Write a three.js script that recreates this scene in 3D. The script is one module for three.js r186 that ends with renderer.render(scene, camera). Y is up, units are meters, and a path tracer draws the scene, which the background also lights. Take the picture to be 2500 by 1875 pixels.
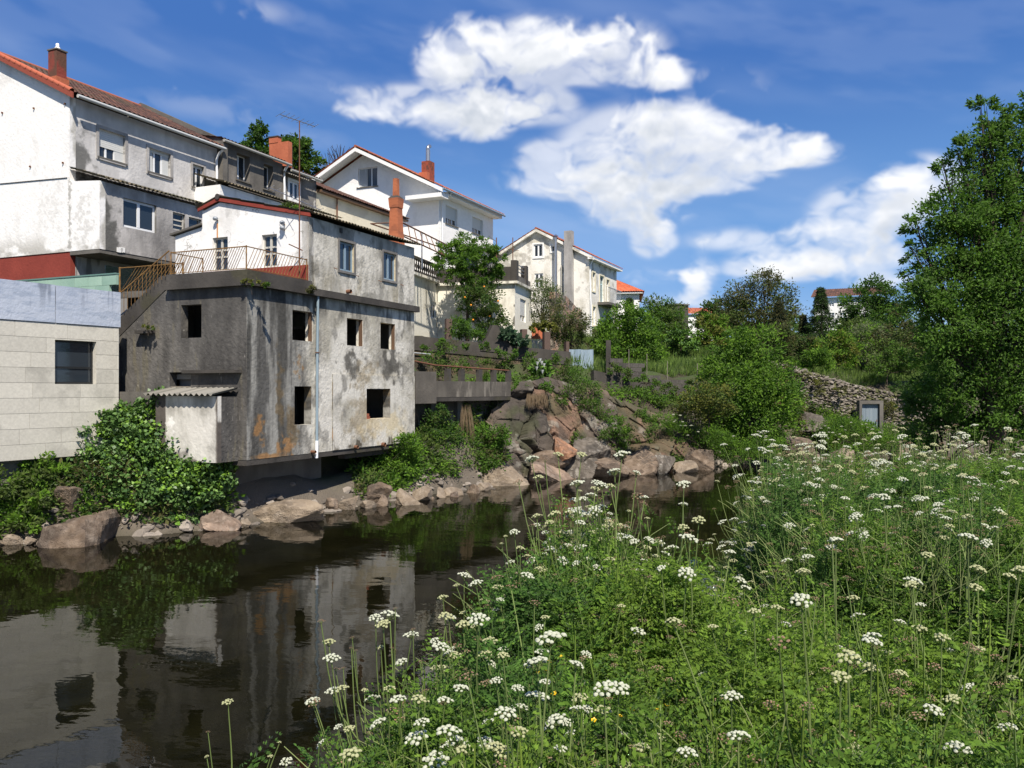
import * as THREE from 'three';
import { mergeGeometries } from 'three/addons/utils/BufferGeometryUtils.js';

// ---------------------------------------------------------------- camera, sky, sun, exposure
const scene = new THREE.Scene();
const FPX = 2095, EYE = 4.0;                      // focal length in photograph pixels, eye height above the water
const camera = new THREE.PerspectiveCamera(2 * Math.atan(937.5 / FPX) * 180 / Math.PI, 4 / 3, 0.1, 3000);
camera.position.set(0, EYE, 0);
camera.lookAt(0, EYE, -10);
camera.setViewOffset(2500, 1875, 0, -12.5, 2500, 1875);
scene.add(camera);

const renderer = new THREE.WebGLRenderer({ antialias: true });
renderer.setSize(1024, 768);
renderer.toneMapping = THREE.LinearToneMapping;
renderer.toneMappingExposure = 1.6;
renderer.shadowMap.enabled = true;
renderer.shadowMap.type = THREE.PCFSoftShadowMap;

const SUN_EL = 51 * Math.PI / 180, SUN_AZ = 0.26;  // azimuth measured from straight behind the camera towards the right
const sunDir = new THREE.Vector3(Math.sin(SUN_AZ) * Math.cos(SUN_EL), Math.sin(SUN_EL), Math.cos(SUN_AZ) * Math.cos(SUN_EL));
const sun = new THREE.DirectionalLight(0xfff5e8, 4.3);
sun.name = 'sun';
sun.position.set(0, 0, -35).addScaledVector(sunDir, 160);
sun.target.position.set(0, 0, -35);
sun.castShadow = true;
sun.shadow.mapSize.set(4096, 4096);
Object.assign(sun.shadow.camera, { left: -80, right: 80, top: 80, bottom: -80, near: 1, far: 400 });
scene.add(sun, sun.target);

// ---------------------------------------------------------------- random numbers and noise
function rng(seed) { let a = seed >>> 0; return () => { a = (a + 0x6D2B79F5) | 0; let t = Math.imul(a ^ (a >>> 15), 1 | a); t = (t + Math.imul(t ^ (t >>> 7), 61 | t)) ^ t; return ((t ^ (t >>> 14)) >>> 0) / 4294967296; }; }
const TAB = new Float32Array(65536); { const r = rng(77); for (let i = 0; i < 65536; i++) TAB[i] = r(); }
const hsh = (x, y) => TAB[((Math.imul(x, 73856093) ^ Math.imul(y, 19349663)) >>> 0) & 65535];
function vn(x, y) { const xi = Math.floor(x), yi = Math.floor(y); let fx = x - xi, fy = y - yi; fx = fx * fx * (3 - 2 * fx); fy = fy * fy * (3 - 2 * fy); const a = hsh(xi, yi), b = hsh(xi + 1, yi), c = hsh(xi, yi + 1), d = hsh(xi + 1, yi + 1); return a + (b - a) * fx + (c - a) * fy + (a - b - c + d) * fx * fy; }
function fbm(x, y, o = 4) { let s = 0, a = 0.5, n = 0; for (let i = 0; i < o; i++) { s += a * vn(x, y); n += a; a *= 0.5; x = x * 2.03 + 17.1; y = y * 2.03 + 5.7; } return s / n; }
function vn3(x, y, z) { const zi = Math.floor(z), f = z - zi, g = f * f * (3 - 2 * f); return vn(x + zi * 37.7, y + zi * 91.3) * (1 - g) + vn(x + (zi + 1) * 37.7, y + (zi + 1) * 91.3) * g; }
const clamp = (x, a = 0, b = 1) => x < a ? a : x > b ? b : x;
const sst = (a, b, x) => { const t = clamp((x - a) / (b - a)); return t * t * (3 - 2 * t); };
const lerp = (a, b, t) => a + (b - a) * t;
const lin = c => c <= 0.04045 ? c / 12.92 : Math.pow((c + 0.055) / 1.055, 2.4);
const srgb = (r, g, b) => [lin(r / 255), lin(g / 255), lin(b / 255)];

// ---------------------------------------------------------------- the sky: blue air and fair-weather clouds
{
  const SKYK = 0.68, W = 4096, H = 2048, d = new Float32Array(W * H * 4);
  const dirOf = (px, py) => { const x = (px - 1250) / FPX, y = (950 - py) / FPX; return [Math.atan2(x, 1), Math.atan2(y, Math.hypot(x, 1))]; };
  const K = 1.1302, blobs = [];
  const add = (x, y, rx, ry, w = 1) => { const [az, el] = dirOf(x * K, y * K); blobs.push([az, el, rx * K / FPX * Math.cos(az) ** 2 * 1.06, ry * K / FPX, w]); };
  for (const b of [[1000, 115, 85, 72], [955, 140, 60, 50], [1165, 115, 120, 72], [1325, 120, 115, 70], [1435, 165, 75, 34], [1210, 165, 110, 30, .45],
    [890, 232, 150, 45], [1075, 235, 150, 48], [1010, 280, 85, 36], [800, 240, 70, 26, .7], [1190, 215, 60, 26, .5],
    [1400, 300, 190, 75], [1450, 270, 110, 46], [1600, 320, 170, 52], [1740, 330, 80, 36], [1360, 380, 250, 68], [1540, 385, 130, 40], [1380, 450, 110, 60], [1410, 520, 46, 46], [1160, 335, 45, 32, .7], [1270, 400, 140, 36, .8],
    [1895, 450, 140, 62], [1990, 400, 100, 58], [1820, 500, 110, 40], [1690, 578, 130, 40], [1835, 560, 120, 46], [1900, 615, 90, 22, .8],
    [560, 25, 90, 30, .42], [1590, 520, 120, 30, .62], [1510, 600, 36, 46, .66], [730, 188, 50, 20, .36], [1480, 650, 90, 26, .55], [450, 235, 190, 34, .34], [1560, 180, 110, 40, .36], [1400, 600, 100, 22, .5], [620, 300, 150, 30, .3]]) add(...b);
  const r = rng(5);
  for (let k = 0; k < 34; k++) {                     // the same kind of sky all round
    const az = 0.75 + r() * (2 * Math.PI - 1.5), el = 0.08 + r() * 0.75, s = 0.6 + r() * 0.8;
    for (let j = 0; j < 6; j++) blobs.push([az + (r() - 0.5) * 0.2 * s, el + (r() - 0.5) * 0.06 * s, (0.05 + r() * 0.05) * s, (0.018 + r() * 0.022) * s, 0.7 + r() * 0.35]);
  }
  const near = []; const NB = 128; for (let i = 0; i < NB; i++) { const a = i / NB * 2 * Math.PI - Math.PI; near.push(blobs.filter(b => { let q = Math.abs(b[0] - a); q = q > Math.PI ? Math.abs(q - 2 * Math.PI) : q; return q < 0.05 + b[2] * 1.9; })); }
  const dens = (az, el) => {
    const list = near[((Math.round((az + Math.PI) / (2 * Math.PI) * NB) % NB) + NB) % NB];
    let m = 0;
    for (const b of list) { let q = az - b[0]; if (q > Math.PI) q -= 2 * Math.PI; if (q < -Math.PI) q += 2 * Math.PI; const x = q / b[2], y = (el - b[1]) / (b[3] * (el < b[1] ? 0.8 : 1)), t = 1 - (x * x + y * y) * 0.62; if (t > 0) m = 1 - (1 - m) * (1 - t * b[4] * 0.8); }
    if (m <= 0.01) return 0;
    const wx = (fbm(az * 16 + 11, el * 20, 4) - 0.5) * 0.09, wy = (fbm(az * 16 + 71, el * 20 + 5, 4) - 0.5) * 0.06;
    const n = fbm((az + wx) * 26 + 3, (el + wy) * 40, 7), n2 = fbm((az + wx) * 75, (el + wy) * 100 + 9, 4), soft = fbm(az * 9 + 33, el * 12, 3);
    const bil = 1 - Math.abs(2 * fbm((az + wx * 0.5) * 38 + 90, (el + wy * 0.5) * 50, 5) - 1) * 2;
    const lo = 0.40, hi = lo + 0.55 + 0.45 * sst(0.34, 0.7, soft);
    const core = sst(lo, hi, m * 1.22 + (n - 0.5) * 1.1 + (bil - 0.45) * 0.16 + (n2 - 0.5) * 0.4);
    const wisp = sst(0.05, 0.5, m) * sst(0.40, 0.72, fbm((az + wx) * 20 + 60, (el + wy) * 44 + az * 8, 6)) * 0.5;
    return Math.max(core, wisp) * (m < 0.5 ? 0.3 + 0.7 * sst(0.2, 0.5, m) : 1);
  };
  const top = srgb(70, 115, 185), mid = srgb(116, 165, 222), low = srgb(184, 213, 239), zen = srgb(48, 88, 160);
  for (let j = 0; j < H; j++) {
    const el = (j + 0.5) / H * Math.PI - Math.PI / 2;
    let c;
    if (el <= 0) c = [0.10, 0.11, 0.07];
    else { const a = el / 0.30; c = a < 0.45 ? low.map((v, i) => lerp(v, mid[i], sst(0, 0.45, a))) : a < 1.3 ? mid.map((v, i) => lerp(v, top[i], sst(0.35, 1.3, a))) : top.map((v, i) => lerp(v, zen[i], sst(1.3, 4, a))); }
    for (let i = 0; i < W; i++) {
      const o = (j * W + i) * 4;
      let R = c[0], G = c[1], B = c[2];
      if (el > 0) {
        const phi = (i + 0.5) / W * 2 * Math.PI - Math.PI;      // atan2(z, x)
        let az = phi + Math.PI / 2; if (az > Math.PI) az -= 2 * Math.PI;
        // thin high veil
        const veil = sst(0.40, 0.78, fbm(az * 3 + 40, el * 11 + az * 2, 5)) * 0.16 + sst(0.5, 0.75, fbm(az * 9 + 4, el * 30 + az * 6, 5)) * 0.08;
        R = lerp(R, 0.62, veil); G = lerp(G, 0.72, veil); B = lerp(B, 0.92, veil);
        const m = dens(az, el);
        if (m > 0.002) {
          const up = dens(az + 0.004, el + 0.022), up2 = dens(az + 0.002, el + 0.05);
          const s = clamp(1.04 - 0.27 * up * m - 0.2 * up2 * m);
          const puff = (fbm(az * 45 + 7, el * 60, 4) - 0.5) * 0.22;
          const g = clamp(s + puff, 0.4, 1.06);
          const cr = lerp(0.45, 0.98, (g - 0.4) / 0.6), cg = lerp(0.51, 0.985, (g - 0.4) / 0.6), cb = lerp(0.60, 1.0, (g - 0.4) / 0.6);
          const t = Math.pow(m, 0.8) * 0.97;
          R = lerp(R, cr, t); G = lerp(G, cg, t); B = lerp(B, cb, t);
        }
      }
      d[o] = R * SKYK; d[o + 1] = G * SKYK; d[o + 2] = B * SKYK; d[o + 3] = 1;
    }
  }
  const sky = new THREE.DataTexture(d, W, H, THREE.RGBAFormat, THREE.FloatType);
  sky.mapping = THREE.EquirectangularReflectionMapping; sky.magFilter = THREE.LinearFilter; sky.colorSpace = THREE.LinearSRGBColorSpace; sky.needsUpdate = true;
  scene.background = sky; scene.environment = sky;
}

// ---------------------------------------------------------------- scene helpers
const taken = {};
function numbered(n) { const k = taken[n] = (taken[n] ?? -1) + 1; return k ? `${n}_${String(k).padStart(3, '0')}` : n; }
function tag(o, label, category, group, kind) { o.userData.label = label; if (category) o.userData.category = category; if (group) o.userData.group = group; if (kind) o.userData.kind = kind; return o; }
function part(name, geo, mat, parent) { const m = new THREE.Mesh(geo, mat); m.name = name; m.castShadow = m.receiveShadow = true; parent.add(m); return m; }
function top(name, geo, mat, label, category, group, kind) { const m = part(numbered(name), geo, mat, scene); return tag(m, label, category, group, kind); }
function thing(name, label, category, pos, turn = 0, group) { const g = new THREE.Group(); g.name = numbered(name); g.position.copy(pos); g.rotation.y = turn; scene.add(g); g.userData.kind = 'thing'; return tag(g, label, category, group); }
function struct(name, geo, mat) { const m = part(name, geo, mat, scene); m.userData.kind = 'structure'; return m; }
const V = (x, y, z) => new THREE.Vector3(x, y, z);
const at = (px, py, d) => V((px - 1250) / FPX * d, EYE + (950 - py) / FPX * d, -d);      // a point d metres in front of the eye
const up = (py, d) => EYE + (950 - py) / FPX * d;                                        // its height above the water

// boxes, tubes
function bx(x0, x1, y0, y1, z0, z1) { const g = new THREE.BoxGeometry(x1 - x0, y1 - y0, z1 - z0); g.translate((x0 + x1) / 2, (y0 + y1) / 2, (z0 + z1) / 2); metreUV(g); return g; }
function metreUV(g) { const p = g.attributes.position, n = g.attributes.normal, uv = new Float32Array(p.count * 2); for (let i = 0; i < p.count; i++) { const ax = Math.abs(n.getX(i)), ay = Math.abs(n.getY(i)), az = Math.abs(n.getZ(i)); const x = p.getX(i), y = p.getY(i), z = p.getZ(i); if (ay > ax && ay > az) { uv[2 * i] = x; uv[2 * i + 1] = z; } else if (ax > az) { uv[2 * i] = z; uv[2 * i + 1] = y; } else { uv[2 * i] = x; uv[2 * i + 1] = y; } } g.setAttribute('uv', new THREE.BufferAttribute(uv, 2)); return g; }
function bar(a, b, r, seg = 6, r2 = r) { const d = b.clone().sub(a), L = d.length(), g = new THREE.CylinderGeometry(r2, r, L, seg, 1); g.translate(0, L / 2, 0); g.applyQuaternion(new THREE.Quaternion().setFromUnitVectors(V(0, 1, 0), d.normalize())); g.translate(a.x, a.y, a.z); return g; }
function flatBar(a, b, w, t) { const d = b.clone().sub(a), L = d.length(), g = new THREE.BoxGeometry(w, L, t); g.translate(0, L / 2, 0); g.applyQuaternion(new THREE.Quaternion().setFromUnitVectors(V(0, 1, 0), d.normalize())); g.translate(a.x, a.y, a.z); return g; }
function tube(pts, r, seg = 8, n = 24) { return new THREE.TubeGeometry(new THREE.CatmullRomCurve3(pts), n, r, seg, false); }
const merge = list => mergeGeometries(list.map(g => { const q = g.index ? g.toNonIndexed() : g; for (const k of Object.keys(q.attributes)) if (!['position', 'normal', 'uv', 'color'].includes(k)) q.deleteAttribute(k); return q; }), false);

// ---------------------------------------------------------------- materials
function tex(w, h, fn, srgbMap = true) { const d = new Uint8Array(w * h * 4); for (let j = 0; j < h; j++) for (let i = 0; i < w; i++) { const c = fn(i, j), o = (j * w + i) * 4; d[o] = clamp(c[0], 0, 255); d[o + 1] = clamp(c[1] ?? c[0], 0, 255); d[o + 2] = clamp(c[2] ?? c[0], 0, 255); d[o + 3] = 255; } const t = new THREE.DataTexture(d, w, h); t.wrapS = t.wrapT = THREE.RepeatWrapping; t.magFilter = THREE.LinearFilter; t.minFilter = THREE.LinearMipmapLinearFilter; t.generateMipmaps = true; if (srgbMap) t.colorSpace = THREE.SRGBColorSpace; t.needsUpdate = true; return t; }
const tileN = (n, fx, fy, o) => (i, j) => { const u = i / n, v = j / n, s = sst(0.0, 1, u), t = sst(0, 1, v); const f = (a, b) => fbm(a * fx, b * fy, o); return lerp(lerp(f(u, v), f(u - 1, v), s), lerp(f(u, v - 1), f(u - 1, v - 1), s), t); };
const grainTex = (() => { const a = tileN(512, 40, 40, 5); return tex(512, 512, (i, j) => { const v = a(i, j) * 255; return [v, v, v]; }, false); })();
function rep(t, m) { const c = t.clone(); c.repeat.set(1 / m, 1 / m); c.needsUpdate = true; return c; }
const grain3 = rep(grainTex, 3), grain1 = rep(grainTex, 1);
// a painted or stained wall surface w by h metres: fn(u, v) in metres gives sRGB
function wallMat(w, h, fn, opts = {}) {
  const res = opts.res ?? 48, W = Math.min(2048, Math.max(16, Math.round(w * res))), H = Math.min(2048, Math.max(16, Math.round(h * res)));
  const u0 = opts.u0 ?? 0, v0 = opts.v0 ?? 0;
  const t = tex(W, H, (i, j) => fn(u0 + (i + 0.5) / W * w, v0 + (j + 0.5) / H * h));
  t.wrapS = t.wrapT = THREE.MirroredRepeatWrapping;
  t.repeat.set(1 / w, 1 / h); t.offset.set(-u0 / w, -v0 / h);
  return new THREE.MeshStandardMaterial({ map: t, roughness: 0.93, bumpMap: grain3, bumpScale: opts.bump ?? 0.012 });
}
const std = (r, g, b, rough = 0.8, o = {}) => new THREE.MeshStandardMaterial({ color: new THREE.Color().setRGB(r, g, b), roughness: rough, ...o });
const hexm = (h, rough = 0.8, o = {}) => new THREE.MeshStandardMaterial({ color: h, roughness: rough, ...o });
const mix3 = (a, b, t) => [lerp(a[0], b[0], t), lerp(a[1], b[1], t), lerp(a[2], b[2], t)];
// blotch of matter with a ragged outline
const blot = (u, v, cu, cv, ru, rv, rag = 1, f = 2.2) => { const d = Math.hypot((u - cu) / ru, (v - cv) / rv); return d > 1.9 ? 0 : sst(0.0, 0.75, 1 - d + (fbm(u * f * 1.4 + cu * 3, v * f * 1.4 + cv, 6) - 0.5) * 2.0 * rag); };
const streak = (u, v, k = 0) => fbm(u * 2.6 + k, v * 0.7 + k * 1.7, 5) * 0.7 + fbm(u * 8 + k, v * 1.1, 4) * 0.3;
const M = {
  white: hexm(0xe8e8e4, 0.85, { bumpMap: grain3, bumpScale: 0.006 }),
  frameWhite: hexm(0xe4e6e6, 0.45), frameGrey: hexm(0x7f95a5, 0.5), frameOld: hexm(0xb9b6ac, 0.8),
  concrete: wallMat(8, 8, (u, v) => { const n = fbm(u * 1.3, v * 1.3, 5), s = streak(u, v, 3); const b = 60 + n * 48 + s * 24; return [b, b * 0.965, b * 0.9]; }, { res: 64 }),
  concreteDark: wallMat(8, 8, (u, v) => { const n = fbm(u * 1.7 + 9, v * 1.2, 5), s = streak(u, v, 8); const b = 34 + n * 38 + s * 22; const m = sst(0.6, 0.75, fbm(u * 1.1, v * 1.1 + 30, 4)); return mix3([b, b * 0.95, b * 0.88], [66, 64, 40], m * 0.5); }, { res: 64 }),
  dark: std(0.05, 0.048, 0.045, 0.8), interior: std(0.24, 0.23, 0.21, 0.95), wood: std(0.12, 0.07, 0.04, 0.8),
  glass: new THREE.MeshPhysicalMaterial({ color: 0x2a3138, roughness: 0.06, metalness: 0, ior: 1.5, specularIntensity: 1, clearcoat: 0.3 }),
  curtain: hexm(0xb9bcbb, 0.95), shutter: hexm(0xcfd0cb, 0.6),
  maroon: wallMat(6, 6, (u, v) => { const n = fbm(u * 2, v * 2, 5); return [116 + n * 28, 44 + n * 18, 34 + n * 14]; }, { res: 48 }),
  orange: wallMat(4, 4, (u, v) => { const n = fbm(u * 3, v * 2, 5); return [158 + n * 30, 86 + n * 24, 58 + n * 20]; }, { res: 64 }),
  rust: std(0.14, 0.06, 0.03, 0.85), steel: std(0.45, 0.46, 0.47, 0.35, { metalness: 0.9 }), zinc: std(0.30, 0.33, 0.36, 0.6, { metalness: 0.3 }),
  yellowRail: wallMat(2, 2, (u, v) => { const n = fbm(u * 8, v * 8, 4); return mix3([146, 112, 58], [92, 66, 42], sst(0.45, 0.65, n)); }, { res: 64 }),
  pipeBlue: hexm(0x8496a0, 0.5), pipeWhite: hexm(0xdfe3e6, 0.4),
};
// ---------------------------------------------------------------- the ground: far bank, river bed and near bank as one sheet
const FARL = [[-90, 10], [-45, -6], [-25, -15.5], [-16, -20.4], [-12.4, -22.6], [-9.6, -23.8], [-8.3, -24.6], [-6.4, -27.8], [-3.8, -31.6], [-1.2, -35.2], [0.95, -39], [2.9, -40], [8, -42], [12.5, -46], [16.4, -49], [21.8, -51], [30, -55], [50, -60], [120, -66]];
const NEARL = [[-60, 8], [-12, 1.2], [-5, -1.0], [-3, -2.2], [-1.75, -3.3], [-0.75, -4.9], [0.0, -6.6], [0.75, -6.9], [1.12, -6.2], [1.34, -5.7], [1.58, -6.5], [1.75, -8.0], [2.3, -10.2], [3.2, -11.2], [4.6, -13.6], [7.4, -17.6], [11, -23], [14.6, -30], [19.5, -39], [27, -46.5], [40, -51], [120, -55]];
function sdist(L, x, z) {                           // signed distance to a polyline: positive on its left (inland on the far side)
  let best = 1e9, s = 1;
  for (let i = 0; i < L.length - 1; i++) {
    const [ax, az] = L[i], [bx_, bz] = L[i + 1], dx = bx_ - ax, dz = bz - az, t = clamp(((x - ax) * dx + (z - az) * dz) / (dx * dx + dz * dz));
    const ex = x - ax - dx * t, ez = z - az - dz * t, d = ex * ex + ez * ez;
    if (d < best - 1e-9) { best = d; s = dx * ez - dz * ex < 0 ? 1 : -1; }
  }
  return Math.sqrt(best) * s;
}
const FC = [];   // control points of the far bank: x, z, height
const fc = (px, d, y) => FC.push([(px - 1250) / FPX * d, -d, y]);
for (const a of [[0, 22.6, 1.3], [-150, 22, 1.6], [120, 23.6, 1.6], [250, 24.5, 1.7], [290, 27, 2.6], [400, 25.8, 1.4], [420, 28, 2.8], [560, 26.5, 1.3], [640, 29, 1.2], [700, 32, 2.6], [800, 30, 0.9], [800, 34, 1.9], [900, 31.8, 0.9], [960, 34, 1.7], [1010, 34.6, 2.0], [1010, 36, 3.3], [1100, 36.5, 1.9], [1100, 38.5, 3.9], [1200, 38, 1.9], [1200, 40, 4.0], [1260, 39.5, 1.3], [1260, 41.5, 4.4],
  [1330, 41.5, 1.6], [1330, 43, 3.9], [1400, 41.8, 1.2], [1400, 43.5, 3.6], [1470, 42, 1.2], [1470, 44, 3.4], [1540, 42.5, 1.6], [1540, 45, 3.7], [1620, 43, 1.0], [1620, 46, 3.2], [1700, 43.5, 0.9], [1700, 47, 3.4], [1800, 45, 0.8], [1800, 48.5, 3.6], [1900, 48.5, 1.2], [1900, 50.5, 2.6], [2000, 51, 1.5], [2100, 52, 1.7], [2200, 52.5, 1.0],
  [1100, 42.5, 4.3], [1100, 45.5, 6.3], [1200, 43.3, 4.5], [1200, 46, 6.2], [1300, 46.6, 5.8], [1390, 47, 5.4], [1450, 47.4, 5.2], [1530, 48.5, 5.1], [1600, 49.5, 5.0], [1600, 53, 5.25], [1700, 50.5, 4.8], [1700, 55, 5.5], [1800, 52, 4.8], [1880, 53.5, 5.1], [2000, 55, 4.2], [2100, 55.5, 3.6], [2200, 56, 3.2], [2000, 60, 5.3], [2150, 60, 4.6], [2000, 66, 6.3], [2200, 68, 6.0], [1850, 62, 6.2], [2400, 62, 4.5], [2700, 64, 4.0],
  [1400, 45.4, 4.5], [1450, 45.6, 4.4], [1500, 46, 4.0], [1560, 46.6, 3.7], [1600, 47.2, 3.4], [1660, 47.6, 3.3], [1700, 48.4, 3.4], [1010, 46, 6.8], [1250, 50, 7.0], [1350, 54, 7.4], [1500, 56, 7.0], [1550, 64, 7.6], [1650, 62, 6.6], [1450, 64, 8.2],
  [900, 40, 6.6], [800, 42, 6.9], [600, 40, 7.2], [400, 36, 7.2], [170, 32, 7.4], [0, 30, 7.2], [-200, 30, 7.2], [350, 31, 6.0], [500, 33, 6.6], [800, 60, 8.5], [1070, 56, 8.6], [1200, 66, 9], [200, 60, 9], [-300, 60, 9], [-600, 40, 7.5], [1600, 90, 8.5], [2000, 100, 8.5], [2400, 100, 7], [1200, 110, 10], [500, 110, 11], [0, 110, 11], [2900, 110, 6]]) fc(...a);
const NC = [[-0.9, -3.4, 1.35], [-1.4, -2.4, 1.5], [0.1, -4.2, 1.65], [0.4, -5.8, 2.12], [0.4, -5, 1.95], [2.0, -7.4, 2.1], [2.6, -9, 2.1], [4.8, -12, 1.5], [4.4, -8, 2.15], [1.8, -5, 1.75], [2.9, -5, 2.1], [1.65, -3, 1.75], [0, -2, 1.75], [3, -3, 2.15], [0, 0, 2.35], [6, -6, 2.25], [9, -12, 1.45], [9, -18, 1.2], [16, -27, 0.8], [20, -36, 0.5], [26, -20, 1.2], [30, -42, 0.6], [0, 6, 2.6], [-10, 4, 2.0], [20, 0, 2.8], [60, -20, 1.2], [60, -45, 0.8]];
function idw(C, x, z, p) { let s = 0, w = 0; for (const c of C) { const d = (c[0] - x) ** 2 + (c[1] - z) ** 2 + 0.05, k = 1 / Math.pow(d, p); s += k * c[2]; w += k; } return s / w; }
function groundH(x, z) {
  const qf = sdist(FARL, x, z);
  if (qf > 0) { const h = idw(FC, x, z, 2.0); return h * sst(-0.2, 1.3, qf) + 0.0 + (fbm(x * 0.9, z * 0.9, 4) - 0.5) * 0.5 * sst(0.3, 2, qf) + (fbm(x * 0.05, z * 0.05, 3) - 0.4) * 14 * sst(90, 260, -z); }
  const qn = -sdist(NEARL, x, z);
  if (qn > 0) return idw(NC, x, z, 1.8) * sst(-0.15, 0.75, qn) + (fbm(x * 1.3, z * 1.3, 3) - 0.5) * 0.12;
  const e = Math.min(-qf, -qn);
  return -0.06 - 0.85 * sst(0, 3.2, e) + (fbm(x * 0.7, z * 0.7, 4) - 0.5) * 0.28 * sst(0, 1, e);
}
{
  const line = (segs) => { const o = []; for (const [a, b, s] of segs) { const n = Math.max(1, Math.round((b - a) / s)); for (let i = 0; i < n; i++) o.push(a + (b - a) * i / n); } o.push(segs.at(-1)[1]); return o; };
  const xs = line([[-900, -200, 100], [-200, -60, 10], [-60, -22, 2], [-22, 30, 0.42], [30, 60, 2], [60, 200, 10], [200, 900, 100]]);
  const zs = line([[-1200, -300, 60], [-300, -120, 10], [-120, -66, 2], [-66, 1, 0.42], [1, 30, 2], [30, 200, 20]]);
  const nx = xs.length, nz = zs.length, pos = new Float32Array(nx * nz * 3), col = new Float32Array(nx * nz * 3), uv = new Float32Array(nx * nz * 2), idx = [];
  for (let j = 0; j < nz; j++) for (let i = 0; i < nx; i++) {
    const x = xs[i], z = zs[j], k = j * nx + i, h = groundH(x, z);
    pos.set([x, h, z], k * 3); uv.set([x, z], k * 2);
    const n = fbm(x * 0.8, z * 0.8, 4), n2 = fbm(x * 3, z * 3, 3);
    let c = mix3([0.055, 0.045, 0.028], [0.05, 0.075, 0.02], sst(0.4, 0.6, n));          // earth and turf
    const qs = sdist(FARL, x, z); if (qs > 0 && qs < 2.4) c = mix3([0.13, 0.11, 0.085], c, sst(0.6, 2.4, qs + (n - 0.5) * 2)); if (h < 0.05) c = mix3([0.060, 0.054, 0.036], [0.12, 0.105, 0.072], sst(0.42, 0.66, n2) * 0.8);   // silt and pebbles of the bed
    const red = blot(x, z, 17.3, -52.5, 1.8, 1.0, 0.8); c = mix3(c, [0.2, 0.085, 0.045], red);
    col.set(c, k * 3);
    if (i < nx - 1 && j < nz - 1) idx.push(k, k + nx, k + 1, k + 1, k + nx, k + nx + 1);
  }
  const g = new THREE.BufferGeometry();
  g.setAttribute('position', new THREE.BufferAttribute(pos, 3)); g.setAttribute('color', new THREE.BufferAttribute(col, 3)); g.setAttribute('uv', new THREE.BufferAttribute(uv, 2)); g.setIndex(idx); g.computeVertexNormals();
  struct('ground', g, new THREE.MeshStandardMaterial({ vertexColors: true, roughness: 0.97, bumpMap: grain1, bumpScale: 0.06 }));
}
// ---------------------------------------------------------------- the river
{
  const a = tileN(1024, 26, 46, 4), b = tileN(1024, 7, 11, 3);
  const rd = new Float32Array(1024 * 1024 * 4); for (let j = 0; j < 1024; j++) for (let i = 0; i < 1024; i++) { const v = a(i, j) * 0.25 + b(i, j) * 0.75, o = (j * 1024 + i) * 4; rd[o] = rd[o + 1] = rd[o + 2] = v; rd[o + 3] = 1; }
  const rip = new THREE.DataTexture(rd, 1024, 1024, THREE.RGBAFormat, THREE.FloatType); rip.wrapS = rip.wrapT = THREE.RepeatWrapping; rip.magFilter = THREE.LinearFilter; rip.needsUpdate = true;
  rip.repeat.set(1 / 11, 1 / 11); rip.rotation = 0.35;
  const pts = [...FARL.map(([x, z]) => [x - 1.2, z - 1.2]), ...NEARL.slice().reverse().map(([x, z]) => [x + 1.2, z + 1.2])];
  const sh = new THREE.Shape(pts.map(([x, z]) => new THREE.Vector2(x, -z)));
  const g = new THREE.ShapeGeometry(sh); g.rotateX(-Math.PI / 2); metreUV(g);
  struct('river_water', g, new THREE.MeshPhysicalMaterial({ color: new THREE.Color().setRGB(0.27, 0.28, 0.20), roughness: 0.02, transmission: 1, thickness: 0, ior: 1.33, specularIntensity: 0.85, bumpMap: rip, bumpScale: 0.012 }));
}
// ---------------------------------------------------------------- building kit: local x runs along the river front, z points out over the river, y is up from the base
const TH = 66.18 * Math.PI / 180;
function building(name, label, category, px, d, base, turn = TH, group) { const p = at(px, 950, d); p.y = base; const g = thing(name, label, category, p, turn, group); g.userData.turn0 = undefined; delete g.userData.turn0; g.base = base; return g; }
function toLocal(b, px, py) { const c = Math.cos(b.rotation.y), s = Math.sin(b.rotation.y), f = v => V(v.x * c - v.z * s, v.y, v.x * s + v.z * c); return [f(V(0, EYE, 0).sub(b.position)), f(V((px - 1250) / FPX, (950 - py) / FPX, -1))]; }
const onFront = (b, px, py, z = 0) => { const [o, d] = toLocal(b, px, py), t = (z - o.z) / d.z; return [o.x + d.x * t, o.y + d.y * t]; };   // [x, y] on the river front
const onSide = (b, px, py, x = 0) => { const [o, d] = toLocal(b, px, py), t = (x - o.x) / d.x; return [o.z + d.z * t, o.y + d.y * t]; };    // [z, y] on the end wall
function slab(outline, holes, th) {
  const s = new THREE.Shape(outline.map(p => new THREE.Vector2(...p)));
  for (const [a0, y0, a1, y1] of holes) s.holes.push(new THREE.Path([[a0, y0], [a0, y1], [a1, y1], [a1, y0]].map(p => new THREE.Vector2(...p))));
  const g = new THREE.ExtrudeGeometry(s, { depth: th, bevelEnabled: false }); g.translate(0, 0, -th); return g;
}
const frontWall = (b, name, outline, holes, mat, z = 0, th = 0.25) => { const g = slab(outline, holes, th); g.translate(0, 0, z); return part(name, g, mat, b); };
const sideWall = (b, name, outline, holes, mat, x = 0, th = 0.25) => { const g = slab(outline, holes, th); g.rotateY(-Math.PI / 2); g.translate(x, 0, 0); return part(name, g, mat, b); };
const rect = (a0, y0, a1, y1) => [[a0, y0], [a1, y0], [a1, y1], [a0, y1]];
const span = (p, q) => [Math.min(p[0], q[0]), Math.min(p[1], q[1]), Math.max(p[0], q[0]), Math.max(p[1], q[1])];
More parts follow.
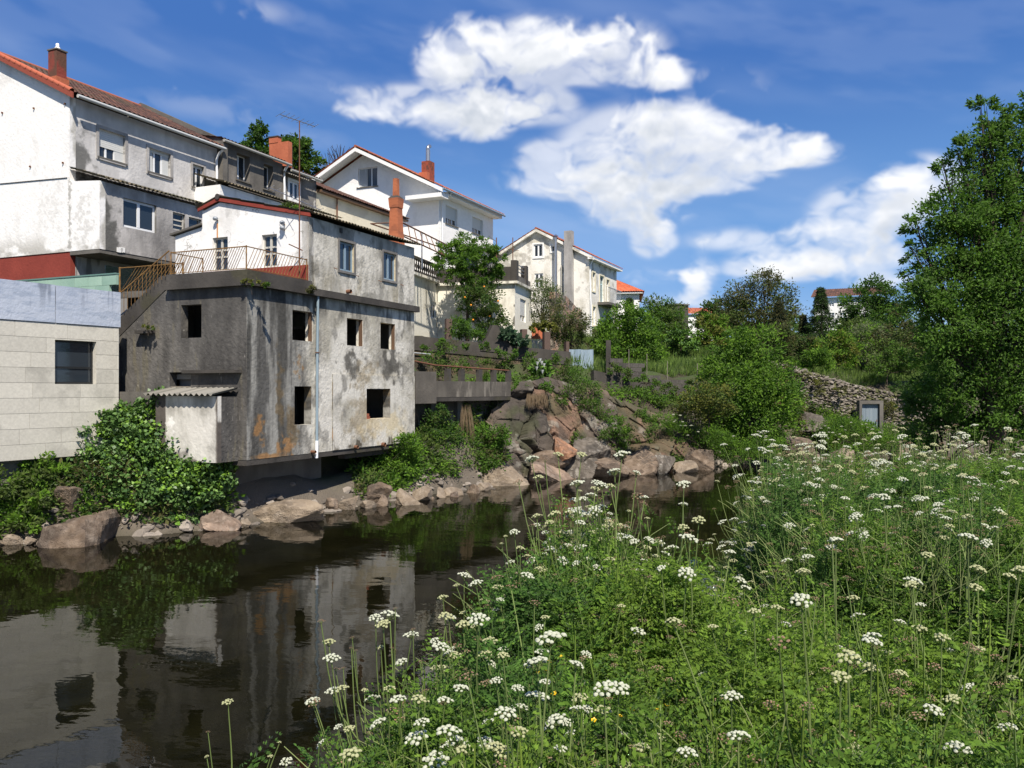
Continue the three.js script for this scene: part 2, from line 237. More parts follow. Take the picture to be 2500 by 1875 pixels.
// a window set back in its opening; side true when it sits in an end wall
function windowIn(b, r, o = {}) {
  const [a0, y0, a1, y1] = r, side = o.side, off = o.off ?? 0, set = o.set ?? 0.12, fw = o.fw ?? 0.055, th = 0.05;
  const place = g => { g.translate(0, 0, -set); if (side) { g.rotateY(-Math.PI / 2); g.translate(off, 0, 0); } else g.translate(0, 0, off); return g; };
  const bars = [bx(a0, a0 + fw, y0, y1, -th, 0), bx(a1 - fw, a1, y0, y1, -th, 0), bx(a0 + fw, a1 - fw, y0, y0 + fw, -th, 0), bx(a0 + fw, a1 - fw, y1 - fw, y1, -th, 0)];
  const n = o.lights ?? 2, y1m = y1 - fw;
  for (let k = 1; k < n; k++) { const m = lerp(a0, a1, k / n); bars.push(bx(m - fw * 0.7, m + fw * 0.7, y0 + fw, y1m, -th, 0.008)); }
  for (const q of o.cross ?? []) { const m = lerp(y0, y1, q); bars.push(bx(a0 + fw, a1 - fw, m - fw * 0.5, m + fw * 0.5, -th, 0.004)); }
  const w = part('window', place(merge(bars)), o.mat ?? M.frameWhite, b);
  part('pane', place(bx(a0 + fw, a1 - fw, y0 + fw, y1 - fw, -0.035, -0.022)), o.glass ?? M.glass, w);
  if (o.curtain) for (const [c0, c1] of o.curtain) { const L = []; const n2 = 9; for (let k = 0; k < n2; k++) { const u = lerp(lerp(a0, a1, c0), lerp(a0, a1, c1), (k + 0.5) / n2); L.push(new THREE.CylinderGeometry(0.03, 0.045, (y1 - y0) * 0.9, 5).translate(u, (y0 + y1) / 2, -0.005)); } part('curtain', place(merge(L)), M.curtain, w); }
  if (o.shutter) { const L = [], h = (y1 - y0) * o.shutter, n3 = Math.max(4, Math.round(h / 0.07)); for (let k = 0; k < n3; k++) L.push(bx(a0 + 0.01, a1 - 0.01, y1 - h * (k + 1) / n3 + 0.006, y1 - h * k / n3, 0.012, 0.035 + 0.0)); part('roller_shutter', place(merge(L)), M.shutter, w); }
  if (o.sill) { const g = bx(a0 - 0.08, a1 + 0.08, y0 - 0.07, y0 - 0.003, -0.1, set + 0.06); part('sill', place(g), o.sillMat ?? M.concrete, w); }
  if (o.surround) { const q = o.surround, z0 = set - 0.01, z1 = set + 0.035; const L = [bx(a0 - q, a0, y0 - q, y1 + q, z0, z1), bx(a1, a1 + q, y0 - q, y1 + q, z0, z1), bx(a0, a1, y1, y1 + q, z0, z1), bx(a0, a1, y0 - q, y0, z0, z1 + 0.02)]; part('surround', place(merge(L)), o.surMat ?? M.concrete, w); }
  return w;
}
// a sheet of curved tiles between eaves A-B and ridge D-C
function tiles(A, B, C, D, o = {}) {
  const pitch = o.pitch ?? 0.23, row = o.row ?? 0.36, amp = o.amp ?? 0.045, step = o.step ?? 0.025, seg = o.seg ?? 6, r = rng(o.seed ?? 1);
  const L = Math.max(A.distanceTo(B), D.distanceTo(C)), S = Math.max(A.distanceTo(D), B.distanceTo(C));
  const cols = Math.max(1, Math.round(L / pitch)), rows = Math.max(1, Math.round(S / row)), nu = cols * seg;
  const nrm = B.clone().sub(A).cross(D.clone().sub(A)).normalize(); if (nrm.y < 0) nrm.negate();
  const pos = [], col = [], idx = [], uv = [];
  const tone = []; for (let k = 0; k < cols * rows; k++) tone.push(r());
  const p = V(), a = V(), b = V();
  const base = o.colors ?? [srgb(122, 74, 58), srgb(86, 56, 46), srgb(150, 92, 66)];
  for (let j = 0; j < rows; j++) for (let e = 0; e < 2; e++) {
    const v = (j + e) / rows * 1.0;
    for (let i = 0; i <= nu; i++) {
      const u = i / nu, c = Math.min(cols - 1, Math.floor(i / seg)), t = tone[c * rows + j], t2 = tone[(c * 7 + j * 3) % tone.length];
      a.lerpVectors(A, B, u); b.lerpVectors(D, C, u); p.lerpVectors(a, b, v);
      const wv = o.sharp ? Math.abs(Math.sin(u * cols * Math.PI)) : 0.5 + 0.5 * Math.cos(u * cols * 2 * Math.PI);
      p.addScaledVector(nrm, amp * wv + (e ? 0 : step) + (t2 - 0.5) * 0.012 + 0.03);
      pos.push(p.x, p.y, p.z); uv.push(u * L, v * S);
      const moss = sst(0.5, 0.68, fbm(u * L * 0.6 + (o.seed ?? 1) * 9, v * S * 0.9, 4)) * (o.moss ?? 0.4);
      let k = t < 0.5 ? mix3(base[0], base[1], t * 2) : mix3(base[0], base[2], t * 2 - 1); k = mix3(k, [0.05, 0.05, 0.028], moss);
      col.push(...k);
    }
  }
  const w = nu + 1;
  for (let q = 0; q < rows * 2 - 1; q++) for (let i = 0; i < nu; i++) { const k = q * w + i; idx.push(k, k + 1, k + w, k + 1, k + w + 1, k + w); }
  const g = new THREE.BufferGeometry(); g.setAttribute('position', new THREE.Float32BufferAttribute(pos, 3)); g.setAttribute('color', new THREE.Float32BufferAttribute(col, 3)); g.setAttribute('uv', new THREE.Float32BufferAttribute(uv, 2)); g.setIndex(idx); g.computeVertexNormals();
  return g;
}
const tileMat = new THREE.MeshStandardMaterial({ vertexColors: true, roughness: 0.9, bumpMap: grain1, bumpScale: 0.01 });
const BROWN = [srgb(84, 58, 50), srgb(58, 42, 38), srgb(108, 74, 58)], RED = [srgb(164, 90, 64), srgb(134, 70, 52), srgb(184, 112, 82)], MOSSY = [srgb(96, 88, 70), srgb(64, 62, 46), srgb(120, 108, 84)], FIBRE = [srgb(128, 126, 118), srgb(100, 98, 90), srgb(144, 140, 130)];
// a pitched roof over x0..x1, eaves at z = ze (river side) and zb (back), ridge at z = zr
function gableRoof(b, name, x0, x1, ze, zr, zb, ye, yr, yb, o = {}) {
  const r = part(name, tiles(V(x0, ye, ze), V(x1, ye, ze), V(x1, yr, zr), V(x0, yr, zr), o), tileMat, b);
  part('back_slope', tiles(V(x1, yb, zb), V(x0, yb, zb), V(x0, yr, zr), V(x1, yr, zr), { ...o, seed: (o.seed ?? 1) + 50 }), tileMat, r);
  part('ridge', (() => { const g = new THREE.CylinderGeometry(0.1, 0.1, x1 - x0, 8); g.rotateZ(Math.PI / 2); g.translate((x0 + x1) / 2, yr + 0.05, zr); return g; })(), o.ridgeMat ?? tileRidge, r);
  return r;
}
const tileRidge = std(...srgb(150, 88, 66), 0.9);
function gutter(b, x0, x1, y, z, mat) { const g = new THREE.CylinderGeometry(0.07, 0.07, x1 - x0, 8, 1, false); g.rotateZ(Math.PI / 2); g.translate((x0 + x1) / 2, y, z); return part('gutter', g, mat, b); }
const downpipe = (b, pts, r, mat) => part('downpipe', tube(pts, r, 8, 30), mat, b);

// surfaces of weathered render -------------------------------------------------
const whiteDirty = (amt, seed, warm = 0) => (u, v) => {
  const n = fbm(u * 0.9 + seed, v * 0.9, 5), s = streak(u, v, seed), f = fbm(u * 7 + seed, v * 7, 3);
  let b = 236 + (f - 0.5) * 10; let c = [b, b - 1 - warm * 3, b - 5 - warm * 16];
  const d = sst(0.56 - amt * 0.2, 0.80 - amt * 0.2, n * 0.62 + s * 0.38); c = mix3(c, [150, 148, 140], d * (0.1 + amt * 0.6));
  const k = sst(0.66, 0.76, fbm(u * 2.2 + seed * 2, v * 1.5 + 4, 5)); return mix3(c, [88, 86, 80], k * amt * 0.8);
};
const greyRender = (lo, hi, seed, warm = 0.04) => (u, v) => { const n = fbm(u * 0.8 + seed, v * 0.7, 5), s = streak(u, v, seed + 2), f = fbm(u * 6, v * 6 + seed, 3); const b = lerp(lo, hi, clamp((n * 0.55 + s * 0.45 - 0.28) * 2.3)) + (f - 0.5) * 16; return [b, b * (1 - warm * 0.4), b * (1 - warm)]; };

// ================================================================ 1. the derelict house over the water
const WHITE_BAND = [];
{
  const b = building('derelict_house', 'derelict rendered house hanging over the river with empty black window openings', 'house', 602, 24.7, 1.95);
  const L = 9.5, XK = 2.89, YL = 5.12, YE = 7.55, D = 5.6;      // length, terrace corner, ledge, eaves, depth
  // front: pale render, black algae, tan and rust stains (copied from the photograph)
  const P = (px, py) => onFront(b, px, py);
  const paint = (u, v) => {
    const n = fbm(u * 0.85 + 5, v * 0.85, 5), n2 = fbm(u * 2.1 + 50, v * 1.7, 5), s = streak(u, v, 4), s2 = streak(u * 1.3, v * 0.8, 21), f = fbm(u * 9, v * 9, 3);
    let c = [206, 203, 192];
    c = mix3(c, [170, 166, 152], sst(0.42, 0.64, n));
    c = mix3(c, [128, 125, 117], sst(0.52, 0.70, s * 0.6 + n * 0.4) * 0.65);
    c = mix3(c, [92, 90, 84], sst(0.58, 0.74, n2) * 0.5);
    if (v > YL) { c = mix3([204, 201, 190], [156, 153, 142], sst(0.42, 0.68, n * 0.5 + s * 0.5)); c = mix3(c, [98, 96, 88], sst(0.56, 0.72, n2) * 0.45); c = mix3(c, [126, 116, 88], sst(0.52, 0.70, streak(u, v, 40)) * sst(YL + 1.3, YL + 0.3, v) * 0.4); }
    // left third: dark algae in vertical runs
    const dk = sst(2.95 + (n - 0.5) * 0.7, 2.2 + (n - 0.5) * 0.8, u);
    if (v < YL) {
      let dc = mix3([84, 83, 79], [140, 139, 132], sst(0.42, 0.66, s2)); dc = mix3(dc, [150, 149, 142], sst(0.56, 0.7, fbm(u * 3, v * 0.7 + 60, 4)) * 0.65);
      dc = mix3(dc, [62, 61, 57], sst(0.5, 0.62, fbm(u * 2.6 + 9, v * 0.35, 4)) * 0.75);
      c = mix3(c, dc, dk);
      c = mix3(c, [156, 112, 64], Math.max(blot(u, v, 0.55, 0.95, 0.24, 0.5, 1.3, 4), blot(u, v, 1.75, 0.25, 0.45, 0.36, 1.3, 4), blot(u, v, 0.9, 0.05, 1.2, 0.11, 1), blot(u, v, 2.4, 2.75, 0.2, 0.45, 1.2, 4) * 0.8) * 0.75);
      c = mix3(c, [104, 88, 62], Math.max(blot(u, v, 1.45, 1.9, 0.22, 1.3, 1.1, 3), blot(u, v, 2.1, 1.0, 0.3, 0.8, 1, 3)) * 0.75);
      // soot under the ledge and under the window
      c = mix3(c, [62, 61, 57], sst(0.48, 0.66, streak(u, v, 60)) * sst(YL - 1.1, YL - 0.15, v) * 0.75);
      c = mix3(c, [66, 64, 58], Math.max(blot(u, v, 7.8, 3.0, 0.55, 0.75, 1.3), blot(u, v, 5.2, 2.9, 0.5, 0.6, 1.3)) * 0.75);
      c = mix3(c, [132, 118, 92], Math.max(blot(u, v, 6.2, 2.75, 1.1, 0.5, 1.2), blot(u, v, 5.9, 1.2, 1.0, 1.0, 1.3)) * 0.55);
      c = mix3(c, [196, 178, 138], Math.max(blot(u, v, 8.0, 0.75, 1.5, 0.6, 0.9), blot(u, v, 6.6, 0.9, 1.2, 0.7, 1.1)) * 0.6);
      c = mix3(c, [205, 202, 192], Math.max(blot(u, v, 4.3, 0.9, 0.5, 1.3, 1.1), blot(u, v, 3.6, 2.2, 0.4, 1.4, 1.2), blot(u, v, 8.9, 1.5, 0.7, 1.3, 1.2)) * 0.6);
      c = mix3(c, [80, 74, 62], sst(0.5, 0.62, fbm(u * 3, v * 2, 4)) * blot(u, v, 6.5, 0.12, 3.5, 0.3, 1));
    }
    const k = (f - 0.5) * 26; return [c[0] + k, c[1] + k, c[2] + k];
  };
  const front = wallMat(L, YE, paint, { res: 72, bump: 0.02 });
  const H = [span(P(714, 756), P(763, 834)), span(P(847, 776), P(886, 846)), span(P(929, 787), P(965, 854)), span(P(719, 943), P(760, 1036)), span(P(893, 949), P(951, 1020))];
  frontWall(b, 'river_wall', rect(0.002, 0, L, YL), H, front, 0, 0.28);
  const HU = [span(P(828, 587), P(864, 667)), span(P(935, 614), P(966, 688))];
  frontWall(b, 'upper_river_wall', rect(XK, YL, L, YE), HU, front, 0, 0.28);
  for (const h of HU) windowIn(b, h, { mat: M.frameGrey, set: 0.07, lights: 2, fw: 0.07, surround: 0.08, surMat: wallMat(8, 8, greyRender(84, 130, 3), { res: 24 }) });
  // slightly proud panel of render on the lower right
  frontWall(b, 'render_panel', rect(P(811, 990)[0], 0.02, L - 0.02, P(830, 914)[1]), [H[4]], front, 0.035, 0.033);
  part('brick', bx(H[4][0], H[4][0] + 0.3, H[4][1], H[4][1] + 0.1, -0.12, -0.02), hexm(0x8a4a34, 0.9), b);
  part('brick', bx(H[4][0] + 0.01, H[4][0] + 0.26, H[4][1] + 0.103, H[4][1] + 0.19, -0.12, -0.03), hexm(0x9a5a40, 0.9), b);
  for (const h of [H[0], H[1], H[2]]) part('frame_remnant', bx(h[2] - 0.05, h[2], h[1], h[3], -0.14, -0.02), M.wood, b);
  // end wall towards the stairs: dark stained concrete
  const darkPaint = (u, v) => {
    const n = fbm(u * 0.9 + 5, v * 0.8, 5), s = streak(u, v, 14), f = fbm(u * 10, v * 10, 3), w = fbm(u * 16 + 3, v * 6, 2);
    let b0 = lerp(56, 106, clamp((n * 0.45 + s * 0.55 - 0.3) * 2.4)) + (f - 0.5) * 16; let c = [b0 * 1.01, b0 * 0.985, b0 * 0.94];
    c = mix3(c, [122, 117, 106], blot(u, v, -4.4, 1.0, 1.3, 0.55, 1.2) * 0.55);
    c = mix3(c, [112, 106, 84], sst(0.62, 0.72, streak(u, v, 33)) * 0.5);
    c = mix3(c, [180, 176, 166], sst(0.86, 0.92, w) * 0.5);
    c = mix3(c, [150, 140, 122], blot(u, v, -2.4, 2.2, 0.5, 0.35, 1.2) * 0.7);
    return c;
  };
  const darkMat = wallMat(7, 6, darkPaint, { res: 64, bump: 0.025, u0: -6.6, v0: -0.3 });
  const S = (px, py) => onSide(b, px, py);
  const pa = S(414, 696), pb = S(290, 812);
  const W6 = span(S(442, 745), S(492, 824)), alc = span(S(414, 909), S(466, 943));
  sideWall(b, 'end_wall', [[pb[0], 0], [-0.002, 0], [-0.002, YL], [pa[0], YL], [pb[0], pb[1]]], [W6, alc], darkMat, -0.002, 0.28);
  sideWall(b, 'alcove_back', rect(alc[0] - 0.1, alc[1] - 0.1, alc[2] + 0.1, alc[3] + 0.1), [], M.interior, 0.5, 0.05);
  sideWall(b, 'canopy_beam', [[S(457, 912)[0], S(457, 912)[1]], [S(591, 910)[0], S(591, 910)[1]], [S(591, 910)[0], S(591, 903)[1]], [S(457, 904)[0], S(457, 904)[1]]], [], M.concreteDark, -0.22, 0.215);
  // terrace parapet with its drip ledge, ledge along the front
  const par = (z0, z1) => bx(-0.14, 0.12, YL + 0.002, YL + 0.36, z0, z1);
  part('parapet', par(pa[0], 0.14), M.concreteDark, b);
  part('parapet', bx(0.122, XK - 0.01, YL + 0.002, YL + 0.36, -0.14, 0.138), M.concreteDark, b);
  part('drip_ledge', bx(-0.2, -0.003, YL - 0.1, YL + 0.06, pa[0], 0.2), M.concreteDark, b);
  part('drip_ledge', bx(0, L + 0.1, YL - 0.08, YL + 0.14, 0.003, 0.19), M.concreteDark, b);
  // stairs up the end wall
  const q0 = S(294, 813), q1 = S(414, 698), up0 = S(290, 777), up1 = S(402, 676);
  sideWall(b, 'stair_stringer', [[q0[0] - 0.3, q0[1] - 0.3], [q1[0], q1[1]], [up1[0] + 0.1, YL + 0.36], [up1[0] - 0.15, YL + 0.36], [up0[0] - 0.3, up0[1] - 0.25]], [], M.concreteDark, -0.02, 0.16);
  for (let k = 0; k < 8; k++) { const t = k / 8; part('step', bx(0.15, 1.2, lerp(YL, q0[1], t + 0.125) - 0.25, lerp(YL + 0.05, q0[1], t + 0.06), lerp(pa[0], q0[0] - 0.2, t + 0.125), lerp(pa[0], q0[0] - 0.2, t) - 0.004), M.concrete, b); }
  // terrace slab, inner floor, base slab, back walls
  part('terrace_slab', bx(0.29, XK, YL - 0.2, YL - 0.002, -D, -0.29), M.concrete, b);
  part('inner_floor', bx(0.29, L - 0.3, 2.35, 2.5, -D + 0.26, -0.29), M.interior, b);
  part('upper_floor', bx(XK + 0.26, L - 0.3, YL - 0.2, YL - 0.04, -D + 0.26, -0.29), M.interior, b);
  part('base_slab', bx(0.01, L - 0.01, -0.16, -0.003, -D, -0.01), M.concreteDark, b);
  part('back_wall', bx(0.29, XK - 0.002, 0, YL - 0.21, -D - 0.02, -D + 0.25), M.interior, b);
  part('back_wall', bx(XK, L, 0, YL - 0.21, -D - 0.02, -D + 0.25), M.interior, b); part('upper_back_wall', bx(XK + 0.26, L, YL - 0.03, 7.9, -4.38, -4.2), M.interior, b);
  part('far_end_wall', bx(L - 0.28, L - 0.003, 0, YE - 0.05, -4.15, -0.285), M.interior, b);
  part('far_end_wall', bx(L - 0.28, L - 0.003, 0, YL - 0.21, -D + 0.26, -4.152), M.interior, b); part('near_end_lining', bx(0.29, 0.33, 0.002, YL - 0.21, -D + 0.26, pb[0] + 0.02), M.interior, b);
  part('inner_partition', bx(3.2, 3.32, 0.002, YL - 0.21, -D + 0.26, -1.6), M.interior, b);
  // upper storey end wall: white, with a maroon skirting and two doors
  const U = (px, py) => onSide(b, px, py, XK);
  const g0 = U(494, 560)[0], gr = U(537, 500)[0], YR = 8.32, YB = 8.08;
  const cracks = (u, v) => { let c = whiteDirty(0.22, 31)(u, v); const k = Math.abs(fbm(u * 2.1, v * 2.1 + 7, 4) - 0.5); c = mix3(c, [150, 148, 140], sst(0.012, 0.004, k) * sst(0.45, 0.6, fbm(u, v + 3, 3)) * 0.7); return c; };
  const wm = wallMat(6, 4, cracks, { res: 72, u0: -5.6, v0: 5, bump: 0.008 });
  const D1 = span(U(519, 581), U(556, 655)), D2 = span(U(639, 574), U(676, 650)); D1[1] = D2[1] = YL + 0.905;
  sideWall(b, 'terrace_wall', [[g0, YL], [0, YL], [0, YE], [gr, YR], [g0, YB]], [D1, D2], wm, XK, 0.25);
  for (const h of [D1, D2]) windowIn(b, h, { side: true, off: XK, mat: M.frameOld, cross: [0.42, 0.62], fw: 0.06, set: 0.1 });
  sideWall(b, 'skirting', rect(U(492, 650)[0], YL + 0.05, -0.02, YL + 0.9), [], M.maroon, XK - 0.004, 0.02);
  // small annex beside it
  const a0 = U(425, 600)[0];
  sideWall(b, 'annex_wall', [[a0, YL - 0.1], [g0, YL - 0.1], [g0, U(494, 552)[1]], [a0, U(425, 576)[1]]], [], wm, XK + 0.06, 0.2);
  part('annex_roof', (() => { const g = slab([[a0 - 0.15, U(425, 574)[1] - 0.02], [g0 - 0.002, U(494, 549)[1]], [g0 - 0.002, U(494, 549)[1] + 0.06], [a0 - 0.15, U(425, 574)[1] + 0.05]], [], 1.4); g.rotateY(-Math.PI / 2); g.translate(XK - 0.06, 0, 0); return g; })(), M.concrete, b);
  // roof of fibre-cement and mossy tiles with a maroon verge
  part('verge_board', (() => { const g = slab([[0.12, YE - 0.02], [gr, YR + 0.03], [g0 - 0.12, YB - 0.01], [g0 - 0.12, YB + 0.1], [gr, YR + 0.15], [0.12, YE + 0.1]], [], 0.05); g.rotateY(-Math.PI / 2); g.translate(XK - 0.1, 0, 0); return g; })(), M.maroon, b);
  gableRoof(b, 'roof', XK - 0.14, L + 0.12, 0.26, gr, g0 - 0.15, YE + 0.02, YR + 0.12, YB + 0.02, { colors: MOSSY, pitch: 0.18, amp: 0.055, row: 1.1, seed: 3, moss: 0.7, ridgeMat: M.concreteDark });
  // downpipe, wall vents, small things on the wall
  const pp = P(770, 730), pq = P(768, 1076), pr = P(767, 1118);
  const pipe = downpipe(b, [V(pp[0], YL - 0.05, 0.1), V(pp[0] - 0.02, lerp(YL, pq[1], 0.4), 0.09), V(pq[0], pq[1], 0.09)], 0.045, M.pipeBlue);
  part('pipe_end', bar(V(pq[0], pq[1] + 0.002, 0.09), V(pr[0], pr[1], 0.09), 0.055, 10), M.pipeWhite, pipe);
  part('pipe_clip', new THREE.TorusGeometry(0.06, 0.015, 6, 12).rotateX(Math.PI / 2).translate(pp[0] - 0.02, lerp(YL, pq[1], 0.4), 0.09), M.rust, pipe);
  for (const [px, py, r] of [[847, 712, 0.07], [931, 1085, 0.075], [864, 1091, 0.06], [760, 1103, 0.05]]) { const p = P(px, py); part('drain_stub', new THREE.CylinderGeometry(r, r, 0.2, 10, 1, true).rotateX(Math.PI / 2).translate(p[0], p[1], 0.07), hexm(0x6b4a36, 0.9), b); }
  for (const [px, py] of [[815, 653], [868, 671], [924, 684], [978, 694]]) { const p = P(px, py); part('wall_hook', bar(V(p[0], p[1], -0.02), V(p[0] + 0.03, p[1] - 0.06, 0.12), 0.012, 5), M.rust, b); }
  { const p = P(832, 563); part('vent', bx(p[0] - 0.07, p[0] + 0.07, p[1] - 0.08, p[1] + 0.08, -0.01, 0.03), M.dark, b); }
  // lamps and brackets on the white wall
  for (const [px, py, c] of [[532, 535, 0], [695, 545, 1], [695, 558, 1]]) { const p = U(px, py); part('wall_lamp', new THREE.SphereGeometry(0.09, 12, 8).scale(1, 0.8, 1).translate(XK - 0.12, p[1], p[0]), M.zinc, b); part('lamp_bracket', bar(V(XK, p[1] - 0.05, p[0]), V(XK - 0.12, p[1], p[0]), 0.02), M.rust, b); }
  { const p = U(532, 545), q = U(532, 581); part('stain_pipe', bar(V(XK - 0.03, q[1], q[0]), V(XK - 0.03, p[1], p[0]), 0.02), hexm(0xb97a3a, 0.8), b); }
  // white shed bay with its corrugated sheet roof
  const SX = -0.85, s0 = onSide(b, 380, 1100, SX)[0], s1 = onSide(b, 531, 1100, SX)[0], sy = onSide(b, 470, 967, SX)[1];
  const shedPaint = (u, v) => { const n = fbm(u * 1.2, v * 1.1, 5), s = streak(u, v, 71), f = fbm(u * 8, v * 8, 3); let c = mix3([206, 203, 194], [150, 147, 138], sst(0.45, 0.68, n * 0.5 + s * 0.5)); const e = Math.max(sst(s0 + 0.42, s0 + 0.36, u + (n - 0.5) * 0.1), blot(u, v, s0 + 1.1, -0.05, 1.2, 0.3, 1.2) * 0.8, sst(s1 - 0.12, s1 - 0.02, u + (n - 0.5) * 0.3)); c = mix3(c, [84, 78, 72], e); c = mix3(c, [232, 230, 224], blot(u, v, s0 + 0.62, 1.1, 0.16, 0.3, 1.3, 6) * 0.8); const k = (f - 0.5) * 16; return [c[0] + k, c[1] + k, c[2] + k]; };
  sideWall(b, 'shed_wall', rect(s0, -0.02, s1, sy), [], wallMat(3, 3, shedPaint, { res: 96, u0: s0, v0: -0.05 }), SX, 0.15);
  part('shed_side', bx(SX + 0.152, -0.03, -0.02, sy - 0.02, s1 - 0.15, s1 - 0.003), darkMat, b);
  part('shed_side', bx(SX + 0.152, -0.03, -0.02, sy - 0.02, s0 + 0.003, s0 + 0.15), darkMat, b);
  part('shed_floor', bx(SX + 0.152, -0.03, -0.02, 0.1, s0 + 0.16, s1 - 0.16), M.concreteDark, b);
  part('corrugated_roof', tiles(V(SX - 0.22, sy - 0.02, s0 - 0.25), V(SX - 0.22, sy - 0.02, s1 + 0.06), V(-0.05, sy + 0.16, s1 + 0.06), V(-0.05, sy + 0.16, s0 - 0.25), { colors: FIBRE, pitch: 0.2, amp: 0.07, row: 1.3, step: 0, seg: 10, seed: 9, moss: 0.3 }), tileMat, b);
  // low wall that closes the gap to the stone-clad building
  part('yard_wall', bx(-0.75, -0.55, -1.0, sy + 0.12, -5.3, s0 - 0.27), M.concrete, b);
  part('meter_box', bx(-0.16, -0.02, 2.4, 3.75, -5.25, -5.0), M.zinc, b);
  // props under the overhang
  part('river_footing', bx(0.8, L - 4.2, -3.0, -0.163, -2.3, -1.3), M.concrete, b);
  part('river_footing', bx(L - 1.6, L - 0.2, -2.6, -0.163, -3.6, -1.6), M.concreteDark, b);
  part('floor_beam', bx(L - 4.2, L - 0.05, -0.36, -0.163, -0.6, -0.3), M.concreteDark, b);
  // bathroom-like ledge with pots
  const sp = S(362, 807); part('pot_shelf', bx(-0.25, -0.002, sp[1] - 0.1, sp[1], sp[0] - 0.3, sp[0] + 0.3), M.concreteDark, b);
  WHITE_BAND.push(b);
}
const RUIN = WHITE_BAND[0];
const ruinPt = (x, y, z) => RUIN.localToWorld(V(x, y - 1.95, z));     // y above the water
RUIN.updateMatrixWorld(true);

// ================================================================ 2. stone-clad building beside it
{
  const b = building('stone_clad_building', 'pale stone clad building with square window and blue grey parapet band', 'building', 0, 22.5, 2.1, 60.5 * Math.PI / 180);
  const P = (px, py) => onFront(b, px, py), x0 = -4, x1 = P(290, 900)[0], yt = 3.73, W = span(P(134, 829), P(235, 938)), rows = 9, h = yt / rows, r = rng(12);
  const mats = []; for (let k = 0; k < 6; k++) mats.push(wallMat(2, 2, (u, v) => { const f = fbm(u * 22 + k * 7, v * 22, 3), n = fbm(u * 1.2 + k * 5, v * 1.2, 4); const q = 190 + k * 2.2 + (f - 0.5) * 22 - sst(0.55, 0.75, n) * 20; return [q, q * 0.985, q * 0.925]; }, { res: 96, bump: 0.004 }));
  frontWall(b, 'wall', rect(x0, 0, x1 - 0.01, yt), [W], mats[0], -0.05, 0.25);
  for (let k = 0; k < rows; k++) {
    const y0 = k * h + 0.004, y1 = (k + 1) * h - 0.004; let a = x0 + (k % 2) * 0.7 - 0.7;
    while (a < x1) {
      const e = Math.min(x1, a + 1.15 + r() * 0.5), m = mats[Math.floor(r() * 6)], zo = r() * 0.006;
      const cut = (p, q, s, t) => { if (q - p > 0.03 && t - s > 0.02) { const g = bx(Math.max(p, x0), q, s, t, -0.048, zo); part('stone_panel', g, m, b); } };
      const p = a + 0.004, q = e - 0.004; a = e; if (q < x0 + 0.05) continue;
      if (y1 < W[1] || y0 > W[3] || q < W[0] || p > W[2]) cut(p, q, y0, y1);
      else { const ya = Math.max(y0, W[1]), yb = Math.min(y1, W[3]); if (W[1] > y0) cut(p, q, y0, W[1]); if (W[3] < y1) cut(p, q, W[3], y1); if (p < W[0]) cut(p, W[0], ya, yb); if (q > W[2]) cut(W[2], q, ya, yb); }
    }
  }
  windowIn(b, W, { mat: hexm(0x1d1f20, 0.5), lights: 1, cross: [0.38], fw: 0.06, set: 0.16 });
  const band = (k) => wallMat(3.2, 1.2, (u, v) => { const n = fbm(u * 1.1 + k, v * 2.4, 5), f = fbm(u * 3, v * 16 + k, 3), s = streak(u * 1.6, v, 5 + k); let c = mix3([164, 175, 192], [184, 192, 204], n); c = mix3(c, [134, 148, 168], sst(0.5, 0.7, f) * 0.4); return mix3(c, [92, 100, 114], sst(0.52, 0.68, s) * sst(yt + 0.2, yt + 1.1, v + (n - 0.5) * 0.5) * 0.6); }, { res: 64, v0: yt, u0: k ? 0 : -3 });
  const j = P(134, 760)[0], bm = [band(0), band(2)];
  part('parapet_panel', bx(x0, j - 0.012, yt + 0.012, yt + 1.06, -0.2, 0.03), bm[0], b);
  part('parapet_panel', bx(j + 0.012, x1 + 0.04, yt + 0.012, yt + 1.05, -0.2, 0.03), bm[1], b);
  part('roof_slab', bx(x0, x1 - 0.02, yt + 0.5, yt + 0.7, -5, -0.21), M.concrete, b);
  part('end_wall', bx(x1 - 0.25, x1 - 0.004, 0, yt + 0.5, -5, -0.31), M.concrete, b);
  part('back_wall', bx(x0, x1 - 0.26, 0, yt + 0.49, -5.2, -5.01), M.interior, b);
  part('inner_floor', bx(x0, x1 - 0.26, -0.2, 0.02, -5, -0.31), M.interior, b);
  part('plinth', bx(x0, x1 - 0.3, -1.6, -0.01, -1.0, -0.28), M.concrete, b);
}
{ // pale green glazed wall behind it
  const d = 27.2, p = at(283, 700, d); p.y = 5.4; const b = thing('green_glazed_wall', 'pale green glazed block wall beside the yellow stair railing', 'wall', p, TH);
  const r = rng(4), ms = [0, 1, 2].map(k => wallMat(2, 2, (u, v) => { const n = fbm(u * 3 + k, v * 3, 4); return [126 + n * 26 + k * 4, 158 + n * 22 + k * 4, 142 + n * 22 + k * 3]; }, { res: 32, bump: 0.003 }));
  for (let k = 0; k < 7; k++) for (let i = 0; i < 9; i++) { const z1 = -i * 0.62 - (k % 2) * 0.3, z0 = z1 - 0.61; part('glazed_block', bx(0, 0.1 + r() * 0.004, k * 0.32, k * 0.32 + 0.313, z0, Math.min(z1, 0)), ms[Math.floor(r() * 3)], b); }
  part('coping', bx(-0.02, 0.13, 2.243, 2.29, -6, 0.01), hexm(0x5f7f76, 0.6), b);
}

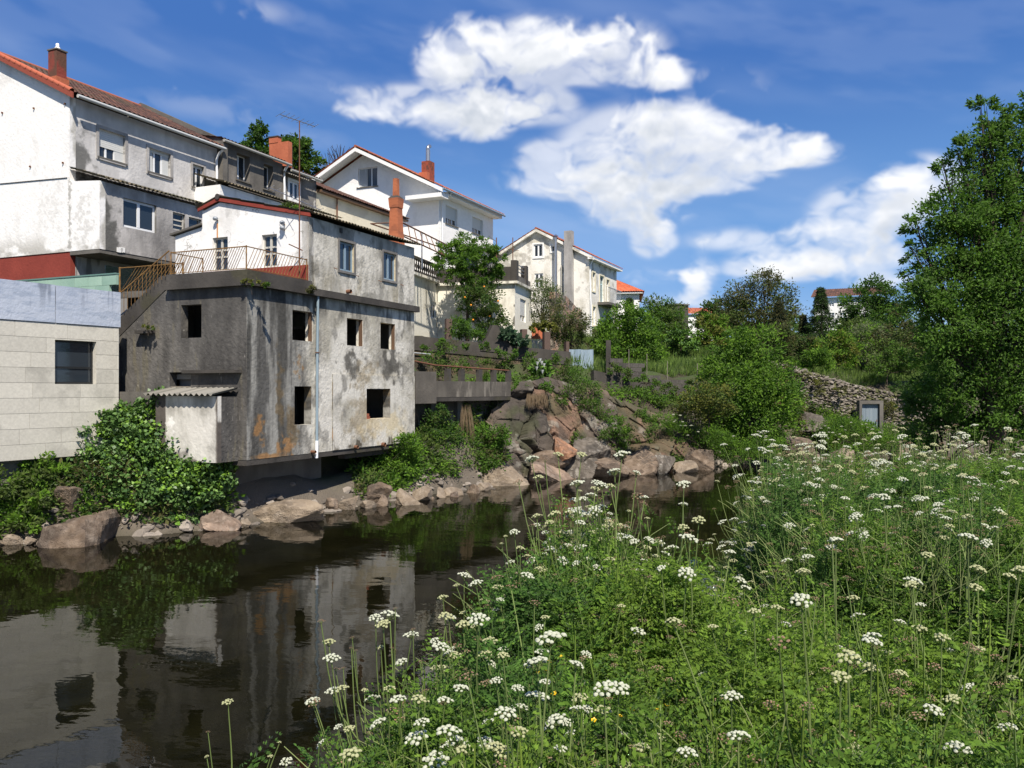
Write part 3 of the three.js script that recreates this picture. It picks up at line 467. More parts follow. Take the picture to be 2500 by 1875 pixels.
// ================================================================ 3. the row of houses above
{
  const b = building('white_gabled_house', 'tall white house with brown tiled roof and maroon square chimney', 'house', 170, 31, 7.0);
  const P = (px, py, z) => onFront(b, px, py, z), S = (px, py) => onSide(b, px, py);
  const L = 7.42, YE = 7.58, RZ = -4.6, YR = YE + 2.38, EZ = 1.5, yx = P(245, 441, EZ)[1], ys = P(243, 607, EZ)[1];
  const gm = wallMat(13, 12, (u, v) => { let c = whiteDirty(0.08, 3)(u, v); const k = sst(ys + 0.9, ys, v) * sst(0.45, 0.62, fbm(u * 1.2, v * 1.6, 5)); c = mix3(c, [128, 124, 112], k * 0.5); const e = Math.max(blot(u, v, 0.0, 3.0, 0.1, 2.0, 1.4, 6), blot(u, v, 0.75, 3.0, 0.5, 0.8, 2.2, 5) * 0.4, blot(u, v, -1.0, 3.7, 0.6, 0.9, 2.2, 5) * 0.22); return mix3(c, [128, 126, 118], e * 0.55); }, { res: 40, u0: -10.5 });
  sideWall(b, 'gable_wall', [[-9.2, ys], [EZ, ys], [EZ, yx], [0.0, yx + 0.12], [0, YE], [RZ, YR], [-9.2, YE]], [], gm, 0, 0.25);
  sideWall(b, 'base_wall', rect(-9.2, -0.5, 0, ys - 0.004), [], M.maroon, 0.03, 0.2);
  const grey = wallMat(9, 8, (u, v) => { let c = greyRender(168, 222, 4)(u, v); c = mix3(c, [84, 83, 78], Math.max(blot(u, v, 0.2, 5.0, 0.9, 1.6, 1.2), blot(u, v, 2.0, 4.6, 0.6, 0.9, 1.3) * 0.7, blot(u, v, 4.6, 4.7, 0.6, 0.7, 1.4) * 0.6, sst(0.5, 0.64, streak(u, v, 90)) * sst(5.2, 3.6, v) * 0.7) * 0.8); return mix3(c, [150, 158, 166], 0.12); }, { res: 48 });
  const W = [span(P(241, 312), P(305, 400)), span(P(363, 360), P(416, 433)), span(P(470, 400), P(497, 463))];
  frontWall(b, 'river_wall', rect(0.251, 0, L, YE), W, grey);
  const sm = wallMat(4, 4, greyRender(140, 184, 17), { res: 32 });
  windowIn(b, W[0], { surMat: sm, lights: 3, shutter: 0.62, surround: 0.12, curtain: [[0.66, 1]], sill: true });
  windowIn(b, W[1], { surMat: sm, lights: 3, shutter: 0.14, surround: 0.12, curtain: [[0.02, 0.25], [0.7, 0.98]], sill: true });
  windowIn(b, W[2], { surMat: sm, lights: 2, shutter: 0.12, surround: 0.11, sill: true });
  // lower storey built out towards the river
  const lower = wallMat(9, 5, (u, v) => { let c = greyRender(120, 196, 12)(u, v); c = mix3(c, [70, 70, 66], Math.max(blot(u, v, 0.4, 2.0, 0.8, 1.7, 1.2), blot(u, v, 2.6, 0.7, 2.4, 0.5, 1.3) * 0.8) * 0.75); return c; }, { res: 48 });
  const LX = [span(P(301, 482, EZ), P(382, 570, EZ)), span(P(422, 517, EZ), P(452, 566, EZ)), span(P(461, 529, EZ), P(492, 580, EZ))];
  frontWall(b, 'lower_river_wall', rect(0.251, ys, 8.0, yx), LX, lower, EZ);
  windowIn(b, LX[0], { off: EZ, lights: 2, fw: 0.09, set: 0.1 });
  windowIn(b, LX[1], { off: EZ, lights: 1, set: 0.1, cross: [0.3, 0.6], mat: M.frameOld }); windowIn(b, LX[2], { off: EZ, lights: 1, set: 0.1, cross: [0.4], mat: M.frameOld });
  part('lean_to_roof', tiles(V(-0.05, yx + 0.02, EZ + 0.25), V(8.0, yx + 0.02, EZ + 0.25), V(8.0, yx + 0.55, 0.01), V(-0.05, yx + 0.55, 0.01), { colors: MOSSY, pitch: 0.2, row: 0.4, amp: 0.06, seed: 21, moss: 0.9 }), tileMat, b);
  part('soffit', bx(0.01, 8.0, ys - 0.14, ys - 0.004, 0.002, EZ - 0.02), M.concrete, b);
  part('column', bx(3.4, 3.75, -0.5, ys - 0.145, EZ - 0.5, EZ - 0.15), M.concrete, b);
  part('balcony_glass', bx(0.5, 3.3, ys - 1.5, ys - 0.5, EZ - 0.3, EZ - 0.28), new THREE.MeshPhysicalMaterial({ color: 0xcfe0da, roughness: 0.08, transmission: 1, thickness: 0, ior: 1.5 }), b);
  const rf = gableRoof(b, 'roof', -0.22, L, 0.35, RZ, -9.6, YE + 0.02, YR + 0.05, YE - 0.1, { colors: BROWN, seed: 5, moss: 0.45 });
  part('verge', (() => { const g = slab([[0.42, YE - 0.18], [RZ, YR - 0.05], [-9.6, YE - 0.1], [-9.6, YE + 0.12], [RZ, YR + 0.17], [0.42, YE + 0.04]], [], 0.06); g.rotateY(-Math.PI / 2); g.translate(-0.235, 0, 0); return g; })(), hexm(0x8c4433, 0.85), rf);
  part('verge_tiles', merge(Array.from({ length: 17 }, (_, k) => { const t = k / 17, g = new THREE.CylinderGeometry(0.1, 0.085, 0.36, 8, 1, true); g.rotateX(Math.PI / 2 + 0.5); g.translate(-0.16, lerp(YE + 0.12, YR + 0.15, t + 0.03), lerp(0.3, RZ, t + 0.03)); return g; })), std(...srgb(172, 92, 66), 0.9), rf);
  gutter(b, 0.0, L + 0.05, YE - 0.04, 0.42, hexm(0xb9bcba, 0.6));
  downpipe(b, [V(L - 0.1, YE - 0.1, 0.42), V(L - 0.12, YE - 0.4, 0.12), V(L - 0.12, YE - 1.2, 0.1), V(L - 0.12, yx + 0.5, 0.1)], 0.055, M.frameWhite);
  const cy = S(146, 130)[1] + 0.35, c0 = part('chimney', bx(0.3, 0.72, YE + 0.1, cy, -1.5, -1.05), wallMat(3, 12, (u, v) => { const n = fbm(u * 2, v * 1.5, 5); return mix3([128, 58, 46], [92, 62, 48], sst(0.42, 0.62, n)); }, { res: 40 }), b);
  part('chimney_cap', bx(0.27, 0.75, cy + 0.002, cy + 0.05, -1.53, -1.02), M.concrete, c0);
  part('chimney_skirt', bx(0.24, 0.78, YE + 0.5, YE + 0.98, -1.56, -0.99), M.orange, c0);
  part('white_finial', new THREE.LatheGeometry([[0.0, 0], [0.1, 0], [0.1, 0.1], [0.05, 0.15], [0.07, 0.2], [0.05, 0.26], [0, 0.28]].map(q => new THREE.Vector2(...q)), 12).translate(0.51, cy + 0.052, -1.27), M.white, c0);
  for (const [px, py] of [[84, 263], [75, 405], [155, 396], [160, 252], [7, 274]]) { const p = S(px, py); part('wall_bracket', bx(-0.06, -0.002, p[1] - 0.06, p[1], p[0] - 0.02, p[0] + 0.02), M.rust, b); }
  { const p = S(165, 434), q = S(0, 449); part('cable', bar(V(-0.02, p[1], p[0]), V(-0.02, q[1], q[0]), 0.014, 5), M.dark, b); }
  for (let k = 0; k < 3; k++) { const p = P(290 + k * 5, 608, EZ); part('vent_block', bx(p[0] - 0.09, p[0] + 0.08, p[1] - 0.12, p[1] + 0.05, EZ, EZ + 0.02), M.white, b); }
}
{
  const b = building('grey_rendered_house', 'dark grey rendered house with two narrow windows between white houses', 'house', 170, 31, 7.0);
  const P = (px, py, z) => onFront(b, px, py, z), x0 = 7.45, x1 = 11.86, YE = 7.98, EZ = 1.4;
  const m = wallMat(8, 9, (u, v) => mix3(greyRender(86, 132, 40, 0.09)(u, v), [96, 92, 84], 0.2), { res: 40, u0: 7 });
  const W = [span(P(578, 372), P(610, 447)), span(P(644, 399), P(667, 467))];
  frontWall(b, 'river_wall', rect(x0, 0, x1, YE), W, m, 0, 0.4);
  for (const w of W) windowIn(b, w, { lights: 2, set: 0.32, fw: 0.05, sill: true });
  sideWall(b, 'party_wall', [[-9, 3], [0.3, 3], [0.3, YE], [-4.6, 10.25], [-9, 9]], [], M.concrete, x0 - 0.001, 0.3);
  gableRoof(b, 'roof', x0 - 0.1, x1, 0.3, -4.6, -9.4, YE, YE + 0.95, YE, { colors: BROWN, seed: 6, moss: 0.5 });
  gutter(b, x0, x1 + 0.2, YE - 0.05, 0.36, hexm(0x9a9a94, 0.6));
  const g0 = P(537, 449, EZ), g1 = P(779, 526, EZ);
  frontWall(b, 'lean_to_wall', rect(g0[0], 1.5, 14.4, g0[1] - 0.02), [], wallMat(8, 8, whiteDirty(0.55, 11), { res: 40, u0: 7 }), EZ, 0.2);
  sideWall(b, 'lean_to_side', rect(0.005, 1.5, EZ - 0.21, g0[1] - 0.02), [], M.white, g0[0], 0.2);
  part('lean_to_roof', tiles(V(g0[0] - 0.1, g0[1], EZ + 0.25), V(14.5, g0[1], EZ + 0.25), V(14.5, g0[1] + 0.5, 0.01), V(g0[0] - 0.1, g0[1] + 0.5, 0.01), { colors: MOSSY, pitch: 0.2, row: 0.4, amp: 0.06, seed: 31, moss: 0.9 }), tileMat, b);
  downpipe(b, [V(x1, YE - 0.1, 0.36), V(x1, YE - 0.35, 0.14), V(x1, YE - 1.2, 0.12), V(x1, g0[1] + 0.45, 0.12)], 0.055, M.frameWhite);
}
{
  const b = building('narrow_grey_house', 'narrow grey house with one white window below a wide orange chimney', 'house', 170, 31, 7.0);
  const P = (px, py, z) => onFront(b, px, py, z), x0 = 11.87, x1 = 14.55, YE = 7.75;
  const W = span(P(706, 440), P(729, 491));
  frontWall(b, 'river_wall', rect(x0, 0, x1, YE), [W], wallMat(4, 9, (u, v) => { let c = greyRender(92, 140, 44, 0.07)(u, v); return mix3(c, [214, 212, 204], blot(u, v, 14.4, 5.6, 0.3, 1.6, 1.2, 4)); }, { res: 48, u0: 11.5 }));
  windowIn(b, W, { lights: 2, fw: 0.09, set: 0.03, surround: 0.12, surMat: M.white });
  part('window_awning', tiles(V(P(686, 430)[0], W[3] + 0.1, 0.4), V(W[2] + 0.3, W[3] + 0.1, 0.4), V(W[2] + 0.3, W[3] + 0.28, 0.005), V(P(686, 430)[0], W[3] + 0.28, 0.005), { colors: FIBRE, pitch: 0.16, row: 0.6, seed: 8 }), tileMat, b);
  gableRoof(b, 'roof', x0 + 0.005, x1 + 0.1, 0.3, -4.6, -9.4, YE, YE + 1.1, YE, { colors: BROWN, seed: 7, moss: 0.4 });
  gutter(b, x0 + 0.2, x1, YE - 0.05, 0.36, hexm(0x9a9a94, 0.6));
  const cx = onFront(b, 713, 400, -0.7)[0], cyt = onFront(b, 713, 348, -0.7)[1];
  const c = part('chimney', bx(cx - 0.3, cx, YE + 0.2, cyt, -1.9, -0.7), M.orange, b);
  part('flue_pot', bx(cx - 0.32, cx - 0.02, cyt + 0.002, cyt + 0.3, -1.9, -1.35), M.orange, c);
  part('cement_face', bx(cx + 0.002, cx + 0.06, YE + 0.2, cyt - 0.02, -1.7, -0.72), M.concreteDark, c);
  part('pot_cap', bx(cx - 0.35, cx + 0.01, cyt + 0.302, cyt + 0.35, -1.93, -1.32), M.concreteDark, c);
}
{
  const b = building('cream_hipped_house', 'long cream walled house under a brown hipped tile roof', 'house', 170, 31, 7.0);
  const x0 = 14.56, x1 = 23.0, YE = 7.3;
  frontWall(b, 'river_wall', rect(x0, 0, x1, YE), [], wallMat(9, 8, (u, v) => { const n = fbm(u, v, 5), f = fbm(u * 6, v * 6, 3), q = 214 - sst(0.5, 0.7, n) * 16 + (f - 0.5) * 10; return [q, q * 0.965, q * 0.86]; }, { res: 40, u0: x0 }));
  part('far_end_wall', bx(x1 - 0.25, x1 - 0.002, 0, YE, -8, -0.255), M.white, b);
  const rf = part('roof', tiles(V(x0, YE, 0.35), V(x1 + 0.35, YE, 0.35), V(19.5, YE + 1.9, -4), V(x0, YE + 1.9, -4), { colors: BROWN, seed: 41, moss: 0.35 }), tileMat, b);
  part('hip_slope', tiles(V(x1 + 0.35, YE, 0.35), V(x1 + 0.35, YE, -8.4), V(19.5, YE + 1.9, -4), V(19.5, YE + 1.9, -4), { colors: BROWN, seed: 42 }), tileMat, rf);
  part('back_slope', tiles(V(x1 + 0.35, YE, -8.4), V(x0, YE, -8.4), V(x0, YE + 1.9, -4), V(19.5, YE + 1.9, -4), { colors: BROWN, seed: 43 }), tileMat, rf);
  part('eaves_board', bx(x0, x1 + 0.3, YE - 0.12, YE - 0.002, 0.01, 0.3), M.wood, b);
  { const p = onFront(b, 823, 483, 0.08), q = onFront(b, 823, 545, 0.08); part('drain_pipe', bar(V(q[0], q[1], 0.08), V(p[0], p[1], 0.08), 0.045), M.rust, b); }
}
{
  const b = building('white_villa', 'big white villa with orange tiled gable roof and brick stack with metal cowl', 'house', 1072, 54, 8.4);
  const P = (px, py, z) => onFront(b, px, py, z), S = (px, py) => onSide(b, px, py);
  const L = 8.0, YE = 8.1, RZ = -5.65, YR = YE + 2.85, WD = -11.3;
  const wm = wallMat(14, 12, (u, v) => { let c = whiteDirty(0.06, 8)(u, v); return c; }, { res: 32, u0: -12 });
  const G = span(S(874, 412), S(921, 453)), g2 = span(S(908, 505), S(925, 535));
  sideWall(b, 'gable_wall', [[WD, 0], [0, 0], [0, YE], [RZ, YR], [WD, YE]], [G, g2], wm, 0, 0.25);
  windowIn(b, G, { side: true, lights: 3, set: 0.14, sill: true, curtain: [[0.05, 0.45]] }); windowIn(b, g2, { side: true, lights: 1, shutter: 0.8 });
  const W = [span(P(1088, 500), P(1117, 555)), span(P(1153, 528), P(1179, 577))];
  frontWall(b, 'river_wall', rect(0.251, 0, L, YE), W, wm);
  for (const w of W) windowIn(b, w, { lights: 3, shutter: 0.68, set: 0.16, sill: true });
  const O = 0.95, rf = gableRoof(b, 'roof', -O, L + 0.3, 0.75, RZ, WD - 0.75, YE - 0.1, YR + 0.3, YE - 0.1, { colors: RED, seed: 61, moss: 0.12 });
  const vb = g => { g.rotateY(-Math.PI / 2); return g; };
  part('verge', vb(slab([[0.75, YE - 0.34], [RZ, YR + 0.02], [WD - 0.75, YE - 0.34], [WD - 0.75, YE - 0.1], [RZ, YR + 0.26], [0.75, YE - 0.1]], [], 0.1)).translate(-O, 0, 0), M.white, rf);
  part('soffit', vb(slab([[0.75, YE - 0.2], [RZ, YR + 0.16], [WD - 0.75, YE - 0.2], [WD - 0.75, YE - 0.14], [RZ, YR + 0.22], [0.75, YE - 0.14]], [], O - 0.11)).translate(-O + 0.105, 0, 0), M.white, rf);
  part('eaves_cornice', bx(0, L + 0.2, YE - 0.34, YE - 0.12, 0.004, 0.62), M.white, rf);
  part('cornice_return', bx(-O + 0.003, -0.003, YE - 0.62, YE - 0.36, -1.9, 0.66), M.white, rf);
  gutter(b, -O, L + 0.3, YE - 0.14, 0.8, M.frameGrey);
  downpipe(b, [V(0.25, YE - 0.2, 0.78), V(0.25, YE - 0.6, 0.14), V(0.25, YE - 2, 0.1), V(0.25, 1, 0.1)], 0.05, M.frameWhite);
  const c = part('brick_stack', bx(1.1, 1.75, YE + 0.2, YE + 2.3, -1.9, -1.3), wallMat(3, 12, (u, v) => { const n = fbm(u * 4, v * 4, 4), j = (v * 12) % 1 < 0.14 ? 0.5 : 0; return mix3([146, 72, 50], [96, 60, 48], clamp(sst(0.4, 0.65, n) + j * 0.4)); }, { res: 48 }), b);
  part('stack_shoulder', bx(0.75, 1.098, YE + 0.2, YE + 1.5, -1.9, -1.3), M.orange, c);
  part('cowl', merge([new THREE.CylinderGeometry(0.14, 0.14, 0.75, 12).translate(1.42, YE + 2.68, -1.6), tube([V(1.42, YE + 3.0, -1.6), V(1.42, YE + 3.25, -1.6), V(1.65, YE + 3.4, -1.6)], 0.13, 10, 10)]), M.steel, c);
}
{ // little flat roof with tall thin orange chimney, behind the derelict house
  const p = ruinPt(9.6, 8.4, -3.2), b = thing('stair_hut', 'small flat roofed stair hut with pale fascia behind the mossy roof', 'hut', p, TH);
  part('wall', bx(-2.4, 0.4, -2, 1.75, -1.6, -0.2), M.white, b);
  part('roof_slab', bx(-2.8, 0.8, 1.752, 1.9, -2, 0.2), wallMat(6, 6, (u, v) => greyRender(140, 186, 9)(u, v), { res: 24 }), b);
  const q = at(967, 560, 36.3), c = thing('tall_orange_chimney', 'tall thin orange chimney with stepped shoulder and narrow flue', 'chimney', V(q.x, 10.3, q.z), TH);
  const om = wallMat(2, 6, (u, v) => { const n = fbm(u * 3, v * 2, 4); return mix3([172, 102, 68], [138, 82, 58], sst(0.5, 0.7, n) * 0.6); }, { res: 48 });
  const tap = (w0, w1, y0, y1) => { const g = new THREE.CylinderGeometry(w1 * 0.7071, w0 * 0.7071, y1 - y0, 4, 1); g.rotateY(Math.PI / 4); g.translate(0, (y0 + y1) / 2, 0); return g.toNonIndexed(); };
  const flat = g => { g.computeVertexNormals(); return g; };
  part('base', flat(tap(0.54, 0.44, -0.2, 0.35)), om, c); part('shaft', flat(tap(0.44, 0.38, 0.35, 1.35)), om, c); part('shoulder', flat(tap(0.42, 0.48, 1.35, 1.75)), om, c); part('shoulder_top', flat(tap(0.48, 0.3, 1.75, 1.86)), M.concreteDark, c); part('flue', flat(tap(0.21, 0.19, 1.86, 2.6)), om, c);
  part('soot_panel', bx(0.2, 0.235, 0.5, 1.5, 0.02, 0.16), M.concreteDark, c);
}
// ================================================================ 4. cream house with a balustraded roof terrace
{
  const TQ = Math.atan2(3.7, 0.97);
  const b = building('cream_terrace_house', 'single storey cream house with dark balustraded roof terrace', 'house', 1257, 48, 6.4, TQ);
  const P = (px, py, z) => onFront(b, px, py, z), S = (px, py) => onSide(b, px, py), YC = 3.5, L = 3.9, ZI = -4.6;
  const wm = k => wallMat(12, 6, (u, v) => { const n = fbm(u * 0.9 + k, v * 0.9, 5), s = streak(u, v, k + 3), f = fbm(u * 7, v * 7, 3); let q = 230 + (f - 0.5) * 10; let c = [q, q * 0.985, q * 0.92]; c = mix3(c, [150, 144, 126], sst(0.54, 0.72, n * 0.5 + s * 0.5) * 0.6); return mix3(c, [96, 92, 84], Math.max(blot(u, v, 0.05, 1.2, 0.16, 1.8, 1.2, 4), sst(0.56, 0.68, streak(u, v, 77 + k)) * sst(YC - 0.9, YC, v) * 0.6) * 0.85); }, { res: 40, u0: -6 });
  sideWall(b, 'garden_wall', rect(ZI, -0.6, 0, YC), [], wm(1), 0, 0.25);
  const W = span(P(1270, 728), P(1284, 788));
  frontWall(b, 'river_wall', rect(0.251, -0.6, L, YC), [W], wm(2));
  windowIn(b, W, { lights: 2, shutter: 0.72, set: 0.1 });
  // wing set back towards the derelict house
  const wy = YC + 0.15, WW = [span(P(996, 728, ZI), P(1007, 800, ZI)), span(P(1051, 735, ZI), P(1066, 780, ZI))];
  frontWall(b, 'wing_wall', rect(-9, -0.6, -0.002, wy), WW.map(w => [Math.max(-8.5, w[0]), w[1], Math.min(-0.15, w[2]), w[3]]), wm(3), ZI, 0.25);
  for (const w of WW) windowIn(b, [Math.max(-8.5, w[0]), w[1], Math.min(-0.15, w[2]), w[3]], { off: ZI, lights: 2, shutter: 0.18, fw: 0.08, set: 0.08 });
  part('terrace_slab', bx(-0.2, L + 0.2, YC, YC + 0.14, ZI, 0.2), wm(5), b);
  part('terrace_slab', bx(-9, -0.202, wy + 0.002, wy + 0.14, ZI - 5, ZI + 0.22), wm(5), b);
  // parapets and balusters
  part('parapet', bx(-0.12, 0.06, YC + 0.142, YC + 0.95, ZI + 0.02, 0.1), M.concreteDark, b);
  part('parapet', bx(0.062, L - 0.6, YC + 0.142, YC + 0.5, -0.06, 0.1), M.concrete, b);
  for (const x of [0.0, 2.3]) part('terrace_pier', bx(x - 0.14, x + 0.3, YC + 0.143, YC + 1.3, -0.2, 0.14), M.concreteDark, b);
  for (const y of [0.75, 0.95, 1.15]) part('terrace_rail', bar(V(0.3, YC + y, 0), V(2.2, YC + y, 0), 0.03), M.steel, b);
  const bal = new THREE.LatheGeometry([[0.05, 0], [0.05, 0.06], [0.03, 0.1], [0.07, 0.24], [0.04, 0.42], [0.03, 0.5], [0.05, 0.56], [0.05, 0.6]].map(p => new THREE.Vector2(...p)), 7);
  part('balustrade_rail', bx(-9, -0.15, wy + 0.85, wy + 1.0, ZI - 0.02, ZI + 0.2), M.concreteDark, b);
  part('balustrade_base', bx(-9, -0.15, wy + 0.142, wy + 0.25, ZI - 0.02, ZI + 0.2), M.concreteDark, b);
  for (let k = 0; k < 26; k++) part('baluster', bal.clone().translate(-8.2 + k * 0.31, wy + 0.25, ZI + 0.1), M.concreteDark, b);
  // conservatory on the terrace
  const gl = part('terrace_room', bx(0.4, 3.6, YC + 0.142, YC + 2.0, -4, -2.0), M.white, b);
  part('terrace_room_roof', tiles(V(0.0, YC + 1.95, -1.5), V(4.1, YC + 1.95, -1.5), V(4.1, YC + 2.4, -4), V(0, YC + 2.4, -4), { colors: FIBRE, seed: 71, pitch: 0.2 }), tileMat, gl);
  part('terrace_room_glazing', bx(0.6, 3.4, YC + 0.5, YC + 1.7, -2.0, -1.97), M.glass, gl);
  part('side_glazing', bx(0.37, 0.397, YC + 0.9, YC + 1.8, -3.6, -2.3), M.glass, gl);
}
// pergola of rusty bars over the terrace
{
  const p = at(1010, 660, 45); p.y = 10.2; const b = thing('terrace_pergola', 'rusty bare metal pergola frame over the roof terrace', 'pergola', p, TH);
  const Q = (px, py, d) => { b.updateMatrixWorld(true); return b.worldToLocal(at(px, py, d)); };
  const A = Q(981, 543, 41), B = Q(1097, 601, 50), C = Q(905, 546, 41.5), D = Q(1085, 607, 47.5), F = Q(985, 577, 40.5), G = Q(1075, 612, 44);
  part('beam', bar(A, B, 0.04), M.rust, b); part('beam', bar(C, D, 0.035), M.rust, b); part('beam', bar(F, Q(1120, 640, 48), 0.035), M.rust, b);
  for (let k = 0; k <= 9; k++) { const t = k / 9; part('rafter', bar(A.clone().lerp(B, t), F.clone().lerp(Q(1120, 640, 48), t), 0.022, 5), M.rust, b); }
  part('beam', bar(C, A, 0.03), M.rust, b);
  for (const [px, py, d, y] of [[1030, 568, 44.8, 10.3], [1070, 588, 47.5, 10.3], [982, 543, 41, 9.6]]) { const q = Q(px, py, d); part('post', bar(V(q.x, y - 10.2, q.z), q, 0.04), M.steel, b); }
}
// ================================================================ 5. weathered gabled house, white house, far buildings
{
  const b = building('weathered_gabled_house', 'weathered cream gabled house with concrete chimney and steel flue', 'house', 1438, 60, 7.4);
  const P = (px, py, z) => onFront(b, px, py, z), S = (px, py) => onSide(b, px, py), L = 6.6, YE = 5.8, RZ = -3.9, YR = YE + 2.06, WD = -7.8;
  const wm = wallMat(16, 9, (u, v) => { let q = 230, c = [q, q * 0.99, q * 0.95]; const n = fbm(u * 1.1, v * 1.1, 5), s = streak(u, v, 6), n2 = fbm(u * 2.2, v * 2.2 + 40, 5); c = mix3(c, [168, 162, 144], sst(0.46, 0.70, n * 0.6 + s * 0.4) * 0.6); c = mix3(c, [128, 124, 114], sst(0.55, 0.72, n2) * 0.45 * sst(1.5, 5, v)); return mix3(c, [96, 94, 88], blot(u, v, -1.0, 0.9, 1.1, 1.0, 1.2) * 0.7); }, { res: 40, u0: -8.5 });
  const G = [span(S(1303, 597), S(1325, 627)), span(S(1346, 600), S(1356, 614)), span(S(1305, 668), S(1326, 702))];
  sideWall(b, 'gable_wall', [[WD, -0.5], [0, -0.5], [0, YE], [RZ, YR], [WD, YE]], G, wm);
  windowIn(b, G[0], { side: true, lights: 2, set: 0.05, fw: 0.08, surround: 0.1, surMat: M.white }); windowIn(b, G[1], { side: true, lights: 1, set: 0.05, surround: 0.1, surMat: M.white }); windowIn(b, G[2], { side: true, lights: 2, cross: [0.6], set: 0.06, fw: 0.08 });
  const W = [span(P(1446, 664), P(1453, 712)), span(P(1464, 672), P(1474, 740)), span(P(1480, 682), P(1487, 738)), span(P(1447, 748), P(1454, 795)), span(P(1480, 760), P(1487, 800))];
  frontWall(b, 'river_wall', rect(0.251, -0.5, L, YE), W, wm);
  W.forEach((w, k) => windowIn(b, w, { lights: 2, set: 0.12, fw: 0.06, cross: k === 1 ? [0.7] : [0.75], surround: 0.1, surMat: hexm(0xd8d2b8, 0.9), mat: k === 1 ? hexm(0xb4d2d6, 0.6) : M.frameWhite }));
  const bl = part('balcony', bx(W[1][0] - 0.5, W[2][2] + 0.35, W[1][1] - 0.25, W[1][1] - 0.06, 0.003, 0.85), M.concrete, b);
  part('balcony_rail', bx(W[1][0] - 0.5, W[2][2] + 0.35, W[1][1] + 0.95, W[1][1] + 1.0, 0.8, 0.85), M.zinc, bl);
  for (let k = 0; k <= 16; k++) { const x = lerp(W[1][0] - 0.48, W[2][2] + 0.33, k / 16); part('balcony_bar', bar(V(x, W[1][1] - 0.06, 0.82), V(x, W[1][1] + 0.96, 0.82), 0.012, 5), M.zinc, bl); }
  const rf = gableRoof(b, 'roof', -0.3, L + 0.3, 0.4, RZ, WD - 0.4, YE, YR + 0.18, YE, { colors: RED, seed: 81, moss: 0.25 });
  part('verge', (() => { const g = slab([[0.4, YE - 0.2], [RZ, YR + 0.0], [WD - 0.4, YE - 0.2], [WD - 0.4, YE], [RZ, YR + 0.2], [0.4, YE]], [], 0.28); g.rotateY(-Math.PI / 2); g.translate(-0.3, 0, 0); return g; })(), wm, rf);
  part('eaves', bx(-0.3, L + 0.3, YE - 0.14, YE - 0.003, 0.004, 0.38), M.white, rf);
  const c = S(1392, 620); part('chimney', bx(-0.5, -0.003, S(1392, 760)[1], S(1392, 566)[1], c[0] - 0.28, c[0] + 0.28), wallMat(4, 12, greyRender(120, 178, 6), { res: 32, u0: -3 }), b);
  const f = S(1361, 600), f2 = S(1361, 715); const fl = part('steel_flue', bar(V(-0.35, f2[1], f2[0]), V(-0.35, S(1361, 580)[1], f[0]), 0.11, 10), M.steel, b);
  part('flue_cap', new THREE.ConeGeometry(0.2, 0.16, 12).translate(-0.35, S(1361, 576)[1], f[0]), M.steel, fl);
  for (const px of [1372, 1380]) { const a = S(px, 648), e = S(px, 740); part('wall_pipe', bar(V(-0.08, e[1], a[0]), V(-0.08, a[1], a[0]), 0.05), M.frameOld, b); }
  downpipe(b, [V(0.15, YE - 0.1, 0.36), V(0.15, YE - 0.4, 0.12), V(0.15, 2, 0.1), V(0.15, 0.2, 0.1)], 0.05, M.frameWhite);
  // ruined stone wall in front of its foot
  const p = at(1400, 800, 54), w = thing('rubble_garden_wall', 'low pinkish rubble wall below the weathered gabled house', 'wall', V(p.x, 6.2, p.z), TH);
  part('wall', slab([[-3.2, 0], [1.6, 0], [1.6, 2.9], [0.6, 3.0], [-1.2, 3.5], [-3.2, 3.6]], [], 0.4), wallMat(8, 6, (u, v) => { const n = fbm(u * 2.4, v * 2.4, 5), f = fbm(u * 6, v * 6, 3); let c = mix3([150, 122, 104], [92, 86, 78], sst(0.42, 0.6, n)); return mix3(c, [176, 166, 150], sst(0.55, 0.7, f) * 0.6); }, { res: 40, u0: -4, bump: 0.08 }), w);
}
{
  const d = 78, p = at(1470, 950, d), b = thing('white_orange_roof_house', 'white house with bright orange hipped roof behind the cream gabled house', 'house', V(p.x, 7.2, p.z), -0.12), x1 = (1560 - 1470) / FPX * d, YE = up(715, d) - 7.2, y2 = YE + 1.75;
  frontWall(b, 'wall', rect(-3, -0.5, x1, YE), [], wallMat(12, 9, whiteDirty(0.05, 5), { res: 16, u0: -4 }));
  part('end_wall', bx(x1 - 0.25, x1 - 0.003, -0.5, YE, -9, -0.255), M.white, b);
  const oc = { colors: [srgb(190, 98, 62), srgb(168, 82, 52), srgb(204, 116, 78)], moss: 0 };
  const rf = part('roof', tiles(V(-3.4, YE, 0.5), V(x1 + 0.4, YE, 0.5), V(x1 - 2.3, y2, -4.5), V(-3.4, y2, -4.5), { ...oc, seed: 91 }), tileMat, b);
  part('hip_slope', tiles(V(x1 + 0.4, YE, 0.5), V(x1 + 0.4, YE, -9.5), V(x1 - 2.3, y2, -4.5), V(x1 - 2.3, y2, -4.5), { ...oc, seed: 93 }), tileMat, rf);
  part('back_slope', tiles(V(x1 + 0.4, YE, -9.5), V(-3.4, YE, -9.5), V(-3.4, y2, -4.5), V(x1 - 2.3, y2, -4.5), { ...oc, seed: 94 }), tileMat, rf);
  part('eaves', bx(-3.2, x1 + 0.3, YE - 0.12, YE - 0.003, 0.004, 0.42), M.white, b);
}
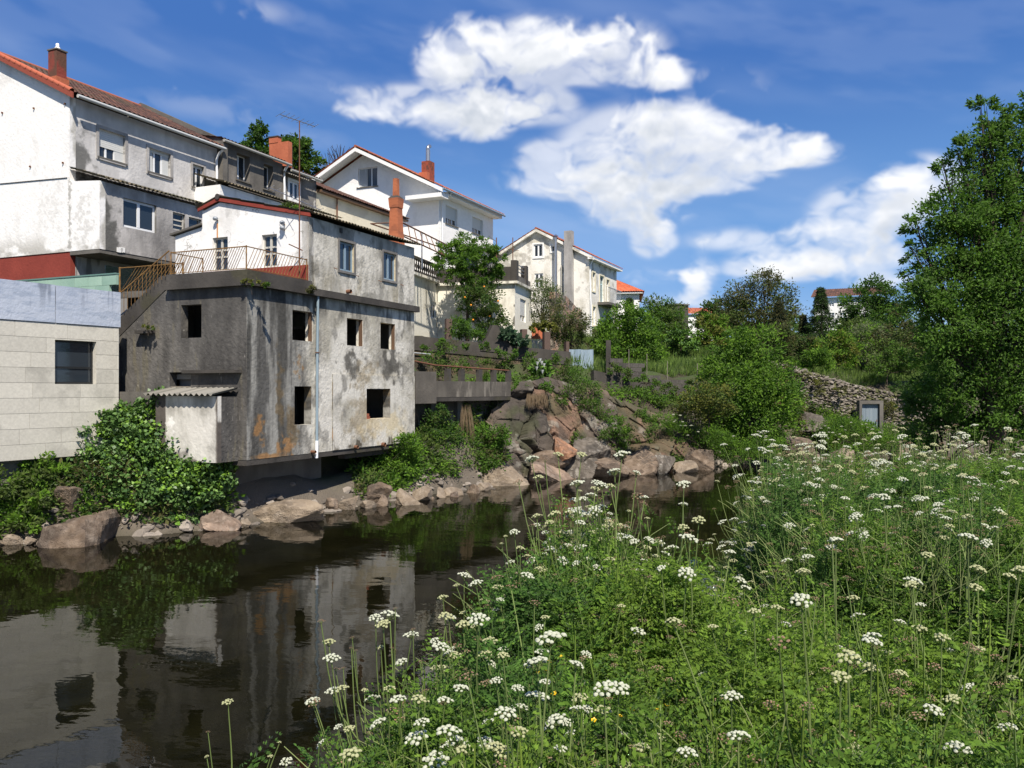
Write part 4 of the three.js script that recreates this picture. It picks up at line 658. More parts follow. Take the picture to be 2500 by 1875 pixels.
{
  const d = 112, p = at(1988, 790, d), b = thing('far_white_building', 'distant white two storey building with red roof among dark trees', 'building', V(p.x, 7.5, p.z), -0.42);
  const H = up(728, d) - 7.5, w = (2085 - 1988) / FPX * d + 3, wins = [];
  const win = (px0, px1, py0, py1) => { const a = (px0 - 1988) / FPX * d, c = (px1 - 1988) / FPX * d; wins.push([a, up(py1, d) - 7.5, c, up(py0, d) - 7.5]); };
  win(2022, 2033, 741, 750); win(2048, 2060, 740, 746); win(2020, 2034, 765, 776); win(2046, 2060, 766, 780);
  frontWall(b, 'wall', rect(0, -1, w, H), wins, M.white);
  for (const q of wins) windowIn(b, q, { lights: 2, set: 0.1, cross: [0.5], fw: 0.07 });
  part('roof', tiles(V(-0.4, H, 0.5), V(w + 0.4, H, 0.5), V(w + 0.4, H + 1.6, -5), V(-0.4, H + 1.6, -5), { colors: BROWN, seed: 95, pitch: 0.3, moss: 0 }), new THREE.MeshStandardMaterial({ vertexColors: true, roughness: 0.9 }), b);
  part('end_wall', bx(-0.002, 0.25, -1, H, -9, -0.255), M.white, b);
  const d2 = 98, e = at(1682, 765, d2), f = thing('far_cottage', 'far cottage showing only an orange roof above the trees', 'house', V(e.x, 7.5, e.z), 0.1), h2 = up(767, d2) - 7.5;
  part('wall', bx(0, 3.4, -1, h2, -4, -0.3), M.white, f); part('roof', tiles(V(-0.3, h2, 0), V(3.7, h2, 0), V(3.7, h2 + 0.9, -2.2), V(-0.3, h2 + 0.9, -2.2), { colors: RED, seed: 96, moss: 0 }), tileMat, f);
  const d3 = 66, g = at(1652, 800, d3), t = thing('concrete_water_tank', 'dark concrete tank block standing among the garden trees', 'tank', V(g.x, 6.6, g.z), 0.5);
  part('block', bx(0, 1.15, -0.4, up(744, d3) - 6.6, -1.1, 0), M.concreteDark, t); part('lid', bx(-0.08, 1.23, up(744, d3) - 6.598, up(741, d3) - 6.6, -1.18, 0.08), M.concrete, t);
}
// ================================================================ 6. garden walls, planter terrace, gates
{ // concrete planter terrace beside the derelict house
  const a = V(-3.75, 0, -33.75), e = V(-0.1, 0, -39.3), L = a.distanceTo(e), turn = Math.atan2(a.z - e.z, e.x - a.x);
  const b = thing('concrete_planter_terrace', 'stained concrete planter terrace with short posts and a rail', 'terrace', V(a.x, 3.55, a.z), turn);
  const m = wallMat(8, 3, (u, v) => { const n = fbm(u * 1.2, v * 1.2, 5), s = streak(u, v, 55); const q = 46 + n * 40 + s * 36; return mix3([q, q * 0.95, q * 0.87], [156, 150, 138], sst(0.6, 0.72, streak(u, v, 58)) * 0.5); }, { res: 56, v0: -1 });
  part('planter_wall', bx(1.1, L, 0.12, 0.78, -0.15, 0.05), m, b); part('planter_block', bx(-0.2, 1.096, -0.12, 1.15, -0.35, 0.12), m, b);
  part('planter_floor', bx(0, L, -0.05, 0.116, -1.1, 0.04), M.concreteDark, b);
  for (const x of [2.05, 3.0, 4.3, 5.4, L - 0.05]) part('short_post', bx(x - 0.12, x + 0.12, 0.782, 1.3, -0.14, 0.04), M.concreteDark, b);
  part('rail', bar(V(-0.1, 1.55, -0.05), V(1.2, 1.42, -0.05), 0.04), M.rust, b); part('rail', bar(V(1.2, 1.42, -0.05), V(L, 1.3, -0.05), 0.035), M.rust, b);
  part('under_wall', bx(-0.3, L, -2.6, -0.054, -0.95, -0.75), wallMat(8, 4, (u, v) => { const s = streak(u * 0.8, v * 0.6, 91), n = fbm(u * 1.3, v * 1.1, 5); let c = mix3([62, 58, 52], [94, 88, 78], n); c = mix3(c, [172, 168, 158], sst(0.52, 0.62, s) * sst(-0.2, -1.2, v)); return mix3(c, [116, 92, 78], blot(u, v, 0.6, -1.3, 0.5, 1.2, 1.2) * 0.7); }, { res: 48, v0: -3, bump: 0.03 }), b);
  for (const x of [1.6, 3.4]) part('buttress', bx(x, x + 0.35, -2.4, -0.056, -0.748, -0.55), M.concrete, b);
}
const mossStone = wallMat(12, 5, (u, v) => { const n = fbm(u * 1.6, v * 2, 5), n2 = fbm(u * 0.8 + 20, v * 0.9, 4), f = fbm(u * 7, v * 7, 3); let c = mix3([92, 80, 62], [58, 52, 42], sst(0.4, 0.62, n)); c = mix3(c, [70, 74, 34], sst(0.5, 0.68, n2) * 0.7); c = mix3(c, [128, 112, 78], sst(0.6, 0.75, f) * 0.5); return c; }, { res: 48, bump: 0.06 });
{ // upper garden retaining wall with its concrete top, posts and pyramid
  const a = at(985, 900, 42.8), e = at(1392, 900, 46.2); a.y = e.y = 0; const L = a.distanceTo(e), turn = Math.atan2(a.z - e.z, e.x - a.x);
  const b = thing('garden_retaining_wall', 'long mossy retaining wall with dark concrete coping and square posts', 'wall', V(a.x, 4.0, a.z), turn);
  part('lower_wall', slab([[0, -0.4], [L, 0], [L, 1.3], [0, 2.0]], [], 0.4), mossStone, b);
  part('coping_wall', slab([[0, 2.004], [L, 1.304], [L, 2.0], [0, 2.72]], [], 0.3).translate(0, 0, 0.06), M.concreteDark, b);
  const X = px => (at(px, 900, lerp(42.8, 46.2, (px - 985) / 407)).sub(a)).setY(0).length(), Yt = x => lerp(2.72, 2.0, x / L);
  for (const [px, w, h] of [[1096, 0.3, 1.05], [1280, 0.3, 0.95], [1336, 0.34, 0.95], [1386, 0.18, 0.55]]) { const x = X(px); part('post', bx(x - w / 2, x + w / 2, Yt(x) - 0.3, Yt(x) + h, -0.3, 0.0), hexm(0x5a4a42, 0.95, { bumpMap: grain1, bumpScale: 0.02 }), b); }
  const xp = X(1212), py = Yt(xp); part('pyramid_block', slab([[xp - 0.95, py - 0.35], [xp + 0.95, py - 0.5], [xp + 0.3, py + 0.95], [xp - 0.25, py + 1.0]], [], 0.45).translate(0, 0, 0.1), M.concreteDark, b);
  part('garden_pipe', bar(V(0, 1.85, 0.12), V(1.4, 1.75, 0.12), 0.035), M.zinc, b);
  // corrugated gate leaf of pale blue metal and the picket gate beyond
  const p = at(1389, 895, 46.4), q = at(1450, 895, 47), z = thing('zinc_gate_panel', 'pale blue corrugated metal sheet standing at the end of garden wall', 'gate', V(p.x, 4.95, p.z), Math.atan2(p.z - q.z, q.x - p.x));
  const zm = wallMat(2, 2, (u, v) => { const n = fbm(u * 3, v * 2, 5), s = streak(u * 2, v, 3); return mix3(mix3([148, 166, 178], [120, 138, 150], n), [104, 84, 66], sst(0.6, 0.74, s) * 0.7); }, { res: 64 });
  const wd = Math.hypot(q.x - p.x, q.z - p.z);
  for (let k = 0; k < 4; k++) part('metal_sheet', tiles(V(wd * k / 4, 0, 0), V(wd * (k + 1) / 4 - 0.008, 0, 0), V(wd * (k + 1) / 4 - 0.008, 1.2 + 0.03 * (k % 2), 0.001), V(wd * k / 4, 1.2, 0.001), { pitch: 0.09, amp: 0.018, row: 2, step: 0, seg: 6, colors: [srgb(150, 168, 180), srgb(128, 146, 160), srgb(160, 176, 186)], seed: 20 + k, moss: 0.1 }), new THREE.MeshStandardMaterial({ vertexColors: true, roughness: 0.55, metalness: 0.2 }), z);
  const g = at(1298, 860, 47.2), pk = thing('picket_gate', 'small grey slatted gate below an orange roller blind', 'gate', V(g.x, 6.0, g.z), turn);
  for (let k = 0; k < 9; k++) part('picket', bx(k * 0.085, k * 0.085 + 0.055, 0, 0.75, 0, 0.025), M.frameOld, pk); part('gate_rail', bx(0, 0.76, 0.6, 0.66, -0.03, -0.002), M.frameOld, pk); part('gate_rail', bx(0, 0.76, 0.12, 0.18, -0.03, -0.002), M.frameOld, pk);
  part('orange_blind', bx(0.02, 0.74, 0.77, 1.5, -0.06, -0.04), M.orange, pk);
}
{ // wall of grey cement blocks stepping down the slope
  const b = thing('cement_block_wall', 'grey cement block wall stepping down the slope behind the rocks', 'wall', at(1486, 0, 47).setY(3.4), 0);
  const r = rng(8), ms = [0, 1, 2, 3].map(k => wallMat(2, 2, (u, v) => { const n = fbm(u * 5 + k, v * 5, 4); const q = 52 + k * 6 + n * 30; return [q, q * 0.96, q * 0.9]; }, { res: 32, bump: 0.02 }));
  const geo = new THREE.BoxGeometry(0.475, 0.225, 0.2), half = new THREE.BoxGeometry(0.23, 0.225, 0.2); metreUV(geo); metreUV(half);
  const run = (pxa, da, pxb, db, topA, topB, bot) => { const A = at(pxa, 950, da).setY(0), B = at(pxb, 950, db).setY(0), L = A.distanceTo(B), dir = B.clone().sub(A).normalize(), turn = Math.atan2(-dir.z, dir.x), o = b.position; const nx = Math.floor(L / 0.486); for (let i = 0; i < nx; i++) { const yt = lerp(topA, topB, (i + 0.5) / nx); for (let y = bot, k = 0; y + 0.2 < yt; y += 0.236, k++) { const s = i * 0.486 + (k % 2) * 0.243, m = part('cement_block', geo, ms[Math.floor(r() * 4)], b); m.position.set(A.x + dir.x * s - o.x + (r() - 0.5) * 0.006, y + 0.11 - o.y, A.z + dir.z * s - o.z + (r() - 0.5) * 0.012); m.rotation.y = turn; } } };
  run(1494, 46.6, 1578, 48.2, 5.85, 5.4, 4.5); run(1584, 47.8, 1722, 49.5, 4.85, 4.5, 3.6);
  const post = (px, d, y0, y1, w) => { const p = at(px, 950, d); part('post', bx(p.x - w - b.position.x, p.x + w - b.position.x, y0 - 3.4, y1 - 3.4, p.z - 0.1 - b.position.z, p.z + 0.12 - b.position.z), M.concreteDark, b); };
  post(1485, 46.6, 3.4, 6.65, 0.13);
  const f0 = at(1450, 950, 45.4), f1 = at(1580, 950, 47.2), f2 = at(1722, 950, 48.9);
  const foot = (p, q, y0, y1, bot) => { const L = Math.hypot(q.x - p.x, q.z - p.z), g = slab([[0, bot], [L, bot - 0.4], [L, y1], [0, y0]], [], 0.3); g.rotateY(Math.atan2(p.z - q.z, q.x - p.x)); g.translate(p.x - b.position.x, -3.4, p.z - b.position.z); part('footing', g, M.concreteDark, b); };
  foot(f0, f1, 5.0, 4.35, 3.4); foot(f1, f2, 3.75, 3.55, 2.2);
  // wire posts along the garden
  for (const [px, d, y] of [[1535, 47.2, 6.2], [1579, 48.4, 6.0], [1629, 49, 5.6], [1702, 50, 5.5]]) { const p = at(px, 950, d), t = thing('fence_stake', 'thin pale fence stake along the cement block wall', 'stake', V(p.x, y - 1.6, p.z), 0, 'fence stakes above the block wall'); part('stake', bar(V(0, 0, 0), V(0.01, 1.6, 0), 0.02, 6), hexm(0x7d776c, 0.9), t); }
}
// ================================================================ 7. dry stone wall with a little metal door
{
  const pts = [[1880, 52.6, 5.75], [1960, 52.6, 5.2], [2040, 52.8, 4.6], [2110, 53, 4.15], [2170, 53.2, 3.8], [2240, 53.5, 3.4], [2330, 54, 3.0]].map(([px, d, y]) => at(px, 950, d).setY(y));
  const b = thing('dry_stone_wall', 'thick dry stone wall sloping down to a small metal door', 'wall', V(pts[0].x, 1.0, pts[0].z), 0);
  const r = rng(99), o = b.position, door = [at(2110, 950, 52.4), at(2146, 950, 52.5)];
  // core
  for (let i = 0; i < pts.length - 1; i++) { const A = pts[i], B = pts[i + 1], L = Math.hypot(B.x - A.x, B.z - A.z), g = slab([[0, -0.6], [L, -0.6], [L, B.y - 1.12], [0, A.y - 1.12]], [], 1.0); g.rotateY(Math.atan2(A.z - B.z, B.x - A.x)); g.translate(A.x - o.x, 0, A.z - o.z - 0.25); part('core', g, mossStone, b); }
  const geos = []; for (let k = 0; k < 8; k++) { const g = new THREE.IcosahedronGeometry(1, 1), p = g.attributes.position; const rr = rng(200 + k), a = [rr() * 9, rr() * 9]; for (let i = 0; i < p.count; i++) { const v = V(p.getX(i), p.getY(i), p.getZ(i)); const f = 0.8 + 0.45 * vn3(v.x * 1.4 + a[0], v.y * 1.4 + a[1], v.z * 1.4); p.setXYZ(i, v.x * f * 1.15, v.y * f * 0.6, v.z * f); } g.computeVertexNormals(); geos.push(g); }
  const ms = [[0.20, 0.175, 0.14], [0.15, 0.13, 0.10], [0.26, 0.23, 0.19], [0.12, 0.105, 0.08], [0.13, 0.125, 0.06]].map(c => std(...c, 0.95, { bumpMap: grain1, bumpScale: 0.03 }));
  const list = [];
  for (let i = 0; i < pts.length - 1; i++) { const A = pts[i], B = pts[i + 1], L = Math.hypot(B.x - A.x, B.z - A.z), n = Math.round(L / 0.13);
    for (let k = 0; k < n; k++) { const t = (k + r() * 0.6) / n, yt = lerp(A.y, B.y, t); for (let y = 1.0; y < yt; y += 0.1) { const w = 0.06 + r() * 0.06, x = lerp(A.x, B.x, t) + (r() - 0.5) * 0.15, z = lerp(A.z, B.z, t) - 0.22; if (x > door[0].x - 0.22 && x < door[1].x + 0.26 && y < 3.35) continue; list.push([x, y + (r() - 0.5) * 0.07, z + (r() - 0.5) * 0.1, w, r()]); } for (let q = 0; q < 4; q++) list.push([lerp(A.x, B.x, t) + (r() - 0.5) * 0.15, yt - 0.1 + (r() - 0.5) * 0.14, lerp(A.z, B.z, t) - 0.35 - q * 0.22, 0.1 + r() * 0.09, r()]); } }
  list.sort((p, q) => q[3] - p[3]);
  const rest = [];
  list.forEach(([x, y, z, w, s], k) => { const g = geos[Math.floor(s * 7.99)]; if (k < 300) { const m = part('stone', g, ms[Math.floor(r() * 5)], b); m.position.set(x - o.x, y - o.y, z - o.z); m.scale.set(w * 1.35, w, w * 1.1); m.rotation.set(r() * 0.5, r() * 6, r() * 0.5); } else rest.push([x - o.x, y - o.y, z - o.z, w]); });
  const im = new THREE.InstancedMesh(geos[2], std(1, 1, 1, 0.95, { bumpMap: grain1, bumpScale: 0.03 }), rest.length), q = new THREE.Object3D(), cc = new THREE.Color();
  rest.forEach(([x, y, z, w], k) => { q.position.set(x, y, z); q.scale.set(w * 1.35, w, w * 1.1); q.rotation.set(r() * 0.6, r() * 6, r() * 0.6); q.updateMatrix(); im.setMatrixAt(k, q.matrix); const t = r(), m = r() < 0.3; cc.setRGB(...(m ? [0.10, 0.105, 0.04] : mix3([0.10, 0.085, 0.065], [0.29, 0.26, 0.215], t))); im.setColorAt(k, cc); });
  im.name = 'small_stones'; im.userData.kind = 'stuff'; im.castShadow = im.receiveShadow = true; b.add(im);
  // door in a cement frame
  const dp = at(2104, 950, 52.1), D = thing('metal_garden_door', 'small grey metal door in a cement frame in stone wall', 'door', V(dp.x, up(1048, 52.3) - 0.5, dp.z), -0.05), w = (2146 - 2104) / FPX * 52.3, h = 2.05;
  part('door_frame', merge([bx(-0.15, 0.0, 0, h + 0.2, -0.5, 0.05), bx(w + 0.0, w + 0.22, 0, h + 0.2, -0.5, 0.05), bx(0.0, w, h, h + 0.2, -0.5, 0.05)]), M.concrete, D);
  const leaf = part('door_leaf', tiles(V(0.01, 0, -0.12), V(w - 0.01, 0, -0.12), V(w - 0.01, h - 0.01, -0.119), V(0.01, h - 0.01, -0.119), { pitch: 0.11, amp: 0.018, row: 3, step: 0, seg: 6, colors: [srgb(122, 136, 146), srgb(104, 118, 128), srgb(136, 148, 156)], seed: 66, moss: 0.1 }), new THREE.MeshStandardMaterial({ vertexColors: true, roughness: 0.6 }), D);
  part('door_handle', bx(w - 0.16, w - 0.12, 0.95, 1.1, -0.07, -0.04), M.rust, leaf);
}
// ================================================================ 8. railings and aerials on the terrace
{
  const YT = 7.43, b = thing('terrace_railing', 'yellow ochre terrace railing with slanting bars above the dark wall', 'railing', ruinPt(0, YT, 0), TH);
  const H = 0.68, z0 = onSide(RUIN, 418, 640)[0];
  const seg = (A, B, posts, n, lean, h) => { const U = t => A.clone().lerp(B, t); part('top_rail', flatBar(U(0).add(V(0, h, 0)), U(1).add(V(0, h, 0)), 0.024, 0.03), M.yellowRail, b); part('bottom_rail', flatBar(U(0).add(V(0, 0.05, 0)), U(1).add(V(0, 0.05, 0)), 0.018, 0.02), M.yellowRail, b); for (let k = 0; k < n; k++) { const t = k / n, t2 = t + lean / A.distanceTo(B); if (t2 > 1.001 || t2 < -0.001) continue; part('rail_bar', bar(U(t).add(V(0, 0.05, 0)), U(t2).add(V(0, h, 0)), 0.009, 5), M.yellowRail, b); } for (const t of posts) part('rail_post', bar(U(t).add(V(0, 0, 0)), U(t).add(V(0, h + 0.03, 0)), 0.019, 8), M.yellowRail, b); };
  seg(V(-0.01, 0, z0), V(-0.01, 0, 0), [0, 1], 30, 0.35, H); seg(V(-0.01, 0, 0), V(2.78, 0, 0), [1], 20, 0.35, H); seg(V(-0.01, 0, z0), V(1.3, 0, z0), [1], 8, 0.3, H);
  // down the stairs
  const q = onSide(RUIN, 290, 777), e = V(-0.08, q[1] + 1.95 - YT, q[0]), s0 = V(-0.08, 0.05, z0);
  part('stair_rail', flatBar(s0.clone().add(V(0, H, 0)), e.clone().add(V(0, H, 0)), 0.024, 0.03), M.yellowRail, b);
  for (let k = 0; k <= 14; k++) { const p = s0.clone().lerp(e, k / 14); part('rail_bar', bar(p, p.clone().add(V(0, H, 0)), 0.009, 5), M.yellowRail, b); }
  const b2 = thing('landing_railing', 'ochre landing railing at the stair head below the grey overhang', 'railing', ruinPt(1.6, YT - 0.25, -4.9), TH);
  const A = V(0, 0.05, -1.9), B = V(0, 0.05, 0.9); part('top_rail', flatBar(A.clone().add(V(0, 0.85, 0)), B.clone().add(V(0, 0.85, 0)), 0.026, 0.03), M.yellowRail, b2); part('bottom_rail', flatBar(A, B, 0.03, 0.03), M.yellowRail, b2);
  for (let k = 0; k < 20; k++) { const t = k / 20; if (t + 0.28 > 1) continue; part('rail_bar', bar(A.clone().lerp(B, t), A.clone().lerp(B, t + 0.28).add(V(0, 0.85, 0)), 0.011, 5), M.yellowRail, b2); }
  for (const t of [0, 1]) part('rail_post', bar(A.clone().lerp(B, t).add(V(0, -0.1, 0)), A.clone().lerp(B, t).add(V(0, 0.88, 0)), 0.03, 8), M.yellowRail, b2);
  part('landing_wall', bx(0.1, 0.35, -2.4, 0.03, -2.2, 1.0), M.concrete, b2);
}
{
  const base = ruinPt(2.7, 7.45, -0.22), b = thing('television_mast', 'rusty television mast with two comb aerials on white wall', 'aerial', base, 0.5);
  const hp = up(300, 27.5) - 7.45; part('mast', bar(V(0, 0, 0), V(0, hp, 0), 0.024, 8, 0.018), M.rust, b);
  const yagi = (y, len, n, turn, tilt, back) => { const dir = V(Math.cos(turn), tilt, Math.sin(turn)).normalize(), side = V(-Math.sin(turn), 0, Math.cos(turn)), o = V(0, y, 0); const bm = part('boom', bar(o.clone().addScaledVector(dir, -back), o.clone().addScaledVector(dir, len), 0.014, 6), M.steel, b); for (let k = 0; k < n; k++) { const p = o.clone().addScaledVector(dir, lerp(-back, len, k / (n - 1))), w = 0.34 - 0.12 * k / n; part('element', bar(p.clone().addScaledVector(side, -w).add(V(0, 0.02, 0)), p.clone().addScaledVector(side, w).add(V(0, 0.02, 0)), 0.007, 5), M.steel, bm); } };
  yagi(hp - 0.02, 0.55, 8, -0.2, -0.12, 0.65); yagi(hp - 2.55, 0.75, 9, -0.15, -0.28, 1.0);
  part('wall_bracket', bar(V(0, 1.0, 0), V(-0.35, 1.12, 0.05), 0.018), M.rust, b); part('wall_bracket', bar(V(0, 1.0, 0), V(0.1, 0.96, 0), 0.018), M.rust, b);
  const p = at(1212, 690, 47.2), c = thing('garden_aerial', 'thin garden aerial pole rising above the terrace tree', 'aerial', V(p.x, 9.9, p.z), 0.3);
  part('mast', bar(V(0, 0, 0), V(0, up(580, 47.2) - 9.9, 0), 0.03), M.rust, c); const yy = up(590, 47.2) - 9.9; part('boom', bar(V(0, yy, 0), V(-0.45, yy + 0.3, 0), 0.018), M.steel, c);
  const p2 = at(1252, 690, 49), c2 = thing('terrace_mast', 'slender rusty mast standing at the corner of terrace parapet', 'mast', V(p2.x, 10.0, p2.z), 0); part('mast', bar(V(0, 0, 0), V(0, up(580, 49) - 10, 0), 0.03), M.rust, c2); part('arm', bar(V(-0.3, 2.0, 0), V(0.35, 1.9, 0), 0.014), M.rust, c2);
}
// ================================================================ 9. rocks of the far bank
function rockTex(a, b, c, lich, seed, res = 40) { const n0 = tileN(256, 6, 6, 5), n1 = tileN(256, 22, 22, 4), n2 = tileN(256, 4, 9, 4); const t = tex(256, 256, (i0, j0) => { const i = (i0 + seed * 37) % 256, j = (j0 + seed * 91) % 256; const n = n0(i, j), f = n1(i, j), s = n2(i, j); let q = mix3(a, b, sst(0.36, 0.62, n)); q = mix3(q, c, sst(0.5, 0.66, s) * 0.7); q = mix3(q, [188, 184, 172], sst(0.56, 0.66, f * 0.4 + n * 0.6) * lich); const k = (f - 0.5) * 60; return [q[0] + k, q[1] + k, q[2] + k]; }); t.repeat.set(1 / 3.1, 1 / 3.1); return new THREE.MeshStandardMaterial({ map: t, roughness: 0.92, bumpMap: grain1, bumpScale: 0.035 }); }
const ROCK = {
  tan: rockTex([150, 136, 116], [126, 113, 96], [102, 92, 80], 0.15, 1), pink: rockTex([148, 128, 110], [122, 105, 91], [98, 86, 75], 0.12, 2),
  grey: rockTex([104, 97, 87], [82, 76, 68], [63, 59, 53], 0.4, 3), dark: rockTex([84, 72, 62], [60, 53, 47], [48, 44, 38], 0.2, 4), orange: rockTex([160, 120, 92], [132, 100, 78], [100, 80, 66], 0.05, 5), brown: rockTex([116, 101, 85], [94, 81, 68], [72, 63, 54], 0.14, 6),
};
function rockGeo(rx, ry, rz, seed, cuts = 13, detail = 12, lump = 0.12, blocky = false) {
  const r = rng(seed), pl = []; if (blocky) for (const [x, y, z] of [[1, 0, 0], [-1, 0, 0], [0, 1, 0], [0, -1, 0], [0, 0, 1], [0, 0, -1]]) pl.push([V(x + (r() - 0.5) * 0.5, y + (r() - 0.5) * 0.5, z + (r() - 0.5) * 0.5).normalize(), 0.6 + r() * 0.14]);
  for (let k = 0; k < cuts; k++) { const z = r() * 2 - 1, a = r() * 6.283, s = Math.sqrt(1 - z * z); pl.push([V(s * Math.cos(a), z, s * Math.sin(a)), 0.42 + r() * 0.5]); }
  const g = new THREE.IcosahedronGeometry(1, detail), p = g.attributes.position, v = V();
  for (let i = 0; i < p.count; i++) { v.fromBufferAttribute(p, i).normalize(); let q = 1.05; for (const [n, d] of pl) { const t = n.dot(v); if (t > 0.05) q = Math.min(q, d / t); } q *= 1 - lump / 2 + lump * vn3(v.x * 3 + seed, v.y * 3, v.z * 3) + 0.05 * (vn3(v.x * 9, v.y * 9 + seed, v.z * 9) - 0.5); p.setXYZ(i, v.x * q * rx, v.y * q * ry, v.z * q * rz); }
  g.computeVertexNormals(); metreUV(g); return g;
}
let rockSeed = 500;
function rockAt(px0, py0, px1, py1, d, mat, o = {}) {
  const c = at((px0 + px1) / 2, (py0 + py1) / 2, d), w = (px1 - px0) / FPX * d / 2 * 1.12, h = (py1 - py0) / FPX * d / 2 * 1.3, z = o.z ?? (w + h) / 2 * 1.1;
  const g = rockGeo(w * (o.turn ? 1.05 : 1), h, z, rockSeed++, o.cuts ?? (o.blocky ? 6 : 13), o.detail, o.lump, o.blocky); if (o.roll) g.rotateZ(o.roll);
  const m = top(o.name ?? 'boulder', g, mat, o.label ?? 'angular pale boulder in the line of rocks along the water', 'rock', o.label ? o.group : 'boulders along the far waterline'); m.position.set(c.x, c.y - (o.sink ?? h * 0.22), c.z - (o.back ?? 0)); m.rotation.y = o.turn ?? 0; return m;
}
for (const [a, b, c, e, d, m, o] of [
  [495, 1236, 596, 1300, 24.7, 'pink', { label: 'pinkish boulder standing in the water under the shed bay' }], [598, 1206, 802, 1285, 26.4, 'tan', { roll: 0.14, label: 'long sloping tan slab under the overhanging house' }],
  [823, 1203, 878, 1244, 28.6, 'tan'], [880, 1213, 919, 1240, 29, 'tan'], [893, 1176, 960, 1230, 30, 'brown'], [958, 1192, 1029, 1240, 30, 'tan'], [1010, 1182, 1055, 1224, 31, 'tan'], [1060, 1190, 1092, 1222, 31.8, 'tan'], [1078, 1190, 1133, 1222, 32.3, 'tan'], [1133, 1178, 1169, 1218, 33.2, 'brown'], [1165, 1168, 1200, 1212, 34, 'tan'], [1100, 1196, 1120, 1222, 31.9, 'pink'], [918, 1206, 945, 1238, 29.4, 'brown'], [790, 1216, 826, 1246, 28.2, 'brown'], [1042, 1208, 1064, 1226, 31.2, 'brown'], [1196, 1186, 1214, 1206, 34.4, 'grey'], [1214, 1190, 1236, 1204, 34.6, 'grey'],
  [1140, 1128, 1290, 1200, 36.2, 'tan', { roll: 0.1, lump: 0.05, label: 'smooth tan rock sheet sloping into the river below the bushes' }], [1255, 1132, 1400, 1186, 37.8, 'pink', { roll: -0.16, lump: 0.05, label: 'smooth orange tinged rock tongue reaching the water' }],
  [130, 1158, 218, 1240, 23.4, 'brown', { label: 'cracked brown rock peak above the river below the ivy' }], [100, 1214, 280, 1400, 22.9, 'brown', { label: 'massive brown boulder at the water below the ivy' }], [214, 1180, 300, 1310, 24.2, 'brown', { label: 'brown boulder half hidden under hanging ivy' }],
  [14, 1302, 62, 1330, 22.2, 'tan'], [60, 1306, 88, 1328, 22.1, 'tan'], [103, 1296, 142, 1330, 21.9, 'brown'], [-20, 1314, 16, 1332, 22.1, 'tan'], [88, 1318, 106, 1332, 21.9, 'tan'],
  [368, 1272, 430, 1302, 24.1, 'tan', { roll: 0.12 }], [446, 1238, 488, 1285, 25.2, 'brown'], [410, 1230, 450, 1275, 25.4, 'brown'], [300, 1240, 380, 1300, 24.8, 'brown', { label: 'wet brown rock in the shade under the ivy' }],
  [590, 1262, 612, 1288, 25, 'tan'], [826, 1150, 880, 1210, 31.5, 'grey', { label: 'grey block in the opening below the house' }],
]) rockAt(a, b, c, e, d, ROCK[m], o);
for (const [a, b, c, e, d, m, lab, o] of [
  
  [1298, 1100, 1396, 1152, 38.8, 'brown', 'rounded brown boulder at the cliff foot', {}], [1340, 1066, 1400, 1120, 38.8, 'orange', 'bright orange rock face on the cliff boulder', { blocky: false }], 
  [1386, 1048, 1492, 1136, 40, 'grey', 'big grey boulder with lichen at the cliff foot', {}], [1380, 1110, 1466, 1166, 39.2, 'grey', 'split grey boulder standing in the water', {}], [1434, 1108, 1524, 1168, 39.4, 'brown', 'wide brown boulder standing in the water', {}], 
  [1520, 1096, 1598, 1162, 40.6, 'brown', 'blocky brown rock with a flat face at the water', { cuts: 8 }], [1584, 1088, 1650, 1156, 41.0, 'grey', 'grey rock wedge below the yellow green shrub', { blocky: false }], [1646, 1118, 1698, 1160, 41.6, 'tan', 'small tan rock at the reed edge', {}], [1678, 1094, 1754, 1152, 42.6, 'brown', 'brown rock at the reed edge', {}], 
  [1935, 996, 2012, 1060, 50.6, 'grey', 'rounded grey outcrop beside the stone wall', {}], [1902, 1060, 1978, 1128, 47.6, 'brown', 'upright brown bank rock beyond the reeds', {}], [1948, 1094, 2020, 1130, 48, 'tan', 'flat tan slab at the far water edge', {}], [2002, 1094, 2088, 1130, 48.6, 'tan', 'second flat tan slab at far water edge', {}], [2170, 1080, 2226, 1126, 49.5, 'tan', 'last tan rock before the big ash tree', {}], [1640, 980, 1720, 1050, 44.8, 'grey', 'mossy grey rock under the yellow green shrub', {}],
]) rockAt(a, b, c, e, d, ROCK[m], { cuts: 10, turn: a * 0.37, ...o, name: 'cliff_rock', label: lab, group: 'rocks of the cliff' });

